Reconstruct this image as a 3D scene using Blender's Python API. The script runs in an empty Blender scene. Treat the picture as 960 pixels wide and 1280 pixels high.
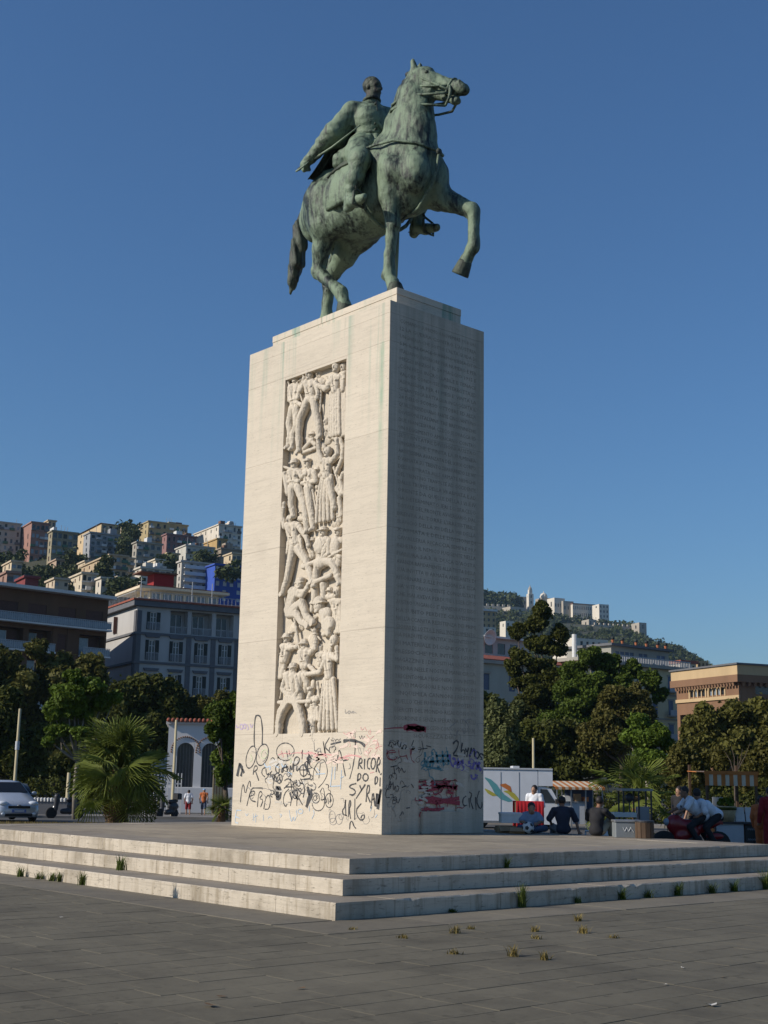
import bpy, math, random
import numpy as np
from mathutils import Vector, Matrix

# ------------------------------------------------------------------ camera, sky, sun, exposure
SC = bpy.context.scene
COL = SC.collection
R = math.radians
CX, CY, CZ = 19.408, -17.226, 1.618
YAW, PITCH, ROLL, FPX = 0.8472, 0.2062, 0.0171, 1610.34     # focal length in pixels of a 960x1280 frame
FWD = Vector((-math.sin(YAW)*math.cos(PITCH), math.cos(YAW)*math.cos(PITCH), math.sin(PITCH)))
_r = Vector((math.cos(YAW), math.sin(YAW), 0)); _u = _r.cross(FWD)
RGT = _r*math.cos(ROLL) + _u*math.sin(ROLL)
UPV = -_r*math.sin(ROLL) + _u*math.cos(ROLL)
cd = bpy.data.cameras.new('camera')
cam = bpy.data.objects.new('camera', cd); COL.objects.link(cam)
M3 = Matrix((RGT, UPV, -FWD)).transposed()
cam.matrix_world = Matrix.Translation((CX, CY, CZ)) @ M3.to_4x4()
cd.sensor_fit = 'VERTICAL'; cd.sensor_height = 24.0; cd.lens = FPX*24.0/1280.0
cd.clip_end = 20000; cd.clip_start = 0.1
SC.camera = cam

SUN_EL, SUN_AZ = R(29), (-0.40, -0.9165)          # direction towards the sun (x, y)
wd = bpy.data.worlds.new('World'); SC.world = wd; wd.use_nodes = True
nt = wd.node_tree; nt.nodes.clear()
wo = nt.nodes.new('ShaderNodeOutputWorld'); wb = nt.nodes.new('ShaderNodeBackground'); ws = nt.nodes.new('ShaderNodeTexSky')
ws.sky_type = 'NISHITA'; ws.sun_disc = False; ws.sun_elevation = SUN_EL
ws.sun_rotation = math.atan2(SUN_AZ[0], SUN_AZ[1]); ws.altitude = 0; ws.air_density = 1.3; ws.dust_density = 0.3; ws.ozone_density = 10.0
wb.inputs['Strength'].default_value = 0.098
nt.links.new(ws.outputs[0], wb.inputs[0]); nt.links.new(wb.outputs[0], wo.inputs[0])
sl = bpy.data.lights.new('sun', 'SUN'); sl.energy = 4.8; sl.angle = R(0.5); sl.color = (1.0, 0.915, 0.80)
so = bpy.data.objects.new('sun', sl); COL.objects.link(so)
so.rotation_euler = Vector((-SUN_AZ[0]*math.cos(SUN_EL), -SUN_AZ[1]*math.cos(SUN_EL), -math.sin(SUN_EL))).to_track_quat('-Z', 'Y').to_euler()
so.location = (0, 0, 60)
SC.view_settings.view_transform = 'Standard'; SC.view_settings.look = 'None'
SC.view_settings.exposure = 0.0; SC.view_settings.gamma = 1.0; SC.view_settings.use_curve_mapping = False
SC.cycles.max_bounces = 6; SC.cycles.transparent_max_bounces = 8
SC.cycles.use_denoising = True

# ------------------------------------------------------------------ layout helpers (photo pixels -> points at a known distance)
CAMV = Vector((CX, CY, CZ))
RH = Vector((math.cos(YAW), math.sin(YAW), 0)); FH = Vector((-math.sin(YAW), math.cos(YAW), 0))
def ray(px, py): return FWD + RGT*((px-480)/FPX) - UPV*((py-640)/FPX)
def atd(px, py, d):                                # point at horizontal distance d
    v = ray(px, py); return CAMV + v*(d/math.hypot(v.x, v.y))
def onz(px, py, z):
    v = ray(px, py); return CAMV + v*((z-CZ)/v.z)
def ony(px, py, y):
    v = ray(px, py); return CAMV + v*((y-CY)/v.y)
def onx(px, py, x):
    v = ray(px, py); return CAMV + v*((x-CX)/v.x)
def gnd(px, d, z=0.0):                             # ground point under column px at distance d
    p = atd(px, 976 + (px-480)*0.0171, d); return Vector((p.x, p.y, z))

# ------------------------------------------------------------------ objects
def link(o, parent=None):
    COL.objects.link(o)
    if parent is not None: o.parent = parent
    return o
def empty(name, loc=(0, 0, 0), rz=0.0, parent=None):
    o = bpy.data.objects.new(name, None); o.location = loc; o.rotation_euler = (0, 0, rz); o.empty_display_size = 0.2
    return link(o, parent)
def tag(o, label=None, cat=None, group=None, kind=None):
    if label: o['label'] = label
    if cat: o['category'] = cat
    if group: o['group'] = group
    if kind: o['kind'] = kind
    return o
def copy_tree(o, parent=None):
    c = o.copy(); COL.objects.link(c); c.parent = parent
    for ch in list(o.children): copy_tree(ch, c)
    return c
def mesh_obj(name, V, F, mat, parent=None, smooth=False):
    me = bpy.data.meshes.new(name)
    if len(F) and isinstance(F, np.ndarray):
        n, k = F.shape
        me.vertices.add(len(V)); me.vertices.foreach_set('co', np.asarray(V, np.float32).ravel())
        me.loops.add(n*k); me.loops.foreach_set('vertex_index', F.astype(np.int32).ravel())
        me.polygons.add(n); me.polygons.foreach_set('loop_start', np.arange(0, n*k, k, dtype=np.int32))
        me.update(calc_edges=True); me.validate()
    else:
        me.from_pydata([tuple(v) for v in V], [], [tuple(f) for f in F]); me.update()
    if smooth: me.polygons.foreach_set('use_smooth', [True]*len(me.polygons))
    if mat is not None: me.materials.append(MT[mat] if isinstance(mat, str) else mat)
    return link(bpy.data.objects.new(name, me), parent)

class MB:
    """collects shapes for ONE mesh object"""
    def __init__(s): s.v = []; s.f = []
    def add(s, V, F):
        b = len(s.v); s.v += [tuple(v) for v in V]; s.f += [tuple(i+b for i in f) for f in F]; return s
    def box(s, x0, x1, y0, y1, z0, z1):
        return s.add([(x0,y0,z0),(x1,y0,z0),(x1,y1,z0),(x0,y1,z0),(x0,y0,z1),(x1,y0,z1),(x1,y1,z1),(x0,y1,z1)],
                     [(0,3,2,1),(4,5,6,7),(0,1,5,4),(1,2,6,5),(2,3,7,6),(3,0,4,7)])
    def bevbox(s, x0, x1, y0, y1, z0, z1, b):
        """box with chamfered top edges and vertical edges"""
        def ring(i, z): return [(x0+i+b,y0+i,z),(x1-i-b,y0+i,z),(x1-i,y0+i+b,z),(x1-i,y1-i-b,z),(x1-i-b,y1-i,z),(x0+i+b,y1-i,z),(x0+i,y1-i-b,z),(x0+i,y0+i+b,z)]
        V = ring(0, z0)+ring(0, z1-b)+ring(b, z1); F = [tuple(range(7,-1,-1)), tuple(range(16,24))]
        for k in (0, 8):
            for i in range(8): F.append((k+i, k+(i+1) % 8, k+8+(i+1) % 8, k+8+i))
        return s.add(V, F)
    def prism(s, poly, axis, a, b):
        """poly: 2D outline; extruded along axis from a to b"""
        n = len(poly)
        def p3(q, t): return {'x': (t, q[0], q[1]), 'y': (q[0], t, q[1]), 'z': (q[0], q[1], t)}[axis]
        V = [p3(q, a) for q in poly]+[p3(q, b) for q in poly]
        F = [tuple(range(n))[::-1], tuple(range(n, 2*n))]+[(i, (i+1) % n, n+(i+1) % n, n+i) for i in range(n)]
        return s.add(V, F)
    def tube(s, pts, rad, n=8, cap=True):
        pts = [Vector(p) for p in pts]; m = len(pts)
        rad = [rad]*m if not hasattr(rad, '__len__') else rad
        V = []; F = []; prev = None
        for i, p in enumerate(pts):
            t = (pts[min(i+1, m-1)]-pts[max(i-1, 0)]).normalized()
            a = prev if prev is not None else (Vector((0, 0, 1)) if abs(t.z) < .9 else Vector((1, 0, 0)))
            x = (a - t*a.dot(t))
            if x.length < 1e-6: x = t.orthogonal()
            x.normalize(); y = t.cross(x); prev = x
            for k in range(n):
                an = 2*math.pi*k/n; V.append(p+(x*math.cos(an)+y*math.sin(an))*rad[i])
        for i in range(m-1):
            for k in range(n): F.append((i*n+k, i*n+(k+1) % n, (i+1)*n+(k+1) % n, (i+1)*n+k))
        if cap: F.append(tuple(range(n))[::-1]); F.append(tuple(range((m-1)*n, m*n)))
        return s.add(V, F)
    def bar(s, a, b, w, h=None):
        return s.tube([a, b], (w or .02), 4) if h is None else s
    def lathe(s, prof, n=16, c=(0, 0, 0)):
        V = []; F = []; m = len(prof)
        for r, z in prof:
            for k in range(n): an = 2*math.pi*k/n; V.append((c[0]+r*math.cos(an), c[1]+r*math.sin(an), c[2]+z))
        for i in range(m-1):
            for k in range(n): F.append((i*n+k, i*n+(k+1) % n, (i+1)*n+(k+1) % n, (i+1)*n+k))
        F.append(tuple(range(n))[::-1]); F.append(tuple(range((m-1)*n, m*n)))
        return s.add(V, F)
    def ball(s, c, r, n=10, m=7, sc=(1, 1, 1)):
        V = []; F = []
        for i in range(m+1):
            th = math.pi*i/m
            for k in range(n):
                an = 2*math.pi*k/n
                V.append((c[0]+r*sc[0]*math.sin(th)*math.cos(an), c[1]+r*sc[1]*math.sin(th)*math.sin(an), c[2]+r*sc[2]*math.cos(th)))
        for i in range(m):
            for k in range(n): F.append((i*n+k, (i+1)*n+k, (i+1)*n+(k+1) % n, i*n+(k+1) % n))
        return s.add(V, F)
    def xf(s, Mx):
        s.v = [tuple(Mx @ Vector(v)) for v in s.v]; return s
    def build(s, name, mat, parent=None, smooth=False): return mesh_obj(name, s.v, s.f, mat, parent, smooth)

# ------------------------------------------------------------------ materials (procedural)
MT = {}
def new_mat(name):
    m = bpy.data.materials.new(name); m.use_nodes = True; MT[name] = m
    t = m.node_tree; return m, t, t.nodes['Principled BSDF']
def N(t, kind, **kw):
    n = t.nodes.new(kind)
    for k, v in kw.items():
        if k in ('operation', 'blend_type', 'data_type', 'wave_type', 'bands_direction', 'feature', 'distance', 'noise_dimensions', 'musgrave_type', 'vector_type', 'object', 'wave_profile', 'rotation_type', 'invert'): setattr(n, k, v)
        else: n.inputs[k].default_value = v
    return n
def ramp(t, src, stops):
    r = t.nodes.new('ShaderNodeValToRGB'); e = r.color_ramp.elements
    while len(e) < len(stops): e.new(0.5)
    for i, (p, c) in enumerate(stops):
        e[i].position = p; e[i].color = (c, c, c, 1) if not hasattr(c, '__len__') else (*c, 1)
    t.links.new(src, r.inputs[0]); return r.outputs[0]
def mixc(t, fac, a, b, mode='MIX'):
    m = t.nodes.new('ShaderNodeMix'); m.data_type = 'RGBA'; m.blend_type = mode
    for k, v in ((0, fac), (6, a), (7, b)):
        if hasattr(v, 'links') or hasattr(v, 'is_linked'): t.links.new(v, m.inputs[k])
        else: m.inputs[k].default_value = (*v, 1) if hasattr(v, '__len__') else v
    return m.outputs[2]
def coords(t, scale=(1, 1, 1), kind='Object', rot=(0, 0, 0)):
    c = t.nodes.new('ShaderNodeTexCoord'); mp = t.nodes.new('ShaderNodeMapping'); mp.inputs['Scale'].default_value = scale; mp.inputs['Rotation'].default_value = rot
    t.links.new(c.outputs[kind], mp.inputs[0]); return mp.outputs[0]
def geo_pos(t, scale=(1, 1, 1)):
    c = t.nodes.new('ShaderNodeNewGeometry'); mp = t.nodes.new('ShaderNodeMapping'); mp.inputs['Scale'].default_value = scale
    t.links.new(c.outputs['Position'], mp.inputs[0]); return mp.outputs[0]
def noise(t, vec, scale, detail=4, rough=.55):
    n = t.nodes.new('ShaderNodeTexNoise'); n.inputs['Scale'].default_value = scale; n.inputs['Detail'].default_value = detail; n.inputs['Roughness'].default_value = rough
    t.links.new(vec, n.inputs['Vector']); return n.outputs['Fac']
def bump(t, bsdf, h, strength=.3, dist=.02):
    b = t.nodes.new('ShaderNodeBump'); b.inputs['Strength'].default_value = strength; b.inputs['Distance'].default_value = dist
    t.links.new(h, b.inputs['Height']); t.links.new(b.outputs[0], bsdf.inputs['Normal'])
def rnd_obj(t):
    o = t.nodes.new('ShaderNodeObjectInfo'); return o.outputs['Random']
def plain(name, col, rough=.6, var=.12, scale=3.0, metal=0.0, bmp=0.0, spec=.4, objvar=0.0, streak=False):
    """base colour with soft blotches of wear, optional per-object shift"""
    m, t, b = new_mat(name)
    v = geo_pos(t, (1, 1, .25) if streak else (1, 1, 1)); n = noise(t, v, scale, 5, .6)
    lo = tuple(c*(1-var) for c in col); hi = tuple(min(1, c*(1+var)) for c in col)
    c = ramp(t, n, [(.3, lo), (.7, hi)])
    if objvar:
        r = ramp(t, rnd_obj(t), [(0, 1-objvar), (1, 1+objvar)]); c = mixc(t, 1.0, c, r, 'MULTIPLY')
    t.links.new(c, b.inputs['Base Color']); b.inputs['Roughness'].default_value = rough; b.inputs['Metallic'].default_value = metal
    b.inputs['Specular IOR Level'].default_value = spec
    if bmp: bump(t, b, noise(t, geo_pos(t), scale*8, 4), bmp, .01)
    return m
# ------------------------------------------------------------------ smooth solids: blended round cones and ellipsoids -> one continuous mesh
def cone(a, ra, b, rb, k=.1, op=0): return ('c', np.array(a, float), np.array(b, float), float(ra), float(rb), k, op)
def ell(c, r, k=.1, op=0, rot=None):
    return ('e', np.array(c, float), np.array(r, float), None if rot is None else np.array(rot.to_3x3() if hasattr(rot, 'to_3x3') else rot), 0, k, op)
def chain(pts, rads, k=.1): return [cone(pts[i], rads[i], pts[i+1], rads[i+1], k) for i in range(len(pts)-1)]
def sdf_mesh(prims, vox, disp=None, flat=None):
    lo = np.full(3, 1e9); hi = -lo
    for p in prims:
        if p[6]: continue
        if p[0] == 'c': a = np.minimum(p[1]-p[3], p[2]-p[4]); b = np.maximum(p[1]+p[3], p[2]+p[4])
        else: m = p[2].max() if p[3] is not None else p[2]; a = p[1]-m; b = p[1]+m
        lo = np.minimum(lo, a); hi = np.maximum(hi, b)
    lo = lo-3*vox; hi = hi+3*vox
    n = np.ceil((hi-lo)/vox).astype(int)+1
    ax = [(lo[i]+np.arange(n[i])*vox) for i in range(3)]
    D = np.full(tuple(n), 1.0, np.float32)
    for p in prims:
        k = max(p[5], 1e-4); mg = k+3*vox
        if p[0] == 'c': a = np.minimum(p[1]-p[3], p[2]-p[4]); b = np.maximum(p[1]+p[3], p[2]+p[4])
        else: m = p[2].max() if p[3] is not None else p[2]; a = p[1]-m; b = p[1]+m
        i0 = np.clip(((a-mg-lo)/vox).astype(int), 0, n-1); i1 = np.clip(((b+mg-lo)/vox).astype(int)+2, 1, n)
        sl_ = tuple(slice(i0[i], i1[i]) for i in range(3))
        X = ax[0][sl_[0]][:, None, None]; Y = ax[1][sl_[1]][None, :, None]; Z = ax[2][sl_[2]][None, None, :]
        if p[0] == 'c':
            d = p[2]-p[1]; L = max(d @ d, 1e-9)
            h = np.clip(((X-p[1][0])*d[0]+(Y-p[1][1])*d[1]+(Z-p[1][2])*d[2])/L, 0, 1)
            d_ = np.sqrt((X-p[1][0]-h*d[0])**2+(Y-p[1][1]-h*d[1])**2+(Z-p[1][2]-h*d[2])**2)-(p[3]+(p[4]-p[3])*h)
        else:
            x, y, z = X-p[1][0], Y-p[1][1], Z-p[1][2]
            if p[3] is not None:
                Q = p[3]; x, y, z = (Q[0, 0]*x+Q[1, 0]*y+Q[2, 0]*z, Q[0, 1]*x+Q[1, 1]*y+Q[2, 1]*z, Q[0, 2]*x+Q[1, 2]*y+Q[2, 2]*z)
            r = p[2]; k0 = np.sqrt((x/r[0])**2+(y/r[1])**2+(z/r[2])**2); k1 = np.sqrt((x/r[0]**2)**2+(y/r[1]**2)**2+(z/r[2]**2)**2)
            d_ = k0*(k0-1)/np.maximum(k1, 1e-6)
        A = D[sl_]
        if p[6] == 0:
            h = np.maximum(k-np.abs(A-d_), 0)/k; D[sl_] = np.minimum(A, d_)-h*h*k*.25
        else:
            h = np.maximum(k-np.abs(A+d_), 0)/k; D[sl_] = np.maximum(A, -d_)+h*h*k*.25
    if disp is not None: D = D+disp(ax[0][:, None, None], ax[1][None, :, None], ax[2][None, None, :]).astype(np.float32)
    I = D < 0
    C = I[:-1, :-1, :-1].astype(np.int8)
    for o in ((1,0,0),(0,1,0),(0,0,1),(1,1,0),(1,0,1),(0,1,1),(1,1,1)):
        C = C+I[o[0]:n[0]-1+o[0], o[1]:n[1]-1+o[1], o[2]:n[2]-1+o[2]]
    act = (C > 0) & (C < 8); idx = np.full(act.shape, -1, np.int64); ijk = np.argwhere(act); idx[act] = np.arange(len(ijk))
    acc = np.zeros((len(ijk), 3)); cnt = np.zeros(len(ijk))
    cs = [(0,0,0),(1,0,0),(0,1,0),(1,1,0),(0,0,1),(1,0,1),(0,1,1),(1,1,1)]
    val = [D[ijk[:, 0]+c[0], ijk[:, 1]+c[1], ijk[:, 2]+c[2]] for c in cs]
    for a, b in ((0,1),(2,3),(4,5),(6,7),(0,2),(1,3),(4,6),(5,7),(0,4),(1,5),(2,6),(3,7)):
        va, vb = val[a], val[b]; m = (va < 0) != (vb < 0); t = np.where(m, va/np.where(np.abs(va-vb) < 1e-9, 1e-9, va-vb), 0)
        pa = np.array(cs[a], float); pb = np.array(cs[b], float)
        acc += np.where(m[:, None], pa+(pb-pa)*t[:, None], 0); cnt += m
    V = lo+(ijk+acc/cnt[:, None])*vox
    F = []
    for axi in range(3):
        A = [slice(None)]*3; B = [slice(None)]*3; A[axi] = slice(0, -1); B[axi] = slice(1, None)
        ch = I[tuple(A)] != I[tuple(B)]; e = np.argwhere(ch); u, w = [(1, 2), (2, 0), (0, 1)][axi]
        e = e[(e[:, u] > 0) & (e[:, w] > 0) & (e[:, u] < n[u]-1) & (e[:, w] < n[w]-1)]
        ins = I[e[:, 0], e[:, 1], e[:, 2]]
        def cell(du, dw): q = e.copy(); q[:, u] -= du; q[:, w] -= dw; return idx[q[:, 0], q[:, 1], q[:, 2]]
        f = np.stack([cell(1, 1), cell(0, 1), cell(0, 0), cell(1, 0)], 1); f[~ins] = f[~ins][:, ::-1]
        F.append(f)
    F = np.concatenate(F); F = F[(F >= 0).all(1)]
    return V, F
def sdf_obj(name, prims, vox, mat, parent=None, disp=None):
    V, F = sdf_mesh(prims, vox, disp); return mesh_obj(name, V, F, mat, parent, True)
# ------------------------------------------------------------------ stone and ground materials
def stone(name, col, var=.10, band=(.35, .35, 9.0), pits=.5, dirt=(.16, .14, .11), dirt_amt=.25, green=0.0, rough=.75, objvar=.05, bandamt=.6, drips=False, spots=False):
    m, t, b = new_mat(name)
    n1 = noise(t, geo_pos(t, band), 1.6, 6, .65); n2 = noise(t, geo_pos(t), 1.1, 6, .6); n3 = noise(t, geo_pos(t, (9, 9, 34)), 1.0, 3, .6)
    lo = tuple(c*(1-var*1.4) for c in col); hi = tuple(min(1, c*(1+var*.7)) for c in col)
    c = ramp(t, n1, [(.30, lo), (.46, col), (.58, tuple(x*(1-var*.35) for x in col)), (.72, hi)])
    c = mixc(t, ramp(t, n3, [(.60, 0), (.70, pits)]), c, tuple(x*.45 for x in col))
    c = mixc(t, ramp(t, n2, [(.48, 0), (.75, dirt_amt)]), c, dirt)
    r = ramp(t, rnd_obj(t), [(0, 1-objvar), (1, 1+objvar)]); c = mixc(t, 1.0, c, r, 'MULTIPLY')
    if green:
        # run-off from the bronze: vertical copper-green streaks that fade out down the shaft
        s = noise(t, geo_pos(t, (4.2, 4.2, .12)), 1.0, 5, .65); s2 = noise(t, geo_pos(t, (1.5, 1.5, .2)), 1.0, 2)
        sep = t.nodes.new('ShaderNodeSeparateXYZ'); g = t.nodes.new('ShaderNodeNewGeometry'); t.links.new(g.outputs['Position'], sep.inputs[0])
        mr = t.nodes.new('ShaderNodeMapRange'); t.links.new(sep.outputs['Z'], mr.inputs['Value']); mr.inputs['From Min'].default_value = 8.2; mr.inputs['From Max'].default_value = 12.1
        a = mixc(t, 1.0, ramp(t, s, [(.50, 0), (.66, 1)]), ramp(t, s2, [(.43, 0), (.60, 1)]), 'MULTIPLY')
        a = mixc(t, 1.0, a, mr.outputs[0], 'MULTIPLY'); a = mixc(t, 1.0, a, (green,)*3, 'MULTIPLY')
        c = mixc(t, a, c, (.17, .30, .23))
        # one long stain by the near corner of the lit face
        xx = t.nodes.new('ShaderNodeMath'); xx.operation = 'ADD'; t.links.new(sep.outputs['X'], xx.inputs[0]); xx.inputs[1].default_value = .24
        ab = t.nodes.new('ShaderNodeMath'); ab.operation = 'ABSOLUTE'; t.links.new(xx.outputs[0], ab.inputs[0])
        yy = t.nodes.new('ShaderNodeMath'); yy.operation = 'LESS_THAN'; t.links.new(sep.outputs['Y'], yy.inputs[0]); yy.inputs[1].default_value = .02
        st = mixc(t, 1.0, ramp(t, ab.outputs[0], [(.02, .75), (.11, 0)]), yy.outputs[0], 'MULTIPLY')
        mr2 = t.nodes.new('ShaderNodeMapRange'); t.links.new(sep.outputs['Z'], mr2.inputs['Value']); mr2.inputs['From Min'].default_value = 6.2; mr2.inputs['From Max'].default_value = 10.0
        lt = t.nodes.new('ShaderNodeMath'); lt.operation = 'LESS_THAN'; t.links.new(sep.outputs['Z'], lt.inputs[0]); lt.inputs[1].default_value = 10.79
        st = mixc(t, 1.0, st, mr2.outputs[0], 'MULTIPLY'); st = mixc(t, 1.0, st, lt.outputs[0], 'MULTIPLY'); st = mixc(t, 1.0, st, ramp(t, noise(t, geo_pos(t, (6, 6, 1)), 1.5, 4), [(.35, .25), (.6, 1)]), 'MULTIPLY')
        c = mixc(t, st, c, (.22, .36, .25))
    vn = noise(t, geo_pos(t, (.22, .22, 3.2)), 1.0, 8, .72)
    c = mixc(t, ramp(t, vn, [(.475, 0), (.497, .22), (.503, .22), (.525, 0)]), c, tuple(x*.62 for x in col))
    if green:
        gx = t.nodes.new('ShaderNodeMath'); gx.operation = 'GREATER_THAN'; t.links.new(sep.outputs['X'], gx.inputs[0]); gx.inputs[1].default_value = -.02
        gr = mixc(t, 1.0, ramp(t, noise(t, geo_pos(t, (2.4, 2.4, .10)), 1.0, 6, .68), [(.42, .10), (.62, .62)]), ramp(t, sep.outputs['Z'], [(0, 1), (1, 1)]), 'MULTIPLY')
        c = mixc(t, mixc(t, 1.0, gr, gx.outputs[0], 'MULTIPLY'), c, (.30, .27, .21))  # right face: grime streaks, plus a darker tint painted in to deepen its shade
    if spots: c = mixc(t, ramp(t, noise(t, geo_pos(t), 5.5, 3, .6), [(.64, 0), (.70, .6)]), c, tuple(x*.4 for x in col)); c = mixc(t, ramp(t, noise(t, geo_pos(t, (.35, .35, 1)), 1.0, 6, .7), [(.45, 0), (.7, .5)]), c, tuple(min(1, x*1.45) for x in col))
    if drips:
        dn = noise(t, geo_pos(t, (9, 9, .9)), 1.0, 5, .7); c = mixc(t, ramp(t, dn, [(.50, 0), (.66, .55)]), c, (.20, .155, .095))
    t.links.new(c, b.inputs['Base Color']); b.inputs['Roughness'].default_value = rough; b.inputs['Specular IOR Level'].default_value = .25
    bm_ = mixc(t, .5, n3, noise(t, geo_pos(t, (2, 2, 8)), 4, 5)) if name != 'travertine_carved' else noise(t, geo_pos(t, (26, 26, 8)), 1.0, 3, .55); bump(t, b, bm_, .35 if name != 'travertine_carved' else .75, .012 if name != 'travertine_carved' else .03)
    return m
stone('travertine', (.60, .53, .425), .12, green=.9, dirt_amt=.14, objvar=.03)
stone('travertine_carved', (.60, .53, .425), .05, pits=.15, dirt_amt=.12, objvar=.03)
stone('step_stone', (.53, .465, .37), .18, band=(.5, .5, 22), pits=.9, dirt=(.12, .095, .06), dirt_amt=.75, objvar=.06, drips=True)
stone('platform_stone', (.30, .255, .188), .13, band=(1.2, 1.2, 1.2), pits=.35, dirt=(.12, .10, .08), dirt_amt=.55, objvar=.09)
stone('basalt', (.126, .112, .080), .20, band=(2.6, 2.6, 2.6), pits=.5, dirt=(.055, .048, .036), dirt_amt=.65, objvar=.07, rough=.85, spots=True)
stone('basalt_border', (.175, .154, .115), .14, band=(1.2, 1.2, 1.2), pits=.3, dirt=(.08, .07, .06), dirt_amt=.5, objvar=.10, rough=.8)
plain('joint_dirt', (.045, .04, .034), .95, .25, 4)
plain('asphalt', (.07, .067, .062), .9, .18, 1.2, bmp=.2)
plain('dry_grass_soil', (.17, .125, .06), .95, .35, 2.0, bmp=.4)
plain('pale_pavement', (.22, .20, .175), .9, .12, 1.0)

# ------------------------------------------------------------------ ground: one sheet, level at the monument, falling a little towards the street, out to the horizon
def gz(d): return -0.055 - 0.75*max(0.0, min(1.0, (d-52)/36.0))**1.0*1.0
V = []; F = []; rings = [0, 6, 12, 20, 30, 40, 52, 60, 70, 80, 88, 110, 150, 220, 350, 600, 1200, 3000, 9000]; ns = 96
for r_ in rings:
    for k in range(ns):
        a = 2*math.pi*k/ns; V.append((CX+r_*math.cos(a), CY+r_*math.sin(a), gz(r_)))
for i in range(len(rings)-1):
    for k in range(ns): F.append((i*ns+k, i*ns+(k+1) % ns, (i+1)*ns+(k+1) % ns, (i+1)*ns+k))
tag(mesh_obj('ground', V, F, 'asphalt'), 'dark asphalt and dirt ground stretching from the plaza to the city', 'ground', kind='structure')

# ------------------------------------------------------------------ basalt paving of the plaza, slab by slab
rng = random.Random(5)
PAV = empty('paving', (10, -9, -.03)); tag(PAV, 'dark grey basalt slab paving laid in rows before the steps', 'paving', kind='structure')
def slab_mesh(name, mat):
    m = MB().bevbox(-.5, .5, -.5, .5, -.06, 0, .004); me = bpy.data.meshes.new(name); me.from_pydata(m.v, [], m.f); me.update(); me.materials.append(MT[mat]); return me
sm_ = slab_mesh('paving_slab', 'basalt')
slabs = []
x = -14.3
while x < 24:
    y = -26+rng.random()*.9
    while y < 16:
        L = rng.choice((.42, .52, .6, .68, .8)); cx_, cy_ = x+.1975, y+L/2
        inside = (-9.3 < cx_ < 8.0) and (-7.98+L/2 < cy_ < 8)
        if not inside:
            p = Vector((cx_, cy_, 0))-CAMV; dz = p.dot(FWD); px = 480+FPX*p.dot(RGT)/dz if dz > .5 else -999; py = 640-FPX*p.dot(UPV)/dz if dz > .5 else 9999
            if dz > .5 and -1100 < px < 2100: slabs.append((dz, cx_, cy_, L, -30 < px < 990 and py < 1300))
        y += L
    x += .395
slabs.sort(key=lambda s: (not s[4], s[0]))
rest = MB(); cnt = 0
for dz, cx_, cy_, L, vis in slabs:
    w_, l_ = .395-.006, L-.002; zt = -.004+rng.uniform(-.0015, .0015)
    if vis and cnt < 295:
        o = bpy.data.objects.new('paving_slab', sm_); o.scale = (w_, l_, 1); o.location = (cx_-10, cy_+9, zt+.03)
        o.rotation_euler = (rng.uniform(-.001, .001), rng.uniform(-.002, .002), rng.uniform(-.002, .002)); link(o, PAV); cnt += 1
    else: rest.box(cx_-w_/2, cx_+w_/2, cy_-l_/2, cy_+l_/2, zt-.06, zt)
rest.xf(Matrix.Translation((-10, 9, .03)))
ro = rest.build('outer_paving_slabs', 'basalt', PAV); ro['kind'] = 'stuff'
# pale border course round the foot of the steps
BX, BY = 7.172, -7.072
bm2 = slab_mesh('border_slab', 'basalt_border')
y = BY-.95
while y < 8.5:
    L = rng.uniform(1.3, 2.1)
    o = bpy.data.objects.new('border_slab', bm2); o.scale = (1.0, L-.008, 1); o.location = (BX+.52-10, y+L/2+9, .03+rng.uniform(-.002, .003)); link(o, PAV); y += L
x = BX-.03
while x > -9:
    L = rng.uniform(1.3, 2.1)
    o = bpy.data.objects.new('border_slab', bm2); o.scale = (L-.008, .90, 1); o.location = (x-L/2-10, BY-.47+9, .03+rng.uniform(-.002, .003)); link(o, PAV); x -= L

# ------------------------------------------------------------------ three-step travertine platform
PX0, PX1, PY0, PY1, TR_, HS = -7.05, 5.862, -5.762, 4.45, .655, .2
PL = empty('stepped_platform', (0, 0, 0)); tag(PL, 'broad three-step travertine platform under the tall pedestal', 'steps')
MB().box(PX0+.3, PX1-.3, PY0+.3, PY1-.3, -.05, .53).build('core', 'joint_dirt', PL)
def step_block(L, depth, h, seed):
    """block along +x of length L, front face at y=0, top at z=h; worn, chipped front arris"""
    rg = random.Random(seed); n = max(6, int(L/.14)); V = []; F = []
    for i in range(n+1):
        x = L*i/n; e = 0 < i < n
        ch = .008+.012*rg.random()*e
        if e and rg.random() < .05: ch += rg.uniform(.008, .028)
        w = rg.uniform(-.004, .004)*e
        V += [(x, w, 0), (x, w, h*.5), (x, w, h-ch), (x, ch+w, h), (x, depth, h), (x, depth, 0)]
    for i in range(n):
        for k in range(5): a = i*6+k; F.append((a, a+6, a+7, a+1))
    F.append((0, 1, 2, 3, 4, 5)); F.append(tuple(n*6+k for k in (5, 4, 3, 2, 1, 0)))
    return V, F
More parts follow.
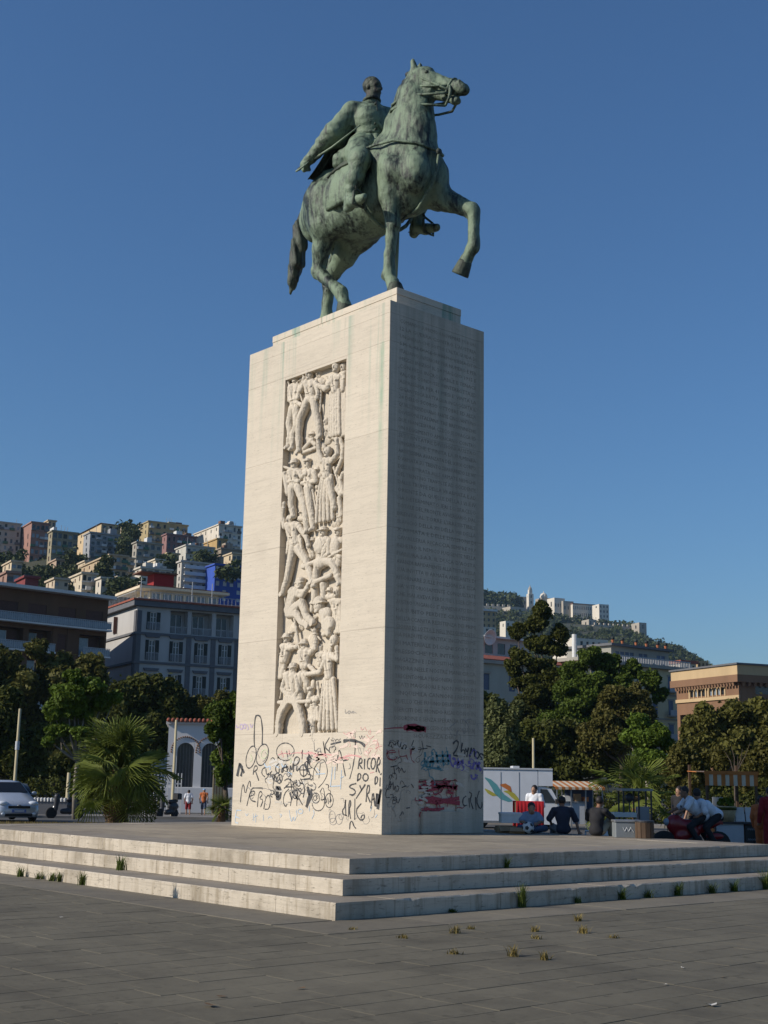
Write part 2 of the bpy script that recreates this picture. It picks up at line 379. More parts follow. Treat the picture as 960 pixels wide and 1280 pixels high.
def course(i):
    """blocks of tier i (0 = top) along the four sides"""
    z1 = .6-HS*i; o = TR_*i; x0, x1, y0, y1 = PX0-o, PX1+o, PY0-o, PY1+o; dep = .95; rg = random.Random(70+i)
    sides = [((x0, y0), 0, x1-x0), ((x1, y0), math.pi/2, y1-y0), ((x1, y1), math.pi, x1-x0), ((x0, y1), -math.pi/2, y1-y0)]
    for s, ((ox, oy), rz, LL) in enumerate(sides):
        a = 0.0 if s in (0, 2) else dep
        end = LL if s in (0, 2) else LL-dep
        while a < end-.01:
            L = min(rg.uniform(1.5, 2.6), end-a)
            if end-a-L < .5: L = end-a
            V, F = step_block(L-.006, dep, HS-(.004 if i < 2 else -.05), rg.random())
            zz = z1-HS+(.004 if i < 2 else -.05)
            ob = mesh_obj('step_block', V, F, 'step_stone', PL); ob.rotation_euler = (0, 0, rz)
            ob.location = (ox+math.cos(rz)*a, oy+math.sin(rz)*a, zz+rg.uniform(-.002, .002)); a += L
for i in range(3): course(i)
# top paving inside the edge course
y = PY0+.953; j = 0
pm = slab_mesh('platform_slab', 'platform_stone')
while y < PY1-.96:
    dy = min(1.12, PY1-.953-y); x = PX0+.953-rng.random()*.9; j += 1
    while x < PX1-.96:
        L = 1.75; xa = max(x, PX0+.953); xb = min(x+L, PX1-.953)
        if xb-xa > .05:
            o = bpy.data.objects.new('platform_slab', pm); o.scale = (xb-xa-.005, dy-.005, 1); o.location = ((xa+xb)/2, y+dy/2, .596+rng.uniform(-.0015, .0015)); link(o, PL)
        x += L
    y += dy
# platform stone of the walked tread: the edge blocks get the worn tread colour on top
def tread_tone():
    m = MT['step_stone']; t = m.node_tree; b = t.nodes['Principled BSDF']; src = b.inputs['Base Color'].links[0].from_socket
    g = t.nodes.new('ShaderNodeNewGeometry'); sp = t.nodes.new('ShaderNodeSeparateXYZ'); t.links.new(g.outputs['True Normal'], sp.inputs[0])
    f = ramp(t, sp.outputs['Z'], [(.8, 0), (.98, .93)])
    tr = ramp(t, noise(t, geo_pos(t), 1.3, 6, .65), [(.3, (.17, .145, .112)), (.6, (.25, .216, .172)), (.8, (.30, .262, .21))])
    t.links.new(mixc(t, f, src, tr), b.inputs['Base Color'])
tread_tone()

# ------------------------------------------------------------------ pedestal
PW, PD, Z0, ZT, ZC = 5.084, 2.858, .6, 11.667, 12.167
PED = empty('pedestal', (-PW/2, PD/2, Z0)); POFF = Vector((-PW/2, PD/2, Z0))
tag(PED, 'tall pale travertine pedestal with carved relief, inscription and graffiti', 'pedestal')
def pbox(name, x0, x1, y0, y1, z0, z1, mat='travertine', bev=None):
    m = MB(); x0 -= POFF.x; x1 -= POFF.x; y0 -= POFF.y; y1 -= POFF.y; z0 -= Z0; z1 -= Z0
    if bev is None: m.box(x0, x1, y0, y1, z0, z1)
    else: m.bevbox(x0, x1, y0, y1, z0, z1, bev)
    return m.build(name, mat, PED)
RX0, RX1, RZ0, RZ1, RDEP = -3.63, -1.42, 2.60, 10.70, .26
pbox('core', -PW+.32, -.14, RDEP+.004, PD-.14, Z0, ZT-.02)
CR = [Z0, 2.60, 4.68, 6.76, 8.83, 10.77, 11.40, ZT]
J = .004
for a, z_ in enumerate(CR[:-1]):
    z2 = CR[a+1]-(J if CR[a+1] != ZT else 0); th = RDEP
    cuts = {0: [-PW, -3.3, -1.6, 0], 5: [-PW, -2.9, -.9, 0], 6: [-PW, -3.7, -1.5, 0]}.get(a)
    if cuts:
        if a == 5: cuts = [-PW, 0]
        for c0, c1 in zip(cuts[:-1], cuts[1:]): pbox('facing_slab', c0+(J if c0 > -PW else 0), c1, 0, th, z_, z2)
    elif a == 4:
        pbox('facing_slab', -PW, RX0, 0, th, z_, z2); pbox('facing_slab', RX1, 0, 0, th, z_, z2)
        pbox('lintel', RX0+J, RX1-J, 0, th, RZ1, z2)
    else:
        pbox('facing_slab', -PW, RX0, 0, th, z_, z2); pbox('facing_slab', RX1, 0, 0, th, z_, z2)
    # right face, back and far left
    ys = [RDEP+J, 1.55+(.35 if a % 2 else -.35), PD] if a in (4, 5, 6) else [RDEP+J, PD]
    if a == 0:
        # right face round the little service panel
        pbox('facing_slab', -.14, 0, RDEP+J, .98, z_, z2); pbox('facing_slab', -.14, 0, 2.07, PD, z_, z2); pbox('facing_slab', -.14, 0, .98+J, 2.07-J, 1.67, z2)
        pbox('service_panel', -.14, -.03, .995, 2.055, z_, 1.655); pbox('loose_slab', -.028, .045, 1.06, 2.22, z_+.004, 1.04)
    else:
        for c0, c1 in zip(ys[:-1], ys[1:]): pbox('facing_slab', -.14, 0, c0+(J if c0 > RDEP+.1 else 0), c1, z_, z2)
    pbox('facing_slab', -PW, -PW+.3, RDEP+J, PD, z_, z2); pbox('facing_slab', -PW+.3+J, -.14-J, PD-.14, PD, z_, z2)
KX, KY = .30, .45
pbox('cap_block', -PW+KX, -2.4-J, KY, PD-KY, ZT+J, ZC-.16); pbox('cap_block', -2.4, -KX, KY, PD-KY, ZT+J, ZC-.16)
pbox('cap_slab', -PW+KX-.012, -2.9-J, KY-.012, PD-KY+.012, ZC-.155, ZC, bev=.01); pbox('cap_slab', -2.9, -KX+.012, KY-.012, PD-KY+.012, ZC-.155, ZC, bev=.01)
# ------------------------------------------------------------------ engraved war bulletin on the shaded face
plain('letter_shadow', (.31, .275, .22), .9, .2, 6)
BUL = ("COMANDO SUPREMO 4 NOVEMBRE 1918 ORE 12 LA GUERRA CONTRO L'AUSTRIA UNGHERIA CHE SOTTO L'ALTA GUIDA DI S.M. IL RE DUCE SUPREMO L'ESERCITO ITALIANO INFERIORE PER NUMERO E PER MEZZI "
"INIZIO' IL 24 MAGGIO 1915 E CON FEDE INCROLLABILE E TENACE VALORE CONDUSSE ININTERROTTA ED ASPRISSIMA PER 41 MESI E' VINTA LA GIGANTESCA BATTAGLIA INGAGGIATA IL 24 DELLO SCORSO OTTOBRE "
"ED ALLA QUALE PRENDEVANO PARTE CINQUANTUNO DIVISIONI ITALIANE TRE BRITANNICHE DUE FRANCESI UNA CZECO SLOVACCA ED UN REGGIMENTO AMERICANO CONTRO SETTANTATRE DIVISIONI AUSTRO UNGARICHE "
"E' FINITA LA FULMINEA ARDITISSIMA AVANZATA DEL XXIX CORPO D'ARMATA SU TRENTO SBARRANDO LE VIE DELLA RITIRATA ALLE ARMATE NEMICHE DEL TRENTINO TRAVOLTE AD OCCIDENTE DALLE TRUPPE DELLA VII ARMATA "
"E AD ORIENTE DA QUELLE DELLA I VI E IV HA DETERMINATO IERI LO SFACELO TOTALE DEL FRONTE AVVERSARIO DAL BRENTA AL TORRE L'IRRESISTIBILE SLANCIO DELLA XII DELLA VIII DELLA X ARMATA E DELLE DIVISIONI "
"DI CAVALLERIA RICACCIA SEMPRE PIU' INDIETRO IL NEMICO FUGGENTE NELLA PIANURA S.A.R. IL DUCA D'AOSTA AVANZA RAPIDAMENTE ALLA TESTA DELLA SUA INVITTA III ARMATA ANELANTE DI RITORNARE SULLE POSIZIONI "
"DA ESSA GIA' VITTORIOSAMENTE CONQUISTATE CHE MAI AVEVA PERDUTE L'ESERCITO AUSTRO UNGARICO E' ANNIENTATO ESSO HA SUBITO PERDITE GRAVISSIME NELL'ACCANITA RESISTENZA DEI PRIMI GIORNI DI LOTTA "
"E NELL'INSEGUIMENTO HA PERDUTE QUANTITA' INGENTISSIME DI MATERIALE DI OGNI SORTA E PRESSOCHE' PER INTERO I SUOI MAGAZZINI E I DEPOSITI HA LASCIATO FINORA NELLE NOSTRE MANI CIRCA TRECENTOMILA "
"PRIGIONIERI CON INTERI STATI MAGGIORI E NON MENO DI CINQUEMILA CANNONI I RESTI DI QUELLO CHE FU UNO DEI PIU' POTENTI ESERCITI DEL MONDO RISALGONO IN DISORDINE E SENZA SPERANZA LE VALLI CHE "
"AVEVANO DISCESO CON ORGOGLIOSA SICUREZZA DIAZ").split()
def wrap(words, n):
    tot = sum(len(w)+1 for w in words); lim = math.ceil(tot/n)
    while True:
        L = []; cur = ''
        for w in words:
            if len(cur)+len(w)+1 > lim and cur: L.append(cur); cur = w
            else: cur = (cur+' '+w).strip()
        L.append(cur)
        if len(L) <= n: return L
        lim += 1
rows = wrap(BUL, 53); IV = []; IF = []
zr, dz_ = 11.235, (11.235-2.50)/(len(rows)-1)
for i, s in enumerate(rows):
    cu = bpy.data.curves.new('row', 'FONT'); cu.body = s; cu.size = .118; cu.resolution_u = 1
    tmp = bpy.data.objects.new('row', cu); COL.objects.link(tmp); dg = bpy.context.evaluated_depsgraph_get()
    me = bpy.data.meshes.new_from_object(tmp.evaluated_get(dg)); COL.objects.unlink(tmp); bpy.data.objects.remove(tmp)
    co = np.zeros(len(me.vertices)*3); me.vertices.foreach_get('co', co); co = co.reshape(-1, 3)
    w = co[:, 0].max()-co[:, 0].min(); full = 2.32; k = full/w if len(s) > 18 else .09*len(s)/w
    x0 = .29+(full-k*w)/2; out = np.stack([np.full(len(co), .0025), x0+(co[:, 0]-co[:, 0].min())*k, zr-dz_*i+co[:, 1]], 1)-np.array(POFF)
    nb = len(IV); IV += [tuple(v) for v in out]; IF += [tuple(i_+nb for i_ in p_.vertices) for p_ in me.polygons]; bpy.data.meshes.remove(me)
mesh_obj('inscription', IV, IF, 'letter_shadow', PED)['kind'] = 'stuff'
# ------------------------------------------------------------------ bronze equestrian statue
def bronze(name, pale, dark, cut):
    m, t, b = new_mat(name)
    v = geo_pos(t, (1.0, 1.0, .42)); n1 = noise(t, v, 2.0, 8, .72); n2 = noise(t, geo_pos(t, (5.5, 5.5, .45)), 2.2, 6, .7)
    f = N(t, 'ShaderNodeMath', operation='MULTIPLY_ADD'); t.links.new(n1, f.inputs[0]); f.inputs[1].default_value = .62
    g = N(t, 'ShaderNodeMath', operation='MULTIPLY'); t.links.new(n2, g.inputs[0]); g.inputs[1].default_value = .38; t.links.new(g.outputs[0], f.inputs[2])
    mid = tuple((p*.45+d*.55) for p, d in zip(pale, dark))
    c = ramp(t, f.outputs[0], [(cut-.05, dark), (cut, mid), (cut+.07, pale), (.8, tuple(min(1, p*1.25) for p in pale))])
    t.links.new(c, b.inputs['Base Color']); b.inputs['Metallic'].default_value = .15
    r = ramp(t, f.outputs[0], [(.35, .38), (.6, .75)]); t.links.new(r, b.inputs['Roughness'])
    bump(t, b, noise(t, geo_pos(t), 9, 8, .7), .6, .05)
    return m
bronze('bronze', (.172, .232, .155), (.008, .014, .012), .474)
bronze('bronze_pale', (.19, .25, .175), (.012, .018, .015), .41)
bronze('bronze_legs', (.21, .245, .17), (.018, .02, .015), .43)
bronze('bronze_dark', (.075, .095, .066), (.008, .010, .008), .49)

mr_ = bronze('bronze_rider', (.172, .232, .155), (.008, .014, .012), .450)
def dark_head():
    t = mr_.node_tree; b = t.nodes['Principled BSDF']; src = b.inputs['Base Color'].links[0].from_socket; g = t.nodes.new('ShaderNodeNewGeometry'); sp = t.nodes.new('ShaderNodeSeparateXYZ'); t.links.new(g.outputs['Position'], sp.inputs[0])
    mp = t.nodes.new('ShaderNodeMapRange'); t.links.new(sp.outputs['Z'], mp.inputs['Value']); mp.inputs['From Min'].default_value = 17.52; mp.inputs['From Max'].default_value = 17.66
    f = mixc(t, 1.0, mp.outputs[0], ramp(t, noise(t, geo_pos(t, (9, 9, 1.5)), 1.0, 3), [(.35, .95), (.7, .55)]), 'MULTIPLY'); t.links.new(mixc(t, f, src, (.030, .024, .018)), b.inputs['Base Color'])
dark_head()
Y0 = 1.12
def q(x, l, z): return (x, Y0+l, z)
ST = empty('equestrian_statue', (-2.5, Y0, 12.17)); SOFF = Vector((-2.5, Y0, 12.17))
tag(ST, 'green bronze statue of a rider with sabre on a striding horse atop the pedestal', 'statue')
def st_part(name, prims, vox, mat, disp=None):
    V, F = sdf_mesh(prims, vox, disp); return mesh_obj(name, V-np.array(SOFF), F, mat, ST, True)
def st_tube(name, pts, rad, mat='bronze', n=8, parent=None):
    return MB().tube([Vector(p)-SOFF for p in pts], rad, n).build(name, mat, parent or ST, True)

def build_horse():
    P = []
    P.append(ell(q(-2.1, 0, 15.02), (1.5, .80, .92), .25))
    P.append(ell(q(-.70, 0, 15.15), (.74, .66, .98), .25))
    for s in (-1, 1):
        P.append(ell(q(-.20, s*.29, 14.98), (.40, .34, .52), .12))
        P.append(cone(q(-1.30, s*.38, 15.65), .34, q(-.60, s*.47, 15.05), .34, .14))
        P.append(ell(q(-3.22, s*.34, 15.2), (.72, .46, .82), .22))
        P.append(ell(q(-2.75, s*.5, 14.75), (.5, .32, .55), .2))
        P.append(ell(q(-3.72, s*.3, 15.0), (.42, .38, .6), .15))
    P.append(cone(q(-3.0, 0, 15.55), .55, q(-3.9, 0, 15.42), .38, .3))
    P.append(cone(q(-2.0, 0, 15.7), .42, q(-1.2, 0, 15.95), .45, .3))
    # neck
    P += chain([q(-1.30, 0, 15.95), q(-1.02, 0, 16.6), q(-.80, .01, 17.2), q(-.60, .03, 17.62)], [.40, .30, .23, .17], .2)
    P += chain([q(-.36, 0, 15.55), q(-.36, 0, 16.2), q(-.40, .02, 16.75), q(-.40, .05, 17.1)], [.46, .35, .28, .22], .2)
    P += chain([q(-.75, 0, 15.75), q(-.66, 0, 16.4), q(-.6, .02, 17.0), q(-.50, .04, 17.35)], [.60, .41, .31, .25], .2)
    for s in (-1, 1): P += [cone(q(-.85, s*.30, 15.6), .17, q(-.45, s*.22, 16.9), .09, .12), cone(q(-.40, s*.30, 15.5), .16, q(-.25, s*.16, 16.6), .08, .10)]
    # head
    hd = Vector((.965, .262, 0)); hp = Vector((-.262*.0+.262, -.965, 0)); B = Vector(q(-.55, .05, 17.62))
    def h(f, dn, s=0.0):
        p = B+hd*f+Vector((0, 0, -dn))+Vector((.262, -.965, 0))*s; return (p.x, p.y, p.z)
    P += [ell(h(.22, .10), (.27, .23, .25), .12), cone(h(.2, .12), .205, h(1.05, .62), .125, .1), cone(h(.55, .28), .15, h(1.2, .70), .14, .08)]
    for s in (-1, 1):
        P += [ell(h(.30, .42, s*.11), (.30, .10, .31), .08), cone(h(.22, .02, s*.13), .075, h(.5, .18, s*.14), .06, .06)]
        P += [ell(h(.40, .13, s*.19), (.075, .045, .055), .03), cone(h(.38, .06, s*.17), .05, h(.52, .15, s*.17), .035, .04)]
        P += [cone(h(.50, .36, s*.15), .04, h(.95, .56, s*.125), .025, .05)]
        P += [cone(h(.04, -.06, s*.12), .10, h(-.0, -.30, s*.15), .065, .05), cone(h(.0, -.26, s*.15), .065, h(.03, -.44, s*.12), .012, .03)]
        P += [ell(h(1.22, .62, s*.12), (.10, .06, .10), .04), ell(h(1.27, .62, s*.165), (.045, .03, .06), .03, 1)]
    P += [ell(h(1.28, .74), (.13, .13, .13), .06), cone(h(.42, .58), .14, h(1.0, .90), .08, .08), ell(h(1.07, .95), (.12, .10, .08), .05)]
    P += [cone(h(1.42, .87), .03, h(.92, .76), .02, .03, 1)]
    # near fore leg, planted
    P += chain([q(-.72, -.44, 15.1), q(-.84, -.42, 14.62), q(-.80, -.38, 13.95)], [.36, .27, .165], .1)
    P += [ell(q(-.78, -.385, 13.88), (.19, .16, .20), .06)]
    P += chain([q(-.80, -.38, 13.8), q(-.88, -.38, 13.2), q(-.90, -.38, 12.75)], [.145, .125, .15], .06)
    P += [ell(q(-.93, -.38, 12.72), (.17, .155, .16), .05)] + chain([q(-.9, -.38, 12.7), q(-.74, -.38, 12.45), q(-.68, -.38, 12.30)], [.135, .135, .17], .05)
    # far fore leg, raised
    P += chain([q(-.50, .40, 14.95), q(-.25, .46, 14.66), q(.54, .72, 14.14)], [.38, .30, .18], .12)
    P += [ell(q(.60, .73, 14.11), (.19, .17, .19), .06)]
    P += chain([q(.65, .73, 14.05), q(.67, .73, 13.62), q(.66, .72, 13.25)], [.155, .125, .15], .06)
    P += [ell(q(.64, .72, 13.2), (.165, .15, .16), .05)] + chain([q(.63, .72, 13.18), q(.47, .70, 12.99), q(.42, .70, 12.91)], [.135, .13, .16], .05)
    # near hind leg, stepping forward
    P += [cone(q(-3.15, -.45, 15.2), .52, q(-3.2, -.48, 14.6), .36, .2)]
    P += chain([q(-3.15, -.47, 14.55), q(-3.30, -.42, 14.05), q(-3.42, -.38, 13.62)], [.33, .21, .175], .12)
    P += [ell(q(-3.47, -.38, 13.58), (.19, .15, .23), .06), cone(q(-3.62, -.38, 13.78), .06, q(-3.4, -.42, 14.3), .10, .1)]
    P += chain([q(-3.42, -.38, 13.52), q(-2.95, -.38, 13.10), q(-2.58, -.38, 12.78)], [.165, .135, .155], .06)
    P += [ell(q(-2.56, -.38, 12.74), (.17, .155, .17), .05)] + chain([q(-2.55, -.38, 12.72), q(-2.47, -.38, 12.50), q(-2.43, -.38, 12.42)], [.145, .14, .165], .05)
    # far hind leg, trailing
    P += [cone(q(-3.0, .42, 15.1), .55, q(-2.95, .42, 14.7), .45, .2)]
    P += chain([q(-2.95, .40, 14.65), q(-3.4, .38, 14.15), q(-3.85, .38, 13.80)], [.42, .27, .18], .12)
    P += [ell(q(-3.98, .38, 13.72), (.18, .15, .23), .06), cone(q(-4.1, .38, 13.9), .06, q(-3.7, .38, 14.5), .10, .1)]
    P += chain([q(-3.98, .38, 13.65), q(-4.02, .38, 13.1), q(-4.05, .38, 12.72)], [.16, .13, .15], .06)
    P += [ell(q(-4.08, .38, 12.7), (.17, .155, .16), .05)] + chain([q(-4.05, .38, 12.68), q(-3.92, .38, 12.46), q(-3.86, .38, 12.35)], [.14, .135, .165], .05)
    # muscle grooves
    for s in (-1, 1):
        P += [cone(q(-1.22, s*.86, 15.7), .05, q(-.95, s*.86, 14.8), .06, .12, 1), cone(q(-2.75, s*.97, 15.4), .05, q(-2.55, s*.95, 14.6), .05, .14, 1)]
    P += [cone(q(.24, 0, 15.4), .04, q(.20, 0, 14.6), .05, .10, 1)]
    def dsp(x, y, z): return .013*np.sin(9*x+4*z)*np.sin(7*z+5*y)+.007*np.sin(21*x+13*y)*np.sin(17*z)+.005*np.sin(37*x-20*z)*np.sin(31*y+25*z)
    st_part('horse', P, .042, 'bronze', dsp)
    def hoof(top, ax, h_, r0, r1):
        ax = Vector(ax).normalized(); x_ = ax.orthogonal().normalized(); y_ = ax.cross(x_); Mx = Matrix((x_, y_, ax)).transposed().to_4x4(); Mx.translation = Vector(top)-SOFF
        MB().lathe([(r0*.9, -.03), (r0, .0), (r0*1.04, .02), (r1, h_*.9), (r1*.97, h_), (.02, h_)], 18).xf(Mx).build('hoof', 'bronze_dark', ST, True)
    hoof(q(-.69, -.38, 12.40), (.12, 0, -1), .225, .16, .215); hoof(q(.43, .70, 12.93), (-.58, -.05, -1), .31, .155, .20); hoof(q(-2.45, -.38, 12.46), (.12, 0, -1), .285, .16, .215); hoof(q(-3.87, .38, 12.40), (.12, 0, -1), .225, .16, .215)
    # tail
    tl = [q(-4.05, 0, 15.5), q(-4.42, -.02, 15.48), q(-4.62, -.04, 15.2), q(-4.66, -.06, 14.7), q(-4.72, -.08, 14.2), q(-4.83, -.1, 13.75), q(-4.90, -.1, 13.5)]
    T = chain(tl, [.13, .14, .17, .19, .17, .12, .04], .1)
    def dt(x, y, z): return .020*np.sin(34*(x+.16*z)+2*np.sin(1.6*z+3*y))+.014*np.sin(40*y+5*z+2*np.sin(2.5*z))
    st_part('tail', T, .035, 'bronze_dark', dt)
    # mane: cropped crest with locks
    mn = chain([q(-1.42, 0, 16.3), q(-1.18, 0, 16.85), q(-.96, .01, 17.35), q(-.72, .03, 17.76)], [.12, .13, .11, .08], .06)
    mn += [cone(h(.02, -.14), .07, h(.22, -.06), .04, .05)]
    st_part('mane', mn, .035, 'bronze_dark', lambda x, y, z: .025*np.sin(34*z+10*x)+.01*np.sin(40*y))
    # eyes
    for s in (-1, 1):
        c = Vector(h(.41, .135, s*.215))-SOFF
        MB().ball(c, .05, 10, 7).build('eye', 'bronze_dark', ST, True)
    # bridle straps
    def loop(name, f, dn, rf, rs, tilt, rad):
        pts = []
        for i in range(17):
            a = 2*math.pi*i/16; pts.append(h(f+rf*math.cos(a)*tilt, dn+rf*math.cos(a), rs*math.sin(a)))
        st_tube(name, pts, rad)
    loop('noseband', .95, .64, .24, .165, -.5, .026)
    loop('browband', .10, .24, .40, .24, -.2, .028)
    for s in (-1, 1):
        st_tube('cheek_strap', [h(.02, .05, s*.235), h(.35, .30, s*.235), h(.72, .54, s*.185), h(1.0, .74, s*.155)], .03)
        st_tube('cheek_strap', [h(.06, .40, s*.235), h(.45, .50, s*.235), h(.92, .60, s*.16)], .026)
        st_tube('bit', [h(1.0, .62, s*.165), h(1.02, .76, s*.165), h(.98, .92, s*.16), h(.88, 1.08, s*.15)], [.025, .045, .03, .03])
        e = -1 if s > 0 else 1
        hand = Vector(q(-1.42, .05, 16.78))
        st_tube('rein', [h(.98, .80, s*.17), h(.55, .74, s*.25), Vector(q(-.48, -s*.34, 16.95)), Vector(q(-.95, -s*.32, 16.92)), hand], .03)
        st_tube('rein', [h(.88, 1.08, s*.15), h(.45, .98, s*.27), Vector(q(-.48, -s*.38, 16.72)), Vector(q(-.95, -s*.36, 16.76)), hand-Vector((0, 0, .08))], .03)
    # breast collar
    cc = Vector(q(.24, .05, 15.42))
    st_tube('breast_strap', [q(-1.55, -.72, 15.85), q(-1.05, -.76, 15.78), q(-.5, -.68, 15.72), q(-.02, -.40, 15.58), cc], .035)
    st_tube('breast_strap', [q(-1.55, .72, 15.85), q(-1.05, .76, 15.78), q(-.5, .68, 15.70), q(-.02, .42, 15.56), cc], .035)
    st_tube('breast_strap', [cc, q(.22, -.0, 15.0), q(.10, -.06, 14.6), q(-.3, -.06, 14.22), q(-.95, -.04, 14.10)], .035)
    MB().ball(cc-SOFF, .085, 10, 8, (.6, 1, 1)).build('breast_boss', 'bronze_dark', ST, True)
    g = []
    for i in range(25):
        a = 2*math.pi*i/24; g.append(q(-1.45, .875*math.sin(a), 15.05+.955*math.cos(a)))
    st_tube('girth_strap', g, .045)
    # saddle cloth: draped shell over back and flanks, fringed hem
    def cloth(name, x0, x1, a0, a1, off, mat, fold):
        V = []; F = []; nx, na = 14, 46
        for layer in (off, off+.05):
            for i in range(nx+1):
                for j in range(na+1):
                    x = x0+(x1-x0)*i/nx; a = a0+(a1-a0)*j/na
                    e = max(.25, 1-((x+2.1)/1.62)**2)**.5
                    w = (.5-.5*math.cos(2*math.pi*min(1, 1.15*abs(j/na-.5)*2)/2))
                    rr = 1+layer+fold*w*math.sin(x*26)*.5
                    V.append(Vector(q(x, .86*e*rr*math.sin(a), 15.05+(.96*max(e, .8))*rr*math.cos(a)))-SOFF)
        m = (nx+1)*(na+1)
        for i in range(nx):
            for j in range(na):
                k = i*(na+1)+j; F += [(k, k+1, k+na+2, k+na+1), (m+k, m+k+na+1, m+k+na+2, m+k+1)]
        for i in range(nx):
            for j in (0, na): k = i*(na+1)+j; F.append((k, k+na+1, m+k+na+1, m+k))
        for j in range(na):
            for i in (0, nx): k = i*(na+1)+j; F.append((k, k+1, m+k+1, m+k))
        return mesh_obj(name, V, F, mat, ST, True)
    cloth('saddle_cloth', -3.12, -1.62, -1.95, 1.95, .045, 'bronze', .05)
    cloth('saddle', -2.75, -1.55, -1.0, 1.0, .10, 'bronze_dark', .0)
build_horse()

def build_rider():
    B = []
    TR = Matrix.Rotation(-.42, 3, 'Z'); ctr = Vector(q(-2.06, 0, 0))
    def w(x, l, z):
        p = TR @ Vector((x+2.06, l, 0)); return (ctr.x+p.x, ctr.y+p.y, z-.07)
    # trunk, tunic skirt
    B += [ell(w(-2.05, 0, 16.15), (.44, .50, .36), .15), cone(w(-2.06, 0, 16.35), .40, w(-2.08, 0, 16.7), .36, .15), ell(w(-2.06, 0, 17.1), (.37, .48, .47), .15)]
    for k_ in range(9): a_ = -1.3+2.6*k_/8; B.append(cone(w(-2.06+.40*math.cos(a_), .44*math.sin(a_), 16.55), .07, w(-2.06+.56*math.cos(a_), .60*math.sin(a_), 16.12), .10, .05))
    B += [cone(w(-2.1, -.36, 17.36), .21, w(-2.1, .36, 17.36), .21, .12), cone(w(-2.08, 0, 17.45), .2, w(-2.05, 0, 17.72), .155, .08)]
    B += [ell(w(-1.92, 0, 17.10), (.24, .36, .34), .12)]
    for s in (-1, 1): B += [cone(q(-2.05, s*.32, 16.35), .26, q(-1.75, s*.62, 15.95), .30, .12), cone(q(-2.3, s*.3, 16.2), .25, q(-2.45, s*.55, 15.98), .24, .12)]
    # head
    d = Vector((math.cos(.25), math.sin(.25), 0)); s_ = Vector((d.y, -d.x, 0)); H = Vector(q(-2.05, .02, 17.90))
    def hh(f, l, z): p = H+d*f+s_*l+Vector((0, 0, z)); return (p.x, p.y, p.z)
    B += [ell(hh(-.02, 0, .08), (.225, .19, .225), .08), ell(hh(.04, 0, -.10), (.17, .155, .21), .08), cone(hh(.08, 0, -.22), .10, hh(.15, 0, -.235), .07, .05)]
    B += [cone(hh(.20, 0, .05), .022, hh(.245, 0, -.06), .032, .03), cone(hh(.18, -.10, .075), .035, hh(.18, .10, .075), .035, .03), cone(hh(.195, -.05, -.15), .025, hh(.195, .05, -.15), .025, .02)]
    B += [ell(hh(.195, -.085, .025), (.05, .045, .03), .03, 1), ell(hh(.195, .085, .025), (.05, .045, .03), .03, 1), ell(hh(-.02, -.19, -.02), (.05, .03, .075), .02), ell(hh(-.02, .19, -.02), (.05, .03, .075), .02)]
    B += [cone(hh(.21, -.07, -.115), .022, hh(.21, .07, -.115), .022, .015)]
    # right arm swung back holding the sabre
    sh, el_, wr = w(-2.12, -.46, 17.33), q(-2.58, -.70, 16.72), q(-3.28, -.86, 16.24)
    B += chain([sh, el_, wr], [.25, .235, .135], .08) + [cone(el_, .235, tuple(Vector(el_).lerp(Vector(wr), .45)), .19, .08), cone(sh, .2, tuple(Vector(el_)+Vector((-.05, .18, -.12))), .2, .1)]
    hv = (Vector(wr)-Vector(el_)).normalized(); W = Vector(wr)
    palm = W+hv*.17; B += [cone(wr, .10, palm, .125, .05)]
    side = hv.cross(Vector((0, 1, 0))).normalized()
    for i in range(4):
        b0 = palm+Vector((0, -.06, 0))+side*(.11-.07*i)+hv*.03; b1 = b0+hv*.10+Vector((0, .08, 0)); b2 = b1+Vector((.0, .10, 0))-hv*.07
        B += chain([b0, b1, b2], [.04, .038, .034], .02)
    B += chain([palm-side*.02+Vector((0, .07, 0)), palm+hv*.05+side*.13+Vector((0, .10, 0)), palm+hv*.11+side*.10+Vector((0, .04, 0))], [.042, .038, .033], .02)
    # left arm to the reins
    B += chain([w(-2.12, .46, 17.33), q(-1.72, .66, 16.68), q(-1.58, .18, 16.66)], [.22, .185, .115], .08)
    p0 = Vector(q(-1.47, .08, 16.75)); B += [cone(q(-1.58, .18, 16.72), .10, p0, .125, .04)]
    for i in range(4):
        z = p0+Vector((.02, -.04, .11-.07*i)); B += chain([z+Vector((.06, .06, 0)), z+Vector((.12, -.03, 0)), z+Vector((.04, -.09, 0))], [.04, .038, .034], .02)
    B += chain([p0+Vector((0, 0, .12)), p0+Vector((.1, -.02, .15))], [.04, .034], .02)
    # legs
    for s in (-1, 1):
        B += chain([q(-2.0, s*.38, 16.05), q(-1.32, s*.95, 15.45)], [.34, .25], .12)
        B += chain([q(-1.32, s*.95, 15.43), q(-1.44, s*1.0, 15.0), q(-1.54, s*1.02, 14.55)], [.225, .20, .13], .08)
        B += chain([q(-1.54, s*1.02, 14.48), q(-1.26, s*1.08, 14.38), q(-.94, s*1.14, 14.34)], [.15, .13, .09], .06) + [ell(q(-1.60, s*1.02, 14.37), (.13, .12, .13), .05)]
    def dsp(x, y, z): return .011*np.sin(11*z+15*x+5*np.sin(4*y+3*z))*np.sin(4*y+5*x)+.005*np.sin(34*z-22*y+9*x)
    st_part('rider', B, .035, 'bronze_rider', dsp)
    for i in range(5): z_ = 17.38-i*.17; p_ = w(-1.70+.02*abs(i-1.5), -.02, z_); MB().ball(Vector(p_)-SOFF, .032, 8, 6).build('button', 'bronze_dark', ST, True)
    st_tube('placket', [w(-1.76, .03, 17.5), w(-1.685, .03, 17.2), w(-1.71, .03, 16.9), w(-1.72, .03, 16.66)], [.02, .025, .025, .02], 'bronze_dark')
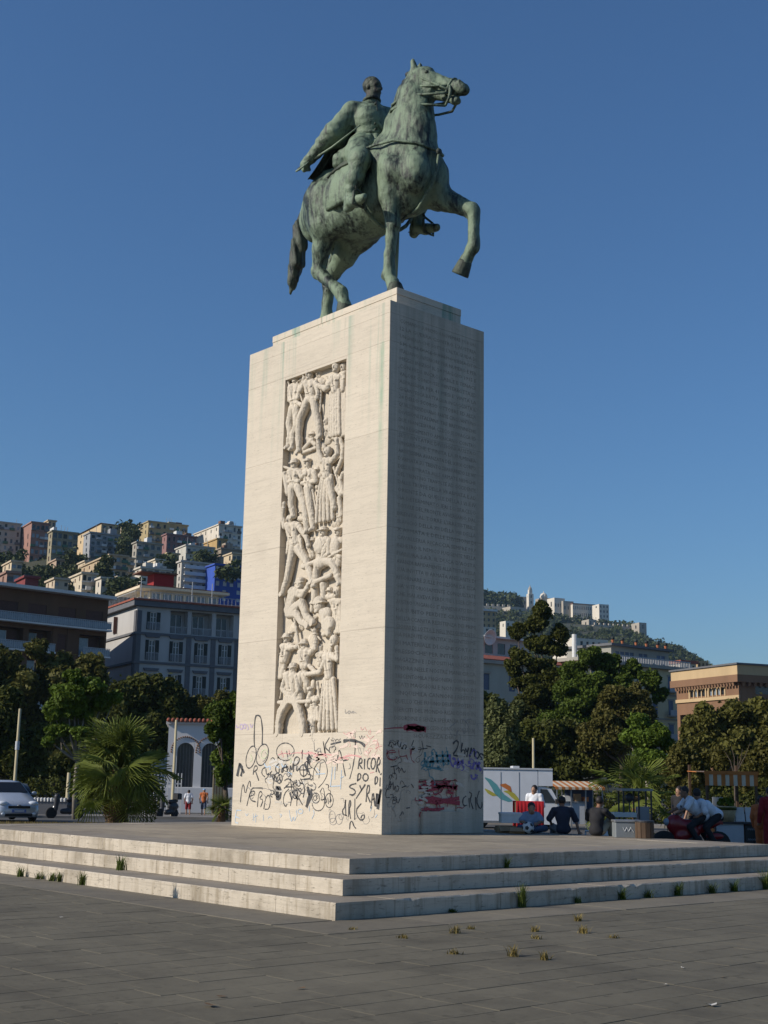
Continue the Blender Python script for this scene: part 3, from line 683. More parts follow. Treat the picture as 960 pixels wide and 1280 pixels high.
    st_tube('sash', [w(-2.0, -.40, 17.45), w(-1.72, -.18, 17.15), w(-1.70, .12, 16.85), w(-1.85, .36, 16.62)], [.035, .04, .04, .035], 'bronze_pale')
    # hair cap, belt, collar, epaulettes, buttons
    st_part('hair', [ell(hh(-.045, 0, .115), (.225, .205, .215), .03), ell(hh(.17, 0, .0), (.16, .3, .16), .03, 1)], .03, 'bronze_dark', lambda x, y, z: .008*np.sin(40*x+20*z)*np.sin(44*y))
    bl = [];
    for i in range(21): a = 2*math.pi*i/20; bl.append(q(-2.07+.385*math.cos(a), .41*math.sin(a), 16.58+.01*math.cos(a)))
    st_tube('belt', bl, .05)
    cl = []
    for i in range(17): a = 2*math.pi*i/16; cl.append(q(-2.06+.185*math.cos(a), .185*math.sin(a), 17.58+.03*math.cos(a)))
    st_tube('collar', cl, .045, 'bronze_dark')
    for s in (-1, 1): st_tube('shoulder_board', [w(-2.1, s*.2, 17.56), w(-2.1, s*.46, 17.52)], [.06, .075], 'bronze_dark')
    # cape hanging from the shoulders behind the sword arm down over the croup
    V = []; F = []; nu, nv = 40, 26
    for lay in (0, 1):
        for j in range(nv+1):
            v = j/nv
            for i in range(nu+1):
                u = i/nu*2-1
                tx, ty, tz = w(-2.28-.05*(1-abs(u)), u*.50, 17.50-.06*abs(u)); ty -= Y0
                bx, by, bz = -3.18-.42*(1-abs(u+.25)), u*.88-.04, 15.98-.36*max(0, abs(u)-.35)
                sag = math.sin(v*math.pi)*.14
                fold = .12*math.sin(u*15+1.5*math.sin(v*3))*min(1, v*1.6)
                x = tx+(bx-tx)*v**1.15-fold*.8+sag*.25-.05*lay; y = ty+(by-ty)*v**.8+fold*.25; z = tz+(bz-tz)*v-sag*.5+fold*.5
                V.append(Vector(q(x, y, z-.03*lay))-SOFF)
    m = (nu+1)*(nv+1)
    for j in range(nv):
        for i in range(nu):
            k = j*(nu+1)+i; F += [(k, k+1, k+nu+2, k+nu+1), (m+k, m+k+nu+1, m+k+nu+2, m+k+1)]
    for i in range(nu): k = nv*(nu+1)+i; F += [(k, k+1, m+k+1, m+k), (i, m+i, m+i+1, i+1)]
    for j in range(nv):
        for i in (0, nu): k = j*(nu+1)+i; F.append((k, k+nu+1, m+k+nu+1, m+k))
    mesh_obj('cape', V, F, 'bronze_dark', ST, True)
    # sabre
    hc = palm+hv*.05; tip = Vector(q(-1.72, -.62, 16.60)); dr = (tip-hc).normalized()
    sab = st_tube('sabre', [hc+dr*.12, hc.lerp(tip, .5)+Vector((0, 0, -.05)), tip], [.032, .028, .012], 'bronze_pale', 6)
    ring = []
    a1 = dr.orthogonal().normalized(); a2 = dr.cross(a1)
    for i in range(15): a = 2*math.pi*i/14; ring.append(hc-dr*.02+dr*.22*math.cos(a)+a1*.22*math.sin(a))
    st_tube('hilt_guard', ring, .022, 'bronze_pale', 6, sab); st_tube('grip', [hc-dr*.2, hc+dr*.15], .04, 'bronze_dark', 6, sab)
    # scabbard, stirrups with leathers
    st_tube('scabbard', [q(-1.9, .62, 16.25), q(-2.1, .95, 15.2), q(-2.14, .95, 13.9), q(-2.14, .95, 13.35)], [.06, .055, .05, .03], 'bronze_pale', 8)
    for s in (-1, 1):
        st = st_tube('stirrup', [q(-1.18, s*.94, 14.24), q(-1.18, s*.92, 14.54), q(-1.28, s*1.06, 14.68), q(-1.18, s*1.22, 14.54), q(-1.18, s*1.24, 14.24), q(-1.18, s*.94, 14.24)], .032, 'bronze_dark', 6)
        st_tube('stirrup_leather', [q(-1.28, s*1.06, 14.67), q(-1.62, s*.98, 15.5), q(-1.9, s*.75, 15.9)], .03, 'bronze_dark', 6, st)
        st_tube('spur', [q(-1.62, s*1.02, 14.44), q(-1.80, s*1.02, 14.45)], [.03, .015], 'bronze_dark', 6)
build_rider()
# ------------------------------------------------------------------ carved marble-white relief of soldiers and women, figure by figure
REL = empty('relief', (0, 0, 0), 0, PED)
def RA(u, v, d=.10): p = ony(330+u/4.923, 430+v/4.923, d); return np.array((p.x, d, p.z))       # upper half of the panel
def RB(u, v, d=.10): p = ony(330+u/4.923, 670+v/4.923, d); return np.array((p.x, d, p.z))       # lower half
K_ = 1/268.0
def fig(M, head=None, hr=25, hat=None, face=1, sh=None, pel=None, arms=(), legs=(), skirt=None, bars=(), lumps=(), d=.11, tw=34, arm=17, leg=25, boot=True, name='relief_figure'):
    """M maps traced points to the panel; d is how deep the figure's core lies behind the face"""
    P = []
    if head:
        h = M(*head, d); r = hr*K_
        P += [ell(h, (r*1.05, r*.95, r*1.25), .02), ell(h+np.array((0, -r*.98, -r*.1)), (r*.20, r*.34, r*.38), .006), cone(h+np.array((-.5*r, -r*.80, r*.28)), r*.16, h+np.array((.5*r, -r*.80, r*.28)), r*.16, .006), ell(h+np.array((-.36*r, -r*.95, r*.05)), (r*.22, r*.2, r*.14), .005, 1), ell(h+np.array((.36*r, -r*.95, r*.05)), (r*.22, r*.2, r*.14), .005, 1), cone(h+np.array((-.25*r, -r*.98, -r*.62)), r*.08, h+np.array((.25*r, -r*.98, -r*.62)), r*.08, .004, 1), ell(h+np.array((0, -r*.7, -r*.95)), (r*.45, r*.35, r*.25), .01)]
        if hat == 'helmet': P += [ell(h+np.array((0, 0, r*.45)), (r*1.25, r*1.15, r*.95), .01), ell(h+np.array((0, -.02, r*.12)), (r*1.5, r*1.35, r*.2), .01)]
        if hat == 'cap': P += [ell(h+np.array((0, 0, r*.75)), (r*1.35, r*1.2, r*.55), .012), ell(h+np.array((r*.2, -r*.8, r*.4)), (r*.9, r*.7, r*.14), .01)]
        if hat == 'brim': P += [ell(h+np.array((0, 0, r*.7)), (r*1.05, r*1.0, r*.8), .01), ell(h+np.array((0, -.01, r*.4)), (r*2.0, r*1.5, r*.2), .01)]
        if hat == 'hair': P += [ell(h+np.array((0, .01, r*.3)), (r*1.2, r*1.05, r*1.2), .01)]
    if sh:
        a, b = M(*sh[0], d), M(*sh[1], d); mid = (a+b)/2
        if head: P.append(cone(mid, 15*K_, h, 14*K_, .03))
        P.append(cone(a, 20*K_, b, 20*K_, .02))
        if pel:
            p = M(*pel, d); w_ = tw*K_
            P += [cone(mid+(a-mid)*.45, w_*.82, p+(a-mid)*.25, w_*.72, .018), cone(mid+(b-mid)*.45, w_*.82, p+(b-mid)*.25, w_*.72, .018), ell(p, (w_*1.15, w_*.85, w_*.8), .02)]
            fr = np.array((0, -w_*.80, 0)); P += [cone(a*.8+b*.2+fr, .014, p+(b-mid)*.3+fr, .014, .006), cone(mid+fr*1.05, .008, p+fr*1.0, .008, .005, 1), ell(mid*.75+p*.25+(b-mid)*.5+fr, (.035, .02, .03), .006)]
            wa = mid*.35+p*.65; P.append(ell(wa, (w_*1.12, w_*1.02, .020), .004))
    for c in arms:
        q_ = [M(u, v, d-.03-.01*i) for i, (u, v) in enumerate(c)]; n = len(q_)
        P += chain(q_, [arm*K_*(1.15-.35*i/max(1, n-1)) for i in range(n)], .010)
        for i in range(1, n): m_ = q_[i-1]*.35+q_[i]*.65; P.append(ell(m_, (arm*K_*1.12, arm*K_*1.12, .016), .006))
        hnd = q_[-1]; dv = hnd-q_[-2]; dv = dv/max(1e-6, np.linalg.norm(dv)); P.append(ell(hnd, (arm*K_*.95,)*3, .008)); sv = np.array((dv[2], 0, -dv[0]))
        for j in (-1, 0, 1): P.append(cone(hnd+sv*.018*j, .013, hnd+dv*.06+sv*.024*j, .009, .004))
    for c in legs:
        q_ = [M(u, v, d-.012*i) for i, (u, v) in enumerate(c)]; n = len(q_)
        P += chain(q_, [leg*K_*(1.25-.5*i/max(1, n-1)) for i in range(n)], .012)
        if boot and n > 2:
            for j in range(5): f_ = .30+.13*j; m_ = q_[-2]*(1-f_)+q_[-1]*f_; rr_ = leg*K_*(1.02-.05*j); P.append(ell(m_, (rr_, rr_, .013), .003))
            k2 = q_[-2]*.62+q_[-1]*.38; P.append(cone(k2, leg*K_*.95, q_[-1], leg*K_*.72, .01)); P.append(cone(q_[-1]+np.array((0, 0, 0)), leg*K_*.72, q_[-1]+np.array((-.03, -.07, -.035)), leg*K_*.52, .015))
    if skirt:
        q_ = [M(u, v, d-.01*i) for i, (u, v, w) in enumerate(skirt)]; n = len(q_)
        for j in (-1, -.5, 0, .5, 1):
            P += [cone(q_[i]+np.array((j*skirt[i][2]*K_*1.5, 0, 0)), .062-.012*abs(j), q_[i+1]+np.array((j*skirt[i+1][2]*K_*1.5, 0, 0)), .062-.012*abs(j), .008) for i in range(n-1)]
    for c in bars: P.append(cone(M(c[0], c[1], d-.06), c[4]*K_, M(c[2], c[3], d-.06), (c[5] if len(c) > 5 else c[4])*K_, .01))
    for c in lumps: P.append(ell(M(c[0], c[1], d-(c[5] if len(c) > 5 else .02)), (c[2]*K_*1.4, c[4]*K_, c[3]*K_), .03))
    def folds(x, y, z): return .0042*np.sin(66*x+24*z+4*np.sin(17*z+6*x))*np.sin(7*z+11*x)+.0026*np.sin(92*z+52*x+3*np.sin(23*x))*np.sin(9*x+5*z)
    V, F = sdf_mesh(P, .0125, folds); V[:, 1] = np.maximum(V[:, 1]*.92-.004, -.0) if 0 else np.maximum(V[:, 1], -.012)
    mesh_obj(name, V-np.array(POFF), F, 'travertine_carved', REL, True)
pbox('relief_ground', RX0+.004, RX1-.004, .175, RDEP+.02, RZ0+.004, RZ1-.004, 'travertine_carved')
def build_relief():
    A, B = RA, RB
    fig(A, (345, 185), 24, 'cap', sh=((325, 225), (375, 235)), pel=(345, 330), d=.20, arms=[[(330, 230), (330, 300)]])
    fig(A, (195, 212), 25, 'cap', sh=((163, 268), (228, 268)), pel=(192, 395), arms=[[(163, 270), (160, 345), (232, 375)], [(228, 270), (212, 330), (170, 350)]], legs=[[(180, 400), (160, 490), (165, 560), (152, 632)], [(205, 400), (205, 500), (182, 560), (178, 640)]], bars=[(146, 210, 172, 335, 7)], d=.13)
    fig(A, (282, 192), 26, 'cap', sh=((250, 240), (322, 240)), pel=(292, 340), arms=[[(252, 245), (228, 285), (248, 215)], [(322, 245), (335, 300), (330, 330)]], legs=[[(275, 350), (225, 460), (215, 540), (218, 655)], [(312, 350), (325, 440), (340, 500), (346, 568)]], bars=[(240, 170, 262, 330, 7)], d=.10)
    fig(A, (447, 142), 27, 'hair', sh=((415, 205), (470, 205)), pel=(440, 290), arms=[[(418, 210), (395, 268), (330, 262)], [(425, 225), (380, 280), (318, 245)]], skirt=[(440, 295, 26), (438, 400, 27), (436, 560, 32)], d=.10, tw=28)
    fig(A, (492, 142), 22, 'hair', sh=((478, 190), (505, 195)), pel=(492, 260), arms=[[(484, 200), (488, 285), (498, 180)]], skirt=[(492, 260, 14), (490, 400, 15), (488, 560, 16)], d=.16, tw=20)
    fig(A, (392, 668), 25, 'hair', sh=((365, 722), (420, 718)), pel=(388, 815), arms=[[(362, 722), (340, 665), (336, 590)], [(422, 718), (455, 675), (448, 590)]], legs=[[(405, 850), (420, 920), (435, 1010)]], skirt=[(388, 820, 30), (375, 950, 42), (375, 1085, 50)], d=.10, tw=30, boot=False)
    fig(A, None, lumps=[], bars=[(425, 575, 470, 590, 14), (470, 590, 488, 640, 15), (488, 640, 482, 710, 15), (482, 710, 450, 790, 15), (490, 800, 450, 900, 18, 12), (470, 830, 490, 920, 16), (455, 890, 480, 925, 20), (465, 950, 480, 1050, 16)], d=.17, name='relief_drapery')
    fig(A, None, lumps=[(400, 590, 30, 34, 20, .0)], bars=[(270, 580, 320, 620, 14), (245, 650, 300, 590, 16), (240, 670, 320, 640, 12), (330, 575, 375, 640, 14)], d=.19, name='relief_drapery')
    fig(A, (190, 738), 25, 'helmet', sh=((160, 785), (225, 790)), pel=(190, 880), arms=[[(160, 790), (148, 850), (215, 845)], [(225, 795), (235, 820), (262, 798)]], legs=[[(178, 885), (172, 990), (185, 1060)], [(215, 885), (250, 985), (262, 1060), (266, 1150)]], bars=[(118, 755, 215, 785, 9), (128, 800, 150, 920, 18)], lumps=[(150, 905, 18, 24, 22)], d=.11)
    fig(A, (270, 735), 24, 'cap', sh=((248, 790), (312, 790)), pel=(282, 885), arms=[[(312, 795), (322, 845), (240, 858)]], legs=[[(275, 890), (288, 990), (298, 1060), (305, 1135)]], d=.14)
    fig(A, (160, 1085), 24, 'hair', sh=((130, 1120), (215, 1115)), pel=(190, 1230), arms=[[(130, 1125), (116, 1065), (126, 985)], [(215, 1120), (262, 1190), (275, 1240)]], skirt=[(190, 1190, 34), (190, 1260, 42)], d=.10)
    fig(A, (368, 1158), 25, 'brim', sh=((335, 1210), (405, 1210)), pel=(360, 1330), arms=[[(405, 1215), (400, 1290), (330, 1345)]], d=.12)
    fig(A, (458, 1158), 24, 'cap', sh=((430, 1210), (482, 1210)), pel=(450, 1320), arms=[[(435, 1215), (420, 1280), (470, 1310)]], d=.15, tw=28)
    # lower half
    fig(B, None, pel=None, legs=[[(185, 70), (162, 190), (145, 270), (118, 352)], [(215, 80), (260, 150), (285, 215), (300, 275)]], skirt=[(190, 30, 40), (190, 95, 46)], d=.10)
    fig(B, None, arms=[[(390, 60), (360, 140), (250, 188)]], lumps=[(350, 60, 40, 60, 30), (255, 185, 26, 22, 24, .05)], d=.11)
    fig(B, None, legs=[[(355, 150), (425, 165), (450, 230), (472, 290)], [(340, 170), (325, 230), (320, 300)]], lumps=[(350, 170, 40, 36, 30), (440, 60, 30, 60, 24), (465, 150, 16, 40, 20, -.02)], bars=[(295, 292, 412, 243, 15), (400, 130, 480, 85, 9)], d=.12)
    fig(B, (228, 292), 28, 'helmet', sh=((165, 345), (225, 335)), pel=(160, 455), arms=[[(215, 345), (250, 345), (275, 298)], [(175, 350), (235, 370), (268, 320)]], legs=[[(165, 470), (235, 410), (265, 500), (305, 532)], [(160, 480), (205, 480), (235, 530), (275, 548)]], d=.09, tw=38)
    fig(B, None, legs=[[(320, 300), (318, 370), (300, 455)], [(375, 300), (372, 380)]], d=.16, boot=False)
    fig(B, (345, 428), 38, 'brim', lumps=[(400, 545, 40, 46, 34, .04), (385, 480, 34, 40, 28), (375, 605, 18, 16, 20)], bars=[(360, 470, 400, 600, 22)], d=.12)
    fig(B, (455, 345), 27, 'hair', sh=((430, 400), (475, 405)), pel=(450, 480), skirt=[(450, 430, 22), (448, 520, 26), (456, 590, 24)], d=.16, tw=24)
    fig(B, (143, 628), 24, 'helmet', sh=((115, 680), (175, 680)), pel=(125, 770), arms=[[(170, 690), (150, 690), (205, 682)]], skirt=[(120, 740, 24), (100, 870, 14)], d=.12, tw=30)
    fig(B, (172, 612), 22, 'cap', d=.19)
    fig(B, (250, 668), 25, 'helmet', sh=((225, 715), (290, 715)), pel=(255, 800), arms=[[(290, 720), (318, 690), (322, 640), (312, 585)], [(228, 720), (240, 790), (262, 800)]], legs=[[(235, 860), (225, 930), (230, 1000)], [(260, 860), (270, 920)]], bars=[(190, 512, 242, 832, 11, 5)], d=.13)
    fig(B, (182, 812), 24, 'helmet', sh=((135, 855), (205, 865)), pel=(180, 1000), arms=[[(140, 860), (115, 940), (170, 1010)], [(205, 870), (215, 950), (175, 1020)]], legs=[[(155, 1010), (110, 1085), (95, 1150), (92, 1212)], [(200, 1010), (222, 1080), (240, 1150), (245, 1212)]], skirt=[(172, 900, 30), (178, 1020, 44)], bars=[(92, 1024, 288, 1018, 12)], d=.09, leg=27)
    fig(B, (432, 648), 26, 'hair', sh=((375, 745), (425, 735)), pel=(402, 870), arms=[[(385, 760), (345, 838), (265, 852)], [(425, 745), (455, 760), (450, 690)]], skirt=[(402, 880, 26), (400, 1000, 38), (398, 1185, 52)], d=.09, tw=28)
    fig(B, None, lumps=[(385, 740, 20, 40, 18)], bars=[(365, 770, 415, 700, 9), (280, 800, 330, 850, 14)], d=.16, name='relief_drapery')
    fig(B, (288, 955), 21, 'cap', sh=((280, 1000), (330, 1005)), pel=(310, 1060), arms=[[(285, 1010), (270, 1040), (285, 980)]], skirt=[(310, 1060, 22), (310, 1130, 28)], legs=[[(305, 1130), (305, 1170), (308, 1215)]], d=.11, tw=24, leg=20)
    fig(B, None, lumps=[(260, 920, 14, 50, 18), (305, 920, 14, 40, 16), (180, 1120, 26, 60, 14, -.06)], bars=[(435, 900, 455, 1150, 10)], d=.18, name='relief_drapery')
    # rocky ground under the top groups
    fig(A, None, lumps=[(260, 660, 40, 24, 18, -.02), (290, 1120, 50, 30, 20, -.03), (450, 1090, 40, 40, 20, -.03), (240, 1000, 20, 60, 16, -.04)], d=.16, name='relief_rock')
    fig(B, None, lumps=[(210, 560, 50, 36, 20, -.02), (300, 640, 30, 40, 18, -.04), (300, 700, 40, 60, 18, -.05), (420, 400, 30, 40, 18, -.04)], d=.16, name='relief_rock')
build_relief()
def build_crowd():
    A, B = RA, RB
    fig(A, (238, 232), 20, 'helmet', sh=((220, 270), (258, 272)), pel=(240, 340), d=.185, tw=22); fig(A, (410, 210), 19, 'cap', sh=((395, 245), (425, 245)), d=.19, tw=20)
    fig(A, (385, 480), 20, 'hair', sh=((365, 520), (405, 520)), pel=(385, 570), d=.185, tw=22); fig(A, (300, 560), 18, 'helmet', d=.18)
    fig(A, (330, 780), 19, 'helmet', sh=((318, 815), (350, 815)), pel=(335, 880), d=.19, tw=20); fig(A, (470, 990), 19, 'cap', sh=((452, 1025), (485, 1025)), pel=(468, 1090), d=.18, tw=22)
    fig(A, (240, 1040), 19, 'helmet', sh=((225, 1075), (260, 1075)), d=.185, tw=20); fig(A, (300, 1215), 20, 'helmet', sh=((280, 1250), (320, 1250)), pel=(300, 1310), d=.18, tw=24)
    fig(B, (110, 440), 18, 'helmet', d=.185); fig(B, (410, 340), 20, 'helmet', sh=((392, 375), (430, 375)), d=.185, tw=22); fig(B, (320, 520), 20, 'cap', sh=((300, 555), (338, 555)), pel=(320, 610), d=.185, tw=22)
    fig(B, (350, 690), 20, 'hair', sh=((332, 728), (368, 728)), pel=(350, 790), d=.185, tw=22); fig(B, (120, 730), 18, 'helmet', d=.15); fig(B, (240, 880), 19, 'helmet', sh=((222, 915), (262, 915)), pel=(242, 980), d=.185, tw=22); fig(B, (350, 960), 18, 'hair', sh=((336, 995), (365, 995)), pel=(350, 1060), legs=[[(345, 1070), (345, 1140), (348, 1212)]], d=.185, tw=20, leg=18)
    for c in ((A, 205, 240, 250, 400), (A, 355, 250, 345, 420), (A, 430, 760, 470, 900), (A, 235, 700, 300, 830), (A, 300, 900, 330, 1080), (B, 120, 300, 140, 470), (B, 280, 560, 350, 640), (B, 420, 610, 470, 760), (B, 130, 830, 100, 1000), (B, 330, 900, 345, 1010)): fig(c[0], None, bars=[(c[1], c[2], c[3], c[4], 8, 5)], d=.15, name='relief_rifle')
build_crowd()
# ------------------------------------------------------------------ spray-paint graffiti, stroke by stroke, on the two visible faces
def spray(name, col):
    m, t, b = new_mat(name); n = noise(t, geo_pos(t), 45, 4, .7)
    t.links.new(ramp(t, n, [(.3, col), (.75, tuple(min(1, c*1.5+.03) for c in col))]), b.inputs['Base Color']); b.inputs['Roughness'].default_value = .6
for n_, c_ in dict(spray_black=(.028, .028, .03), spray_grey=(.20, .19, .18), spray_red=(.24, .016, .032), spray_pink=(.50, .26, .24), spray_teal=(.06, .17, .20), spray_violet=(.12, .09, .28), spray_blue=(.34, .42, .50), spray_lilac=(.38, .30, .46), spray_green=(.42, .47, .30)).items(): spray(n_, c_)
gcount = [0]
def ribbon(name, strokes, M, nrm, wid, mat):
    """strokes: polylines of traced points; wid in metres; nrm 'y' = lit face, 'x' = shaded face"""
    gcount[0] += 1; off = .003+.0004*(gcount[0] % 12)
    V = []; F = []
    for st in strokes:
        w = wid*(1.32 if mat == 'spray_black' else 1.15)
        if isinstance(st[0], (int, float)): w, st = w*st[0], st[1]
        p2 = [Vector((M(*p).x, M(*p).z)) if nrm == 'y' else Vector((M(*p).y, M(*p).z)) for p in st]
        if len(p2) > 2:                      # smooth by one Chaikin pass
            c = [p2[0]]
            for a, b in zip(p2[:-1], p2[1:]): c += [a*.75+b*.25, a*.25+b*.75]
            p2 = c+[p2[-1]]
        k = 0
        for i, p in enumerate(p2):
            t = (p2[min(i+1, len(p2)-1)]-p2[max(i-1, 0)])
            t = t.normalized() if t.length > 1e-6 else Vector((1, 0)); n = Vector((-t.y, t.x))*(w*.5*(.62+.7*((i*37+gcount[0]*3) % 7)/7))
            for s in (1, -1):
                e = p+n*s; V.append(((e.x, -off, e.y) if nrm == 'y' else (off, e.x, e.y)))
        b = len(V)-2*len(p2)
        for i in range(len(p2)-1): a = b+2*i; F.append((a, a+1, a+3, a+2))
    V = [Vector(v)-POFF for v in V]
    return mesh_obj(name, V, F, mat, PED)
def GL(u, v): return ony(280+u/7.527, 880+v/7.527, 0)
def GR(u, v): return ony(380+u/7.527, 880+v/7.527, 0)
def GS(u, v): return onx(470+u/6.4, 890+v/6.4, 0)
def oval(cx, cy, rx, ry, rot=0.0, n=16, a0=0, a1=6.283):
    o = []
    for i in range(n+1):
        a = a0+(a1-a0)*i/n; x, y = rx*math.cos(a), ry*math.sin(a); o.append((cx+x*math.cos(rot)-y*math.sin(rot), cy+x*math.sin(rot)+y*math.cos(rot)))
    return o
g = lambda st, mat='spray_black', w=.022, M=GL, f='y': ribbon('graffiti', st, M, f, w, mat)
spray('haze_grey', (.40, .365, .31)); spray('haze_blue', (.46, .43, .385)); spray('haze_rose', (.54, .43, .36))
rgg = random.Random(21)
def smear(M, f, boxes, mat, n, w):
    for (u0, u1, v0, v1) in boxes:
        st = []
        for _ in range(n):
            u, v = rgg.uniform(u0, u1), rgg.uniform(v0, v1); a = rgg.uniform(-.5, .5); l = rgg.uniform(30, 90); st.append((rgg.uniform(.5, 1.3), [(u, v), (u+l*.5*math.cos(a), v+l*.5*math.sin(a)+rgg.uniform(-14, 14)), (u+l*math.cos(a), v+l*math.sin(a))]))
        ribbon('spray_haze', st, M, f, w, mat)
def scribble(M, f, boxes, mat, n, w):
    for (u0, u1, v0, v1) in boxes:
        st = []
        for _ in range(n):
            u, v = rgg.uniform(u0, u1), rgg.uniform(v0, v1); p_ = [(u, v)]; a = rgg.uniform(0, 6.28)
            for _k in range(rgg.randint(3, 7)): a += rgg.uniform(.4, 1.9)*rgg.choice((1, 1, -1)); l = rgg.uniform(14, 46); u += l*math.cos(a)*.7; v += l*math.sin(a); p_.append((u, v))
            st.append((rgg.uniform(.5, 1.2), p_))
        ribbon('graffiti', st, M, f, w, mat)
smear(GL, 'y', [(430, 820, 480, 960)], 'haze_grey', 26, .05); smear(GL, 'y', [(380, 800, 540, 760)], 'haze_blue', 10, .05); smear(GR, 'y', [(0, 330, 440, 560), (330, 720, 260, 520)], 'haze_rose', 14, .05); pass
smear(GS, 'x', [(100, 300, 240, 420), (360, 800, 330, 480), (330, 660, 540, 830)], 'haze_grey', 10, .05)
scribble(GL, 'y', [(430, 820, 520, 900)], 'spray_black', 13, .016); scribble(GL, 'y', [(400, 800, 500, 860), (110, 420, 420, 960)], 'spray_grey', 9, .012); scribble(GR, 'y', [(0, 260, 420, 940)], 'spray_black', 8, .014); scribble(GR, 'y', [(380, 720, 240, 480)], 'spray_pink', 10, .010); scribble(GR, 'y', [(60, 700, 280, 480), (240, 700, 960, 1120)], 'spray_grey', 7, .010)
scribble(GS, 'x', [(80, 340, 220, 420), (90, 300, 420, 700)], 'spray_black', 7, .012); scribble(GS, 'x', [(340, 660, 545, 640), (350, 660, 690, 780)], 'spray_red', 9, .022); scribble(GS, 'x', [(380, 600, 310, 450)], 'spray_teal', 9, .020); scribble(GS, 'x', [(600, 830, 370, 480)], 'spray_violet', 6, .018); scribble(GS, 'x', [(560, 840, 110, 200), (100, 300, 640, 860)], 'spray_grey', 7, .010)
g([(1.2, [(288, 395), (284, 340), (288, 200), (296, 115), (318, 103), (345, 118), (356, 170), (364, 250), (360, 378)])])
g([oval(255, 500, 44, 108, .22), oval(362, 478, 54, 104, .25)])
g([oval(578, 450, 84, 84, 0, 20, .9, 6.9)], w=.018)
g([(2.6, [(150, 555), (125, 680)]), (2.2, [(150, 565), (175, 610), (160, 680)]), (1.8, [(175, 610), (190, 650)])], w=.03)
g([[(275, 665), (285, 585), (310, 580), (318, 610), (285, 640)], [(300, 640), (328, 720)], [(395, 595), (360, 610), (355, 660), (385, 685)], [(395, 610), (400, 670), (425, 650)], [(435, 640), (440, 700), (455, 650), (470, 720), (480, 660)], oval(500, 690, 25, 40, .2), oval(525, 705, 24, 42, .2)], w=.022)
g([(2.2, [(450, 660), (470, 720)]), (2.0, [(485, 680), (500, 720)]), (1.8, [(520, 690), (540, 740)])], w=.022)
g([[(155, 925), (168, 790), (185, 745), (200, 860), (225, 760), (245, 712), (252, 780)], [(215, 960), (240, 850), (265, 790), (300, 790), (365, 790)], [(240, 870), (290, 850), (290, 820), (255, 820), (235, 870), (260, 910), (300, 920)], [(315, 970), (325, 850), (345, 815), (365, 850), (330, 890), (372, 900), (345, 970)], [(375, 990), (390, 890), (420, 850), (440, 900), (425, 990), (385, 990)]], w=.020)
g([[(120, 1000), (108, 1060), (104, 1115), (135, 1120)], [(112, 1060), (150, 1075)], [(120, 1000), (165, 1000)]], 'spray_blue', .02)
g([[(205, 1030), (215, 1055), (230, 1030)], [(275, 1030), (280, 1100)], [(300, 1030), (300, 1115)], [(278, 1065), (318, 1050)], [(370, 1040), (372, 1100)], oval(435, 1080, 18, 20, 0, 8, 3.1, 6.2), [(525, 1035), (548, 1045), (530, 1065)]], 'spray_blue', .014)
g([[(615, 1000), (625, 1080), (640, 1110), (652, 1050), (660, 1110), (680, 1060)], oval(720, 1010, 24, 22, .1, 12), [(680, 1000), (690, 1060)]], 'spray_blue', .016)
g([[(120, 195), (118, 225), (140, 215)], oval(165, 215, 14, 25), oval(195, 210, 12, 22), [(215, 190), (235, 235), (220, 240)], [(245, 185), (262, 230), (275, 190)]], 'spray_lilac', .02)
g([[(520, 560), (485, 590), (490, 640), (520, 650), (520, 610)], [(550, 640), (580, 545), (600, 640)], [(560, 600), (605, 590)], [(620, 640), (625, 560), (640, 640), (650, 560)], [(655, 640), (660, 520), (690, 490), (718, 520), (690, 570), (660, 580)], [(690, 580), (680, 640), (715, 600)]], w=.022)
g([oval(750, 625, 36, 55), [(715, 620), (790, 620)], [(745, 575), (752, 690)], [(720, 710), (820, 705)], [(720, 700), (765, 790), (745, 860), (690, 790)], [(790, 600), (820, 690)], [(785, 520), (800, 480), (825, 520), (800, 570), (828, 600)]], w=.018)
g([(2.4, [(500, 770), (490, 890), (520, 890), (540, 830), (515, 780), (500, 800)]), (2.2, [(510, 790), (505, 880)])], w=.028)
g([[(610, 800), (570, 840), (555, 920), (580, 970), (595, 940)], [(570, 720), (600, 700), (640, 720), (660, 760)], [(580, 780), (665, 780)], [(625, 700), (640, 830)], oval(672, 850, 22, 40, .1), (1.8, [(620, 830), (640, 900)]), (1.8, [(640, 820), (700, 900)]), [(640, 870), (625, 960)], [(690, 800), (685, 960)], [(700, 800), (730, 790), (720, 860), (695, 870), (740, 950)], [(745, 880), (765, 800)]], w=.022)
g([(2.2, [(790, 780), (805, 860), (828, 800)]), (2.4, [(828, 830), (800, 920), (775, 970)])], w=.026)
g([[(660, 720), (672, 760), (680, 700), (692, 760)], [(590, 660), (610, 690), (640, 650)], [(560, 620), (590, 640), (610, 600)], [(440, 520), (460, 500), (480, 525)]], w=.016)
g([[(380, 560), (400, 600), (440, 580), (430, 620)], [(540, 560), (560, 600), (590, 570)], [(480, 580), (520, 600)], [(600, 640), (640, 660)]], 'spray_blue', .03)
g([[(510, 480), (560, 460), (620, 470), (700, 455), (780, 470), (825, 470)], [(540, 440), (560, 500)], [(610, 430), (620, 480)], [(730, 440), (738, 500)]], 'spray_pink', .02)
g([oval(380, 470, 28, 44, .3), [(250, 470), (270, 520), (250, 540)], [(610, 500), (640, 540), (620, 560)]], 'spray_green', .018)
g([[(740, 430), (735, 520)], [(795, 440), (800, 560)], [(590, 440), (600, 500)]], w=.016)
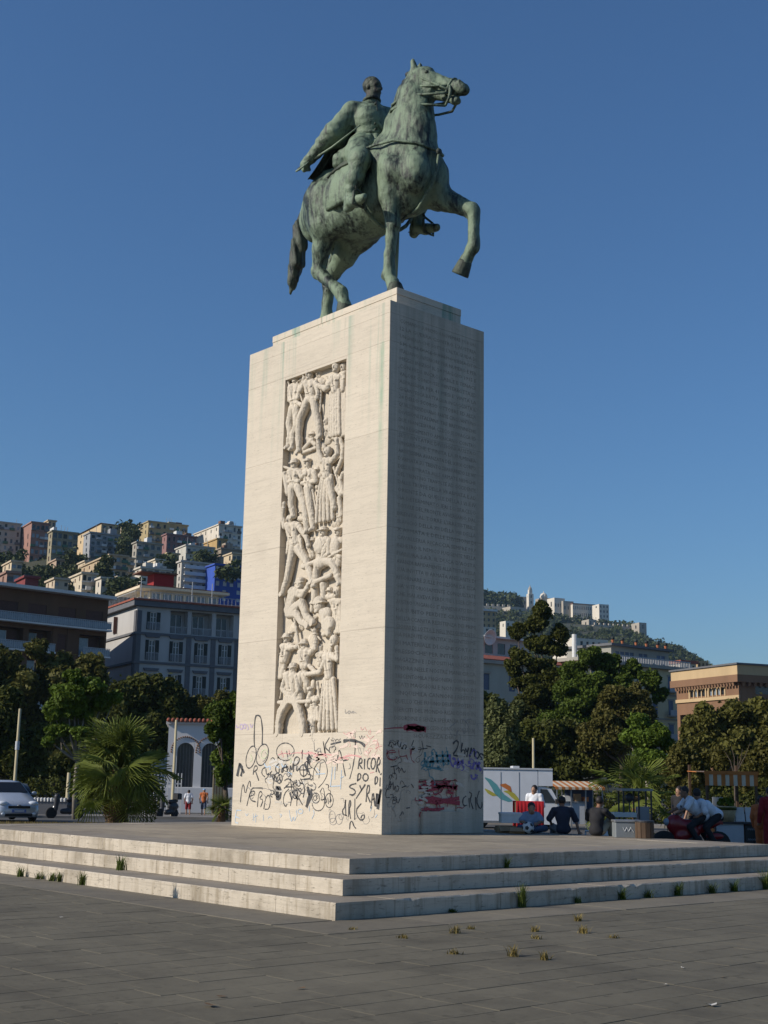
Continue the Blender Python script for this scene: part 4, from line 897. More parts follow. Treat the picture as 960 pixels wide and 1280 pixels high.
# right half of the lit face
g([[(510, 610), (522, 510), (548, 515), (545, 555), (515, 560), (550, 610)], [(572, 515), (568, 615)], [(625, 510), (600, 520), (595, 600), (620, 612)], oval(652, 560, 20, 52, .1), [(680, 640), (692, 515), (718, 515), (715, 565), (688, 580), (712, 650)], (1.5, [(722, 655), (728, 665)])], M=GR, w=.024)
g([[(505, 720), (510, 650), (535, 660), (535, 700), (500, 722)], oval(580, 690, 25, 34), [(668, 750), (672, 680), (695, 690), (692, 740), (666, 755)], [(718, 690), (715, 775)]], M=GR, w=.024)
g([[(492, 748), (440, 760), (425, 785), (470, 800), (490, 830), (460, 860), (430, 850)], [(525, 765), (545, 815)], [(578, 755), (490, 890)], [(585, 920), (595, 765), (620, 770), (615, 830), (592, 850), (625, 925)], [(630, 985), (650, 800), (668, 960)], [(640, 900), (668, 890)], (1.8, [(675, 965), (690, 800), (700, 985), (725, 800)]), (2.2, [(695, 990), (720, 810)])], M=GR, w=.024)
g([[(395, 900), (385, 970), (360, 1000), (370, 1040), (405, 1050)], [(390, 900), (395, 1050)], [(420, 1060), (425, 910), (440, 905), (440, 960), (425, 985), (440, 1080)], [(480, 890), (478, 1090)], [(540, 935), (485, 1000), (520, 1090), (560, 1090), (575, 1050), (550, 1040), (535, 1075)], [(430, 1180), (435, 1110), (455, 1100), (470, 1150), (490, 1170)]], M=GR, w=.020)
g([(2.0, [(370, 350), (430, 340), (500, 350), (550, 370), (575, 400)]), [(485, 350), (478, 480), (460, 600), (430, 705)], [(250, 380), (350, 355)]], M=GR, w=.024)
g([[(240, 315), (190, 400), (250, 460)], [(180, 350), (200, 450), (210, 540)], (1.6, [(185, 370), (200, 470)]), [(285, 440), (265, 555), (330, 540), (415, 525)], [(310, 630), (320, 480), (330, 425), (350, 470), (375, 600), (390, 680)]], M=GR, w=.022)
g([oval(112, 885, 36, 48), oval(105, 885, 16, 22), oval(238, 908, 38, 68), [(225, 880), (230, 940)], [(250, 870), (245, 930)], oval(135, 930, 58, 75, 0, 14, 0, 3.1), [(150, 830), (180, 775), (195, 850), (190, 960)], [(90, 740), (118, 770), (100, 815), (70, 800)], [(135, 790), (190, 730), (225, 650), (210, 560), (180, 515), (130, 550), (90, 620), (85, 720)], [(155, 560), (140, 700)], [(40, 610), (90, 595), (130, 660)]], M=GR, w=.015)
g([(1.8, [(5, 560), (30, 620)]), (1.8, [(30, 620), (45, 470), (70, 520)]), (2, [(40, 500), (55, 570)]), [(0, 620), (40, 620), (70, 700), (0, 710)], (2.2, [(75, 800), (45, 880), (20, 970)]), (2.0, [(35, 800), (50, 860)])], M=GR, w=.026)
g([oval(265, 1060, 30, 55), oval(330, 1085, 32, 48), oval(275, 1105, 32, 32), oval(350, 1060, 22, 28)], 'spray_grey', .010, GR)
g([[(390, 50), (388, 90), (410, 80)], oval(425, 78, 10, 14), [(440, 70), (450, 90), (465, 60), (470, 90)], [(475, 75), (495, 88)]], 'spray_grey', .014, GR)
g([[(255, 330), (260, 350), (280, 340)], [(290, 330), (300, 350), (310, 325), (330, 345), (345, 325)], [(520, 300), (535, 335), (545, 285), (555, 340), (570, 300)], [(480, 250), (482, 320)]], 'spray_black', .010, GR)
g([[(370, 270), (400, 290), (430, 265), (460, 280)], [(535, 215), (540, 250), (565, 230)], [(570, 215), (590, 250)], [(590, 290), (620, 330), (660, 300)], [(650, 350), (690, 340), (700, 390)], [(670, 420), (700, 400), (735, 395)], [(580, 440), (610, 470), (630, 430)], [(620, 650), (660, 640)]], 'spray_pink', .012, GR)
g([[(10, 470), (60, 450), (120, 480), (200, 470), (260, 480)], [(320, 520), (400, 490), (470, 480), (540, 500)], [(90, 500), (160, 470), (220, 500)], [(330, 500), (420, 520)]], 'spray_pink', .028, GR)
g([[(270, 590), (250, 780)], [(295, 590), (290, 710)], [(355, 620), (345, 800)], [(245, 775), (345, 770)], [(345, 700), (375, 680)], [(75, 1080), (100, 1030), (90, 1000)], [(50, 960), (52, 1010)], [(120, 600), (150, 640)], [(110, 660), (200, 655)], [(670, 1070), (690, 1040)], [(625, 1010), (640, 960)]], 'spray_blue', .016, GR)
g([[(95, 360), (100, 460), (150, 400), (160, 460)], [(90, 520), (150, 560), (200, 540)], [(100, 440), (170, 450)], [(430, 560), (440, 600), (420, 610)]], 'spray_grey', .014, GR)
g([oval(45, 215, 16, 22), [(55, 200), (75, 190)], [(30, 150), (50, 180)]], 'spray_black', .014, GR)
# shaded face
S_ = dict(M=GS, f='x')
g([[(66, 136), (120, 128), (220, 126), (250, 130)]], 'spray_red', .018, **S_)
g([(3.2, [(220, 128), (260, 120), (300, 138), (350, 130), (400, 142)]), (2.4, [(240, 145), (300, 120), (340, 150), (390, 130)]), (2.4, [(250, 112), (330, 110), (385, 130)])], 'spray_red', .03, **S_)
g([[(615, 255), (640, 225), (662, 245), (645, 300), (610, 345), (655, 350)], [(690, 245), (675, 330), (690, 300), (712, 310), (705, 360)], [(715, 290), (725, 330), (745, 270), (725, 360)], [(750, 360), (760, 270), (770, 330), (785, 275), (788, 360)], oval(808, 345, 16, 26), [(860, 345), (835, 330), (828, 350), (852, 375), (830, 390)]], w=.03, **S_)
g([(2.6, [(390, 320), (400, 440)]), (2.2, [(380, 380), (440, 370), (430, 440)]), (2.6, [(450, 320), (460, 440)]), (2.4, [(480, 320), (500, 450)]), (2.2, [(530, 310), (540, 430)]), (2.2, [(570, 310), (580, 420)]), (1.8, [(380, 400), (600, 390)]), [(360, 460), (390, 410)], (2, [(400, 440), (540, 460)]), (2, [(470, 350), (600, 350)])], 'spray_teal', .03, **S_)
g([(1.6, [(585, 340), (600, 420), (625, 440), (640, 380), (610, 370)]), (1.6, [(660, 370), (650, 450)]), (1.6, [(640, 410), (690, 400)]), (1.8, [(690, 380), (700, 460), (740, 470)]), (1.8, [(740, 390), (760, 470), (790, 400)]), (1.8, [(795, 400), (840, 470)]), (2, [(800, 460), (830, 400)]), (1.6, [(760, 500), (770, 545), (815, 515), (790, 500)])], 'spray_violet', .03, **S_)
g([(1.0, [(340, 560), (420, 550), (500, 560), (600, 552)]), (2.6, [(340, 605), (430, 590), (560, 600), (650, 605)]), (2.2, [(350, 620), (450, 625), (560, 580), (640, 615)]), (2.2, [(430, 560), (520, 590), (590, 560)]), (2.4, [(345, 695), (440, 690), (560, 705), (665, 690)]), (2.6, [(400, 715), (480, 725), (560, 720), (670, 730)]), (1.6, [(370, 770), (365, 830), (400, 790), (380, 770)]), (2.2, [(400, 775), (480, 785), (545, 770)]), (2.2, [(450, 815), (540, 808), (640, 818)]), [(400, 630), (420, 660), (450, 635), (470, 665), (520, 640)], (1.8, [(570, 640), (620, 650)]), [(480, 730), (490, 780)]], 'spray_red', .026, **S_)
g([[(380, 885), (392, 880)], [(400, 915), (408, 850), (425, 890), (430, 850)], [(440, 890), (455, 845), (465, 890), (485, 885)], [(535, 940), (545, 865), (575, 895), (605, 840)], [(430, 920), (435, 942)]], 'spray_red', .02, **S_)
g([[(720, 672), (695, 690), (692, 730), (705, 752), (725, 745)], [(742, 690), (748, 765)], [(745, 640), (768, 655), (750, 700), (775, 775)], [(795, 680), (800, 785)], [(825, 630), (800, 710), (830, 780), (850, 750), (845, 720)]], w=.022, **S_)
g([[(95, 275), (120, 230), (150, 270), (160, 245)], [(180, 225), (170, 260), (190, 290), (200, 240)], [(210, 290), (225, 255), (245, 275), (230, 300)], [(300, 225), (280, 280), (305, 280)], [(365, 230), (378, 300)], [(335, 300), (410, 290)], [(400, 270), (440, 280)], [(120, 260), (130, 290)]], w=.016, **S_)
g([[(115, 440), (165, 430)], [(140, 430), (150, 500)], [(160, 460), (180, 440), (185, 490)], [(195, 470), (205, 440), (220, 490), (235, 470)], [(100, 600), (115, 540), (120, 610), (95, 620)], [(135, 560), (140, 640), (155, 580), (160, 640)], [(165, 590), (185, 600), (170, 640)], [(205, 605), (240, 590)], [(280, 575), (300, 605)], [(160, 690), (175, 740), (190, 690)], [(240, 770), (270, 765)], [(195, 830), (210, 790), (220, 820)]], w=.013, **S_)
g([[(740, 560), (745, 500), (765, 500)], [(800, 540), (805, 500), (820, 560)], [(720, 460), (760, 470), (745, 440)], [(780, 440), (800, 490)], [(590, 160), (605, 190)], [(640, 190), (650, 150)], [(690, 130), (700, 180), (720, 150)], [(740, 140), (735, 180)], [(770, 140), (790, 180)], [(620, 490), (640, 500)]], 'spray_grey', .012, **S_)
g([oval(128, 345, 44, 40, 0, 14, .3, 5.2), [(80, 330), (160, 320)], [(85, 300), (100, 370), (140, 385)], [(270, 290), (280, 380), (305, 405)], [(285, 300), (280, 340)], [(180, 300), (185, 360), (240, 350)], [(240, 340), (250, 380)]], 'spray_red', .014, **S_)
# ------------------------------------------------------------------ city blocks
plain('glass_dark', (.035, .042, .05), .15, .2, 2, spec=.6)
plain('glass_pale', (.22, .26, .30), .2, .2, 2, spec=.6)
plain('frame_white', (.62, .61, .58), .6, .08)
plain('shutter_dark', (.02, .028, .026), .7, .2, 4, objvar=.2)
plain('shutter_blue', (.10, .13, .19), .7, .15, 4, objvar=.15)
plain('shutter_brown', (.10, .04, .025), .7, .2, 4, objvar=.2)
plain('trim_dark', (.12, .122, .13), .8, .12, 1)
plain('rail_grey', (.36, .37, .38), .6, .1)
plain('roof_red', (.26, .075, .045), .85, .25, 2)
plain('roof_brown', (.16, .085, .055), .85, .2, 2)
def wallmat(name, col, var=.10): return plain(name, col, .9, var, .35, streak=True)
class Bld:
    def __init__(s, name, label, px, d, theta, z0=-.8, cat='building', group=None, py=None):
        s.o = gnd(px, d, z0)
        if py is not None: q_ = atd(px, py, d); s.o = Vector((q_.x, q_.y, z0))
        s.th = R(theta); s.rz = YAW+s.th; s.z0 = z0
        s.a = Vector((math.cos(s.rz), math.sin(s.rz), 0)); s.b = Vector((-s.a.y, s.a.x, 0))
        s.e = empty(name, s.o, s.rz); tag(s.e, label, cat, group)
    def _hit(s, px, py, o, n):
        v = ray(px, py); t = (o-CAMV).dot(n)/v.dot(n); return CAMV+v*t-s.o
    def f(s, px, py, y=0.0):      # pixel -> (x, z) on the plane of the front at depth y
        p = s._hit(px, py, s.o+s.b*y, s.b); return p.dot(s.a), p.z
    def l(s, px, py, x=0.0):      # pixel -> (y, z) on the left flank
        p = s._hit(px, py, s.o+s.a*x, s.a); return p.dot(s.b), p.z
    def box(s, name, mat, x0, x1, y0, y1, z0, z1, parent=None): return MB().box(x0, x1, y0, y1, z0, z1).build(name, mat, parent or s.e)
    def walls(s, W, D, H, mat, front=(), left=(), rev=.25, x0=0, y0=0, zb=0, name='wall'):
        m = MB()
        def face(org, u, n_, L, Hh, ops):
            xs = sorted({0.0, L, *[q for o in ops for q in o[:2]]}); zs = sorted({0.0, Hh, *[q for o in ops for q in o[2:4]]})
            P = lambda a, z, dd=0.0: tuple(org+u*a+Vector((0, 0, z))-n_*dd)
            for i in range(len(xs)-1):
                for j in range(len(zs)-1):
                    cx, cz = (xs[i]+xs[i+1])/2, (zs[j]+zs[j+1])/2
                    if any(o[0] < cx < o[1] and o[2] < cz < o[3] for o in ops): continue
                    m.add([P(xs[i], zs[j]), P(xs[i+1], zs[j]), P(xs[i+1], zs[j+1]), P(xs[i], zs[j+1])], [(0, 1, 2, 3)])
            for o in ops:
                r_ = o[4] if len(o) > 4 else rev
                a0, a1, c0, c1 = o[:4]
                for q in (((a0, c0), (a1, c0)), ((a1, c0), (a1, c1)), ((a1, c1), (a0, c1)), ((a0, c1), (a0, c0))):
                    m.add([P(*q[0]), P(*q[1]), P(*q[1], r_), P(*q[0], r_)], [(0, 3, 2, 1)])
                if r_ > rev+.01: m.add([P(a0, c0, r_), P(a1, c0, r_), P(a1, c1, r_), P(a0, c1, r_)], [(0, 1, 2, 3)])
        X, Y, Z = Vector((1, 0, 0)), Vector((0, 1, 0)), Vector((0, 0, 1))
        face(Vector((x0, y0, zb)), X, -Y, W, H, front); face(Vector((x0, y0+D, zb)), -Y, -X, D, H, [(D-o[1], D-o[0], *o[2:]) for o in left])
        face(Vector((x0+W, y0, zb)), Y, X, D, H, ()); face(Vector((x0+W, y0+D, zb)), -X, Y, W, H, ())
        m.add([(x0, y0, zb+H), (x0+W, y0, zb+H), (x0+W, y0+D, zb+H), (x0, y0+D, zb+H)], [(0, 1, 2, 3)])
        return m.build(name, mat, s.e)
WMESH = {}
def win_mesh(mat):
    if mat not in WMESH:
        m = MB().box(-.5, .5, -.03, .03, 0, 1); me = bpy.data.meshes.new('window'); me.from_pydata(m.v, [], m.f); me.update(); me.materials.append(MT[mat]); WMESH[mat] = me
    return WMESH[mat]
def pane(b, x0, x1, z0, z1, side='f', dep=.2, mat='glass_dark', parent=None, name='window'):
    o = bpy.data.objects.new(name, win_mesh(mat)); o.scale = (x1-x0, 1, z1-z0); c = (x0+x1)/2
    if side == 'f': o.location = (c, dep, z0)
    else: o.location = (dep, c, z0); o.rotation_euler = (0, 0, -math.pi/2)
    return link(o, parent or b.e)
def french(b, x0, x1, z0, z1, y=.0, shut='shutter_dark', rail=True, mat='glass_dark', mull='frame_white'):
    """French window: pane, white casement bars, open shutters on the wall and a small rail"""
    w = x1-x0; win = pane(b, x0, x1, z0, z1, 'f', y+.22, mat)
    m = MB(); t = .11
    for xx in (x0, x1-t, (x0+x1)/2-t/2): m.box(xx, xx+t, y+.12, y+.18, z0, z1)
    m.box(x0, x1, y+.115, y+.175, z1-.1, z1); m.box(x0, x1, y+.115, y+.175, z0+(z1-z0)*.70, z0+(z1-z0)*.70+.07)
    fr = m.build('window_frame', mull, b.e)
    if shut:
        for s in (0, 1):
            xa = x0-.03-w*.5 if s == 0 else x1+.03
            q = MB().box(xa, xa+w*.5, y-.07, y-.01, z0, z1)
            for k in range(8): zz = z0+(z1-z0)*(k+.5)/8; q.box(xa+.06, xa+w*.5-.06, y-.095, y-.072, zz-.06, zz+.06)
            q.build('shutter', shut, b.e)
    if rail:
        q = MB().box(x0-w*.5, x1+w*.5, y-.4, y-.34, z0+.95, z0+1.02)
        k = x0-w*.5
        while k < x1+w*.5: q.box(k, k+.05, y-.39, y-.35, z0, z0+.95); k += .16
        q.build('balcony_rail', 'rail_grey', b.e)

# --- pale palace left of the monument
wallmat('palace_wall', (.42, .41, .39))
b = Bld('palace', 'pale grey palace with dark trim and shutters, left of the monument', 170, 182, 29, py=790)
H = b.f(169, 757)[1]; W = b.f(330, 780)[0]; D = 22
cols = [b.f(p_, 800)[0] for p_ in (190.5, 220.5, 251.5, 281.5)]; cols.append(2*cols[3]-cols[2]); cols.append(2*cols[4]-cols[3])
rowz = [(b.f(190, 787)[1], b.f(190, 765)[1]), (b.f(190, 825)[1], b.f(190, 800)[1]), (b.f(190, 867)[1], b.f(190, 842)[1])]; dzr = rowz[1][0]-rowz[2][0]
rowz.append((rowz[2][0]-dzr, rowz[2][1]-dzr)); ops = []
ww = .95
for r_, (za, zb_) in enumerate(rowz):
    for k, c in enumerate(cols):
        if r_ == 0 and k in (1, 2, 3): continue
        ops.append((c-ww/2-.1, c+ww/2+.1, za, zb_))
lg = [(b.f(212.5, 780)[0], b.f(235, 780)[0]), (b.f(238.5, 780)[0], b.f(265, 780)[0]), (b.f(270, 780)[0], b.f(292, 780)[0])]
for a0, a1 in lg: ops.append((a0, a1, rowz[0][0]-.3, rowz[0][1]+.45, 1.6))
lz = b.l(137, 770); lops = [(9.2, 10.3, rowz[0][0], rowz[0][1])]
b.walls(W, D, H, 'palace_wall', ops, lops)
for r_, (za, zb_) in enumerate(rowz):
    for k, c in enumerate(cols):
        if r_ == 0 and k in (1, 2, 3): continue
        french(b, c-ww/2, c+ww/2, za, zb_)
        if r_: MB().prism([(c-1.15, zb_+.75), (c-.95, zb_+.35), (c+.95, zb_+.35), (c+1.15, zb_+.75)], 'y', -.28, -.004).build('window_hood', 'trim_dark', b.e)
for a0, a1 in lg:
    pane(b, (a0+a1)/2-.9, (a0+a1)/2+.9, rowz[0][0]-.3, rowz[0][1], 'f', 1.5, 'glass_dark'); MB().box((a0+a1)/2-.06, (a0+a1)/2+.06, 1.38, 1.44, rowz[0][0]-.3, rowz[0][1]).build('window_frame', 'frame_white', b.e)
    for s_ in (-1, 1): MB().box((a0+a1)/2+s_*.85-.05, (a0+a1)/2+s_*.85+.05, 1.38, 1.44, rowz[0][0]-.3, rowz[0][1]).build('window_frame', 'frame_white', b.e)
    q = MB().box(a0+.02, a1-.02, .10, .16, rowz[0][0]+.6, rowz[0][0]+.68); k = a0+.05
    while k < a1: q.box(k, k+.05, .11, .15, rowz[0][0]-.28, rowz[0][0]+.6); k += .18
    q.build('balcony_rail', 'rail_grey', b.e)
for zz in (rowz[0][0]-.75, rowz[1][0]-.55, rowz[2][0]-.55, rowz[3][0]-.5):
    b.box('string_course', 'trim_dark', -.22, W, -.22, -.002, zz, zz+.32); b.box('string_course', 'trim_dark', -.22, -.002, 0, D, zz, zz+.32)
for c in [0.35]+[(cols[i]+cols[i+1])/2 for i in (1, 2, 3)]: b.box('pilaster', 'trim_dark', c-.35, c+.35, -.12, -.003, 0, rowz[0][0]-.8 if c > 1 else H-.6)
b.box('pilaster', 'trim_dark', -.12, -.003, .02, .9, 0, H-.6)
b.box('pilaster', 'palace_wall', (lg[0][1]+lg[1][0])/2-.3, (lg[0][1]+lg[1][0])/2+.3, -.06, -.001, rowz[0][0]-.3, rowz[0][1]+.5)
pane(b, 9.2, 10.3, rowz[0][0], rowz[0][1], 'l', .2); b.box('shutter', 'shutter_brown', -.6, -.04, 8.6, 8.68, rowz[0][0], rowz[0][1])
b.box('cornice', 'trim_dark', -.7, W, -.7, D, H, H+.75); b.box('cornice', 'roof_red', -.85, W, -.85, D, H+.75, H+1.0)
b.box('roof_terrace', 'palace_wall', 0, W, 0, D, H+1.0, H+1.2)
# penthouse with long eaves, glazed front
y_ = 4.0; x0, z0 = b.f(187, 748, y_); x1 = b.f(273, 752, y_)[0]; z1 = H+1.2; ht = b.f(187, 737, y_)[1]-z1
wallmat('cream_wall', (.62, .53, .38)); nwin = 6; wx = (x1-x0)/nwin
b.walls(x1-x0, 9, ht, 'cream_wall', [(i*wx+.25, (i+1)*wx-.25, .35, ht-.45) for i in range(nwin)], [(1+i*2.4, 2.8+i*2.4, .4, ht-.5) for i in range(3)], .15, x0, y_, z1, 'penthouse_wall')
for i in range(nwin): pane(b, x0+i*wx+.25, x0+(i+1)*wx-.25, z1+.35, z1+ht-.45, 'f', y_+.13, 'glass_pale'); MB().box(x0+(i+.5)*wx-.05, x0+(i+.5)*wx+.05, y_+.04, y_+.1, z1+.35, z1+ht-.45).build('window_frame', 'frame_white', b.e)
for i in range(3):
    o = pane(b, 0, 1.8, z1+.4, z1+ht-.5, 'l', x0+.13, 'glass_pale'); o.location.y = y_+1.9+i*2.4
b.box('penthouse_roof', 'cream_wall', x0-2.0, x1+1.2, y_-1.3, y_+10, z1+ht, z1+ht+.35); b.box('penthouse_roof', 'roof_brown', x0-1.8, x1+1.0, y_-1.1, y_+9.8, z1+ht+.352, z1+ht+.5)
xr0, zr0 = b.f(192, 732, y_+5); xr1 = b.f(217, 732, y_+5)[0]; plain('red_render', (.26, .018, .018), .85, .15, 1)
b.box('roof_hut', 'red_render', xr0, xr1, y_+5, y_+8, z1+ht+.5, b.f(200, 717.5, y_+5)[1]); b.box('hut_roof', 'roof_brown', xr0-2.2, xr1+.4, y_+4.4, y_+8.4, b.f(200, 717.4, y_+5)[1], b.f(200, 716, y_+5)[1])
q = MB(); k = -.5
q.box(-.5, W, -.55, -.49, H+2.0, H+2.07)
while k < W: q.box(k, k+.05, -.54, -.5, H+1.0, H+2.0); k += .6
q.box(-.55, -.49, -.5, D, H+2.0, H+2.07); k = 0
while k < D: q.box(-.54, -.5, k, k+.05, H+1.0, H+2.0); k += .6
q.build('terrace_rail', 'rail_grey', b.e)
for px_ in (176, 240, 265): xx = b.f(px_, 745, 2)[0]; MB().tube([(xx, 2, H+1.2), (xx, 2, H+4.4)], .06, 6).build('chimney_pipe', 'rail_grey', b.e)

# --- brown brick apartment block with balcony bands
wallmat('brick_brown', (.135, .07, .038), .18)
b = Bld('apartment_block', 'brown brick apartment block with white balcony bands at the left edge', -70, 165, 44, py=780)
W = b.f(134, 780)[0]; H = b.f(100, 746)[1]; st = 3.55; D = 36
zf = [H-.55-st*(i+1) for i in range(7)]; bay = [(-1, .10, .26), (0, .32, .46), (1, .50, .56), (2, .60, .75), (3, .80, .955)]
fx = lambda px_: b.f(px_, 780)[0]
wins = [(fx(-55), fx(-25)), (fx(-8), fx(21)), (fx(34), fx(57)), (fx(72), fx(94)), (fx(106.5), fx(128))]
ops = []
for z_ in zf[:1]:
    for a0, a1 in wins: ops.append((a0, a1, z_+.1, z_+2.45))
big = [(fx(-55), fx(-10)), (fx(-4), fx(30)), (fx(37), fx(65)), (fx(100.5), fx(132))]
for z_ in zf[1:6]:
    for a0, a1 in big: ops.append((a0, a1, z_+.05, z_+2.75, 1.3))
    ops.append((fx(73), fx(84), z_+.1, z_+2.5))
b.walls(W, D, H, 'brick_brown', ops, (), .2)
for z_ in zf[:1]:
    for a0, a1 in wins: pane(b, a0, a1, z_+.1, z_+2.45, 'f', .12, 'shutter_brown', name='roller_shutter')
for i, z_ in enumerate(zf[1:6]):
    for k, (a0, a1) in enumerate(big):
        pane(b, a0+.5, (a0+a1)/2, z_+.05, z_+2.4, 'f', 1.22, 'glass_pale' if (k+i) % 2 else 'glass_dark'); pane(b, (a0+a1)/2+.1, a1-.4, z_+.05, z_+2.4, 'f', 1.22, 'shutter_brown', name='roller_shutter')
        b.box('window_frame', 'frame_white', (a0+a1)/2+.0, (a0+a1)/2+.1, 1.14, 1.2, z_+.05, z_+2.4)
    pane(b, fx(73), fx(84), z_+.1, z_+2.5, 'f', .12, 'shutter_brown', name='roller_shutter')
def balc(x0, x1, z_):
    s_ = b.box('balcony_slab', 'frame_white', x0, x1, -1.25, -.003, z_-.22, z_); q = MB().box(x0+.05, x1-.05, -1.2, -1.16, z_+.95, z_+1.03)
    k = x0+.05
    while k < x1: q.box(k, k+.045, -1.2, -1.16, z_, z_+.95); k += .30
    q.build('balcony_rail', 'rail_grey', b.e); plain_panel = MB().box(x0+.08, x1-.08, -1.15, -1.13, z_+.06, z_+.9).build('balcony_panel', 'glass_pale', b.e)
balc(fx(-60), W+.05, zf[0])
for z_ in zf[1:6]: balc(fx(-60), fx(66), z_); balc(fx(100), W+.02, z_)
b.box('roof_slab', 'frame_white', -1, W+.3, -1.5, D+.5, H, H+.42); b.box('wall_pier', 'brick_brown', fx(66.5), fx(72.5), -.12, -.002, 0, zf[0]-.3); b.box('wall_pier', 'brick_brown', fx(85), fx(99.5), -.10, -.002, 0, zf[0]-.3)

# --- yellowish palace right of the monument
wallmat('ochre_wall', (.54, .475, .30)); wallmat('attic_wall', (.30, .29, .25))
b = Bld('yellow_palazzo', 'yellowish palazzo with blue shutters and grey attic behind the trees', 722, 205, 38, py=850)
H = b.f(840, 838)[1]; W = b.f(858, 850)[0]; D = 16
cols = [b.f(p_, 850)[0] for p_ in (741, 759, 777, 799, 818, 837.5)]; st = 3.95; rz_ = [H-1.0-2.6-st*i for i in range(5)]
b.walls(W, D, H, 'ochre_wall', [(c-.55, c+.55, z_, z_+2.5) for c in cols for z_ in rz_], [(3+i*4, 4.1+i*4, z_, z_+2.5) for i in range(3) for z_ in rz_])
for z_ in rz_:
    for c in cols:
        pane(b, c-.55, c+.55, z_, z_+2.5, 'f', .2, 'glass_dark')
        for s_ in (-1, 1): b.box('shutter', 'shutter_blue', c+s_*.29-.27, c+s_*.29+.27, -.06, -.003, z_+.02, z_+2.48)
        b.box('window_surround', 'attic_wall', c-.8, c+.8, -.10, -.004, z_+2.5, z_+2.75)
    for i in range(3): o = pane(b, 0, 1.1, z_, z_+2.5, 'l', .2); o.location.y = 3.55+i*4
    b.box('string_course', 'attic_wall', -.1, W+.1, -.12, -.002, z_-.75, z_-.5)
    b.box('balcony', 'attic_wall', cols[5]-1.1, cols[5]+1.1, -.9, -.005, z_-.2, z_); b.box('balcony_rail', 'rail_grey', cols[5]-1.1, cols[5]+1.1, -.9, -.84, z_, z_+.9)
for k in range(16): b.box('quoin', 'attic_wall', W-.9+.15*(k % 2), W+.06, -.07, -.003, .2+k*1.3, 1.1+k*1.3)
b.box('cornice', 'attic_wall', -.8, W+.8, -.9, D+.5, H, H+.55)
q = MB().box(-.5, W+.5, -.62, -.5, H+1.45, H+1.6); k = -.5
while k < W+.5: q.box(k, k+.18, -.6, -.5, H+.55, H+1.45); k += .42
q.build('balustrade', 'rail_grey', b.e)
xa = b.f(764, 820, 2.5)[0]; xb = b.f(836, 825, 2.5)[0]; ha = b.f(800, 811, 2.5)[1]-H-.55; aw = [b.f(p_, 820, 2.5)[0]-xa for p_ in (775, 787, 804, 826)]
b.walls(xb-xa, 10, ha, 'attic_wall', [(c-1.1, c+1.1, .5, ha-.8) for c in aw], [(2, 4, .6, ha-.8)], .15, xa, 2.5, H+.55, 'attic_wall')
for c in aw: pane(b, xa+c-1.1, xa+c+1.1, H+1.05, H+ha-.25, 'f', 2.63, 'shutter_blue', name='attic_window'); b.box('window_frame', 'rail_grey', xa+c-.06, xa+c+.06, 2.52, 2.6, H+1.05, H+ha-.25)
b.box('attic_roof', 'trim_dark', xa-.6, xb+.6, 1.8, 13, H+.55+ha, H+.95+ha)
plain('terracotta', (.42, .14, .06), .8, .2, 3)
for i, px_ in enumerate((766, 778, 795, 808, 822, 832)):
    xx = b.f(px_, 808, 2.2)[0]; MB().lathe([(.16, 0), (.26, .5), (.28, .52)], 10, (xx, 2.2, H+.95+ha)).build('flower_pot', 'terracotta', b.e); MB().ball((xx, 2.2, H+1.75+ha), .34, 8, 6).build('potted_shrub', 'shutter_dark', b.e)

# --- low greenish block with terraces, far right of the pedestal's edge
wallmat('pale_green_wall', (.33, .34, .29))
b = Bld('terraced_house', 'pale greenish house with red tiled edge and rooftop dish beside the pedestal', 575, 190, 36, py=840)
H = b.f(640, 832)[1]; W = b.f(738, 840)[0]; cols = [b.f(p_, 850)[0] for p_ in (594, 608, 640, 672, 704)]; rz_ = [H-3.9, H-8.2, H-12.5]
b.walls(W, 14, H, 'pale_green_wall', [(c-.6, c+.6, z_, z_+2.4) for c in cols for z_ in rz_])
for c in cols:
    for z_ in rz_: pane(b, c-.6, c+.6, z_, z_+2.4, 'f', .15, 'shutter_blue'); b.box('window_surround', 'attic_wall', c-.85, c+.85, -.12, -.003, z_+2.45, z_+2.75)
b.box('cornice', 'attic_wall', -.5, W+.5, -.6, 14, H, H+.5); MB().prism([(-.6, H+.5), (-.6, H+.65), (3.5, H+1.7), (14, H+1.7), (14, H+.5)], 'x', -.5, W+.5).build('tiled_roof', 'roof_red', b.e)
xx0 = b.f(600, 815, 6)[0]; xx1 = b.f(662, 815, 6)[0]
b.walls(xx1-xx0, 6, 3.0, 'palace_wall', [(1+i*2.6, 2.6+i*2.6, .6, 2.3) for i in range(int((xx1-xx0-1)/2.6))], (), .15, xx0, 6, H+1.7, 'terrace_wall')
for i in range(int((xx1-xx0-1)/2.6)): pane(b, xx0+1+i*2.6, xx0+2.6+i*2.6, H+2.3, H+4.0, 'f', 6.12)
b.box('terrace_roof', 'frame_white', xx0-.6, xx1+.8, 5.2, 12.5, H+4.7, H+5.0)
dx, dz2 = b.f(612.5, 796.5, 5); MB().lathe([(0.02, .55), (.55, .42), (1.0, .14), (1.25, -.12), (1.22, -.14), (.95, .10), (.5, .36), (.03, .48)], 18).xf(Matrix.Translation((dx, 5, dz2)) @ Matrix.Rotation(R(-75), 4, 'X')).build('satellite_dish', 'frame_white', b.e, True)
MB().tube([(dx, 5.4, H+4.9), (dx, 5.3, dz2)], .07, 6).build('dish_mast', 'rail_grey', b.e)
MB().tube([(b.f(718, 800, 8)[0], 8, H+1.7), (b.f(718, 800, 8)[0], 8, b.f(718, 793, 8)[1])], .42, 10).build('chimney', 'frame_white', b.e)

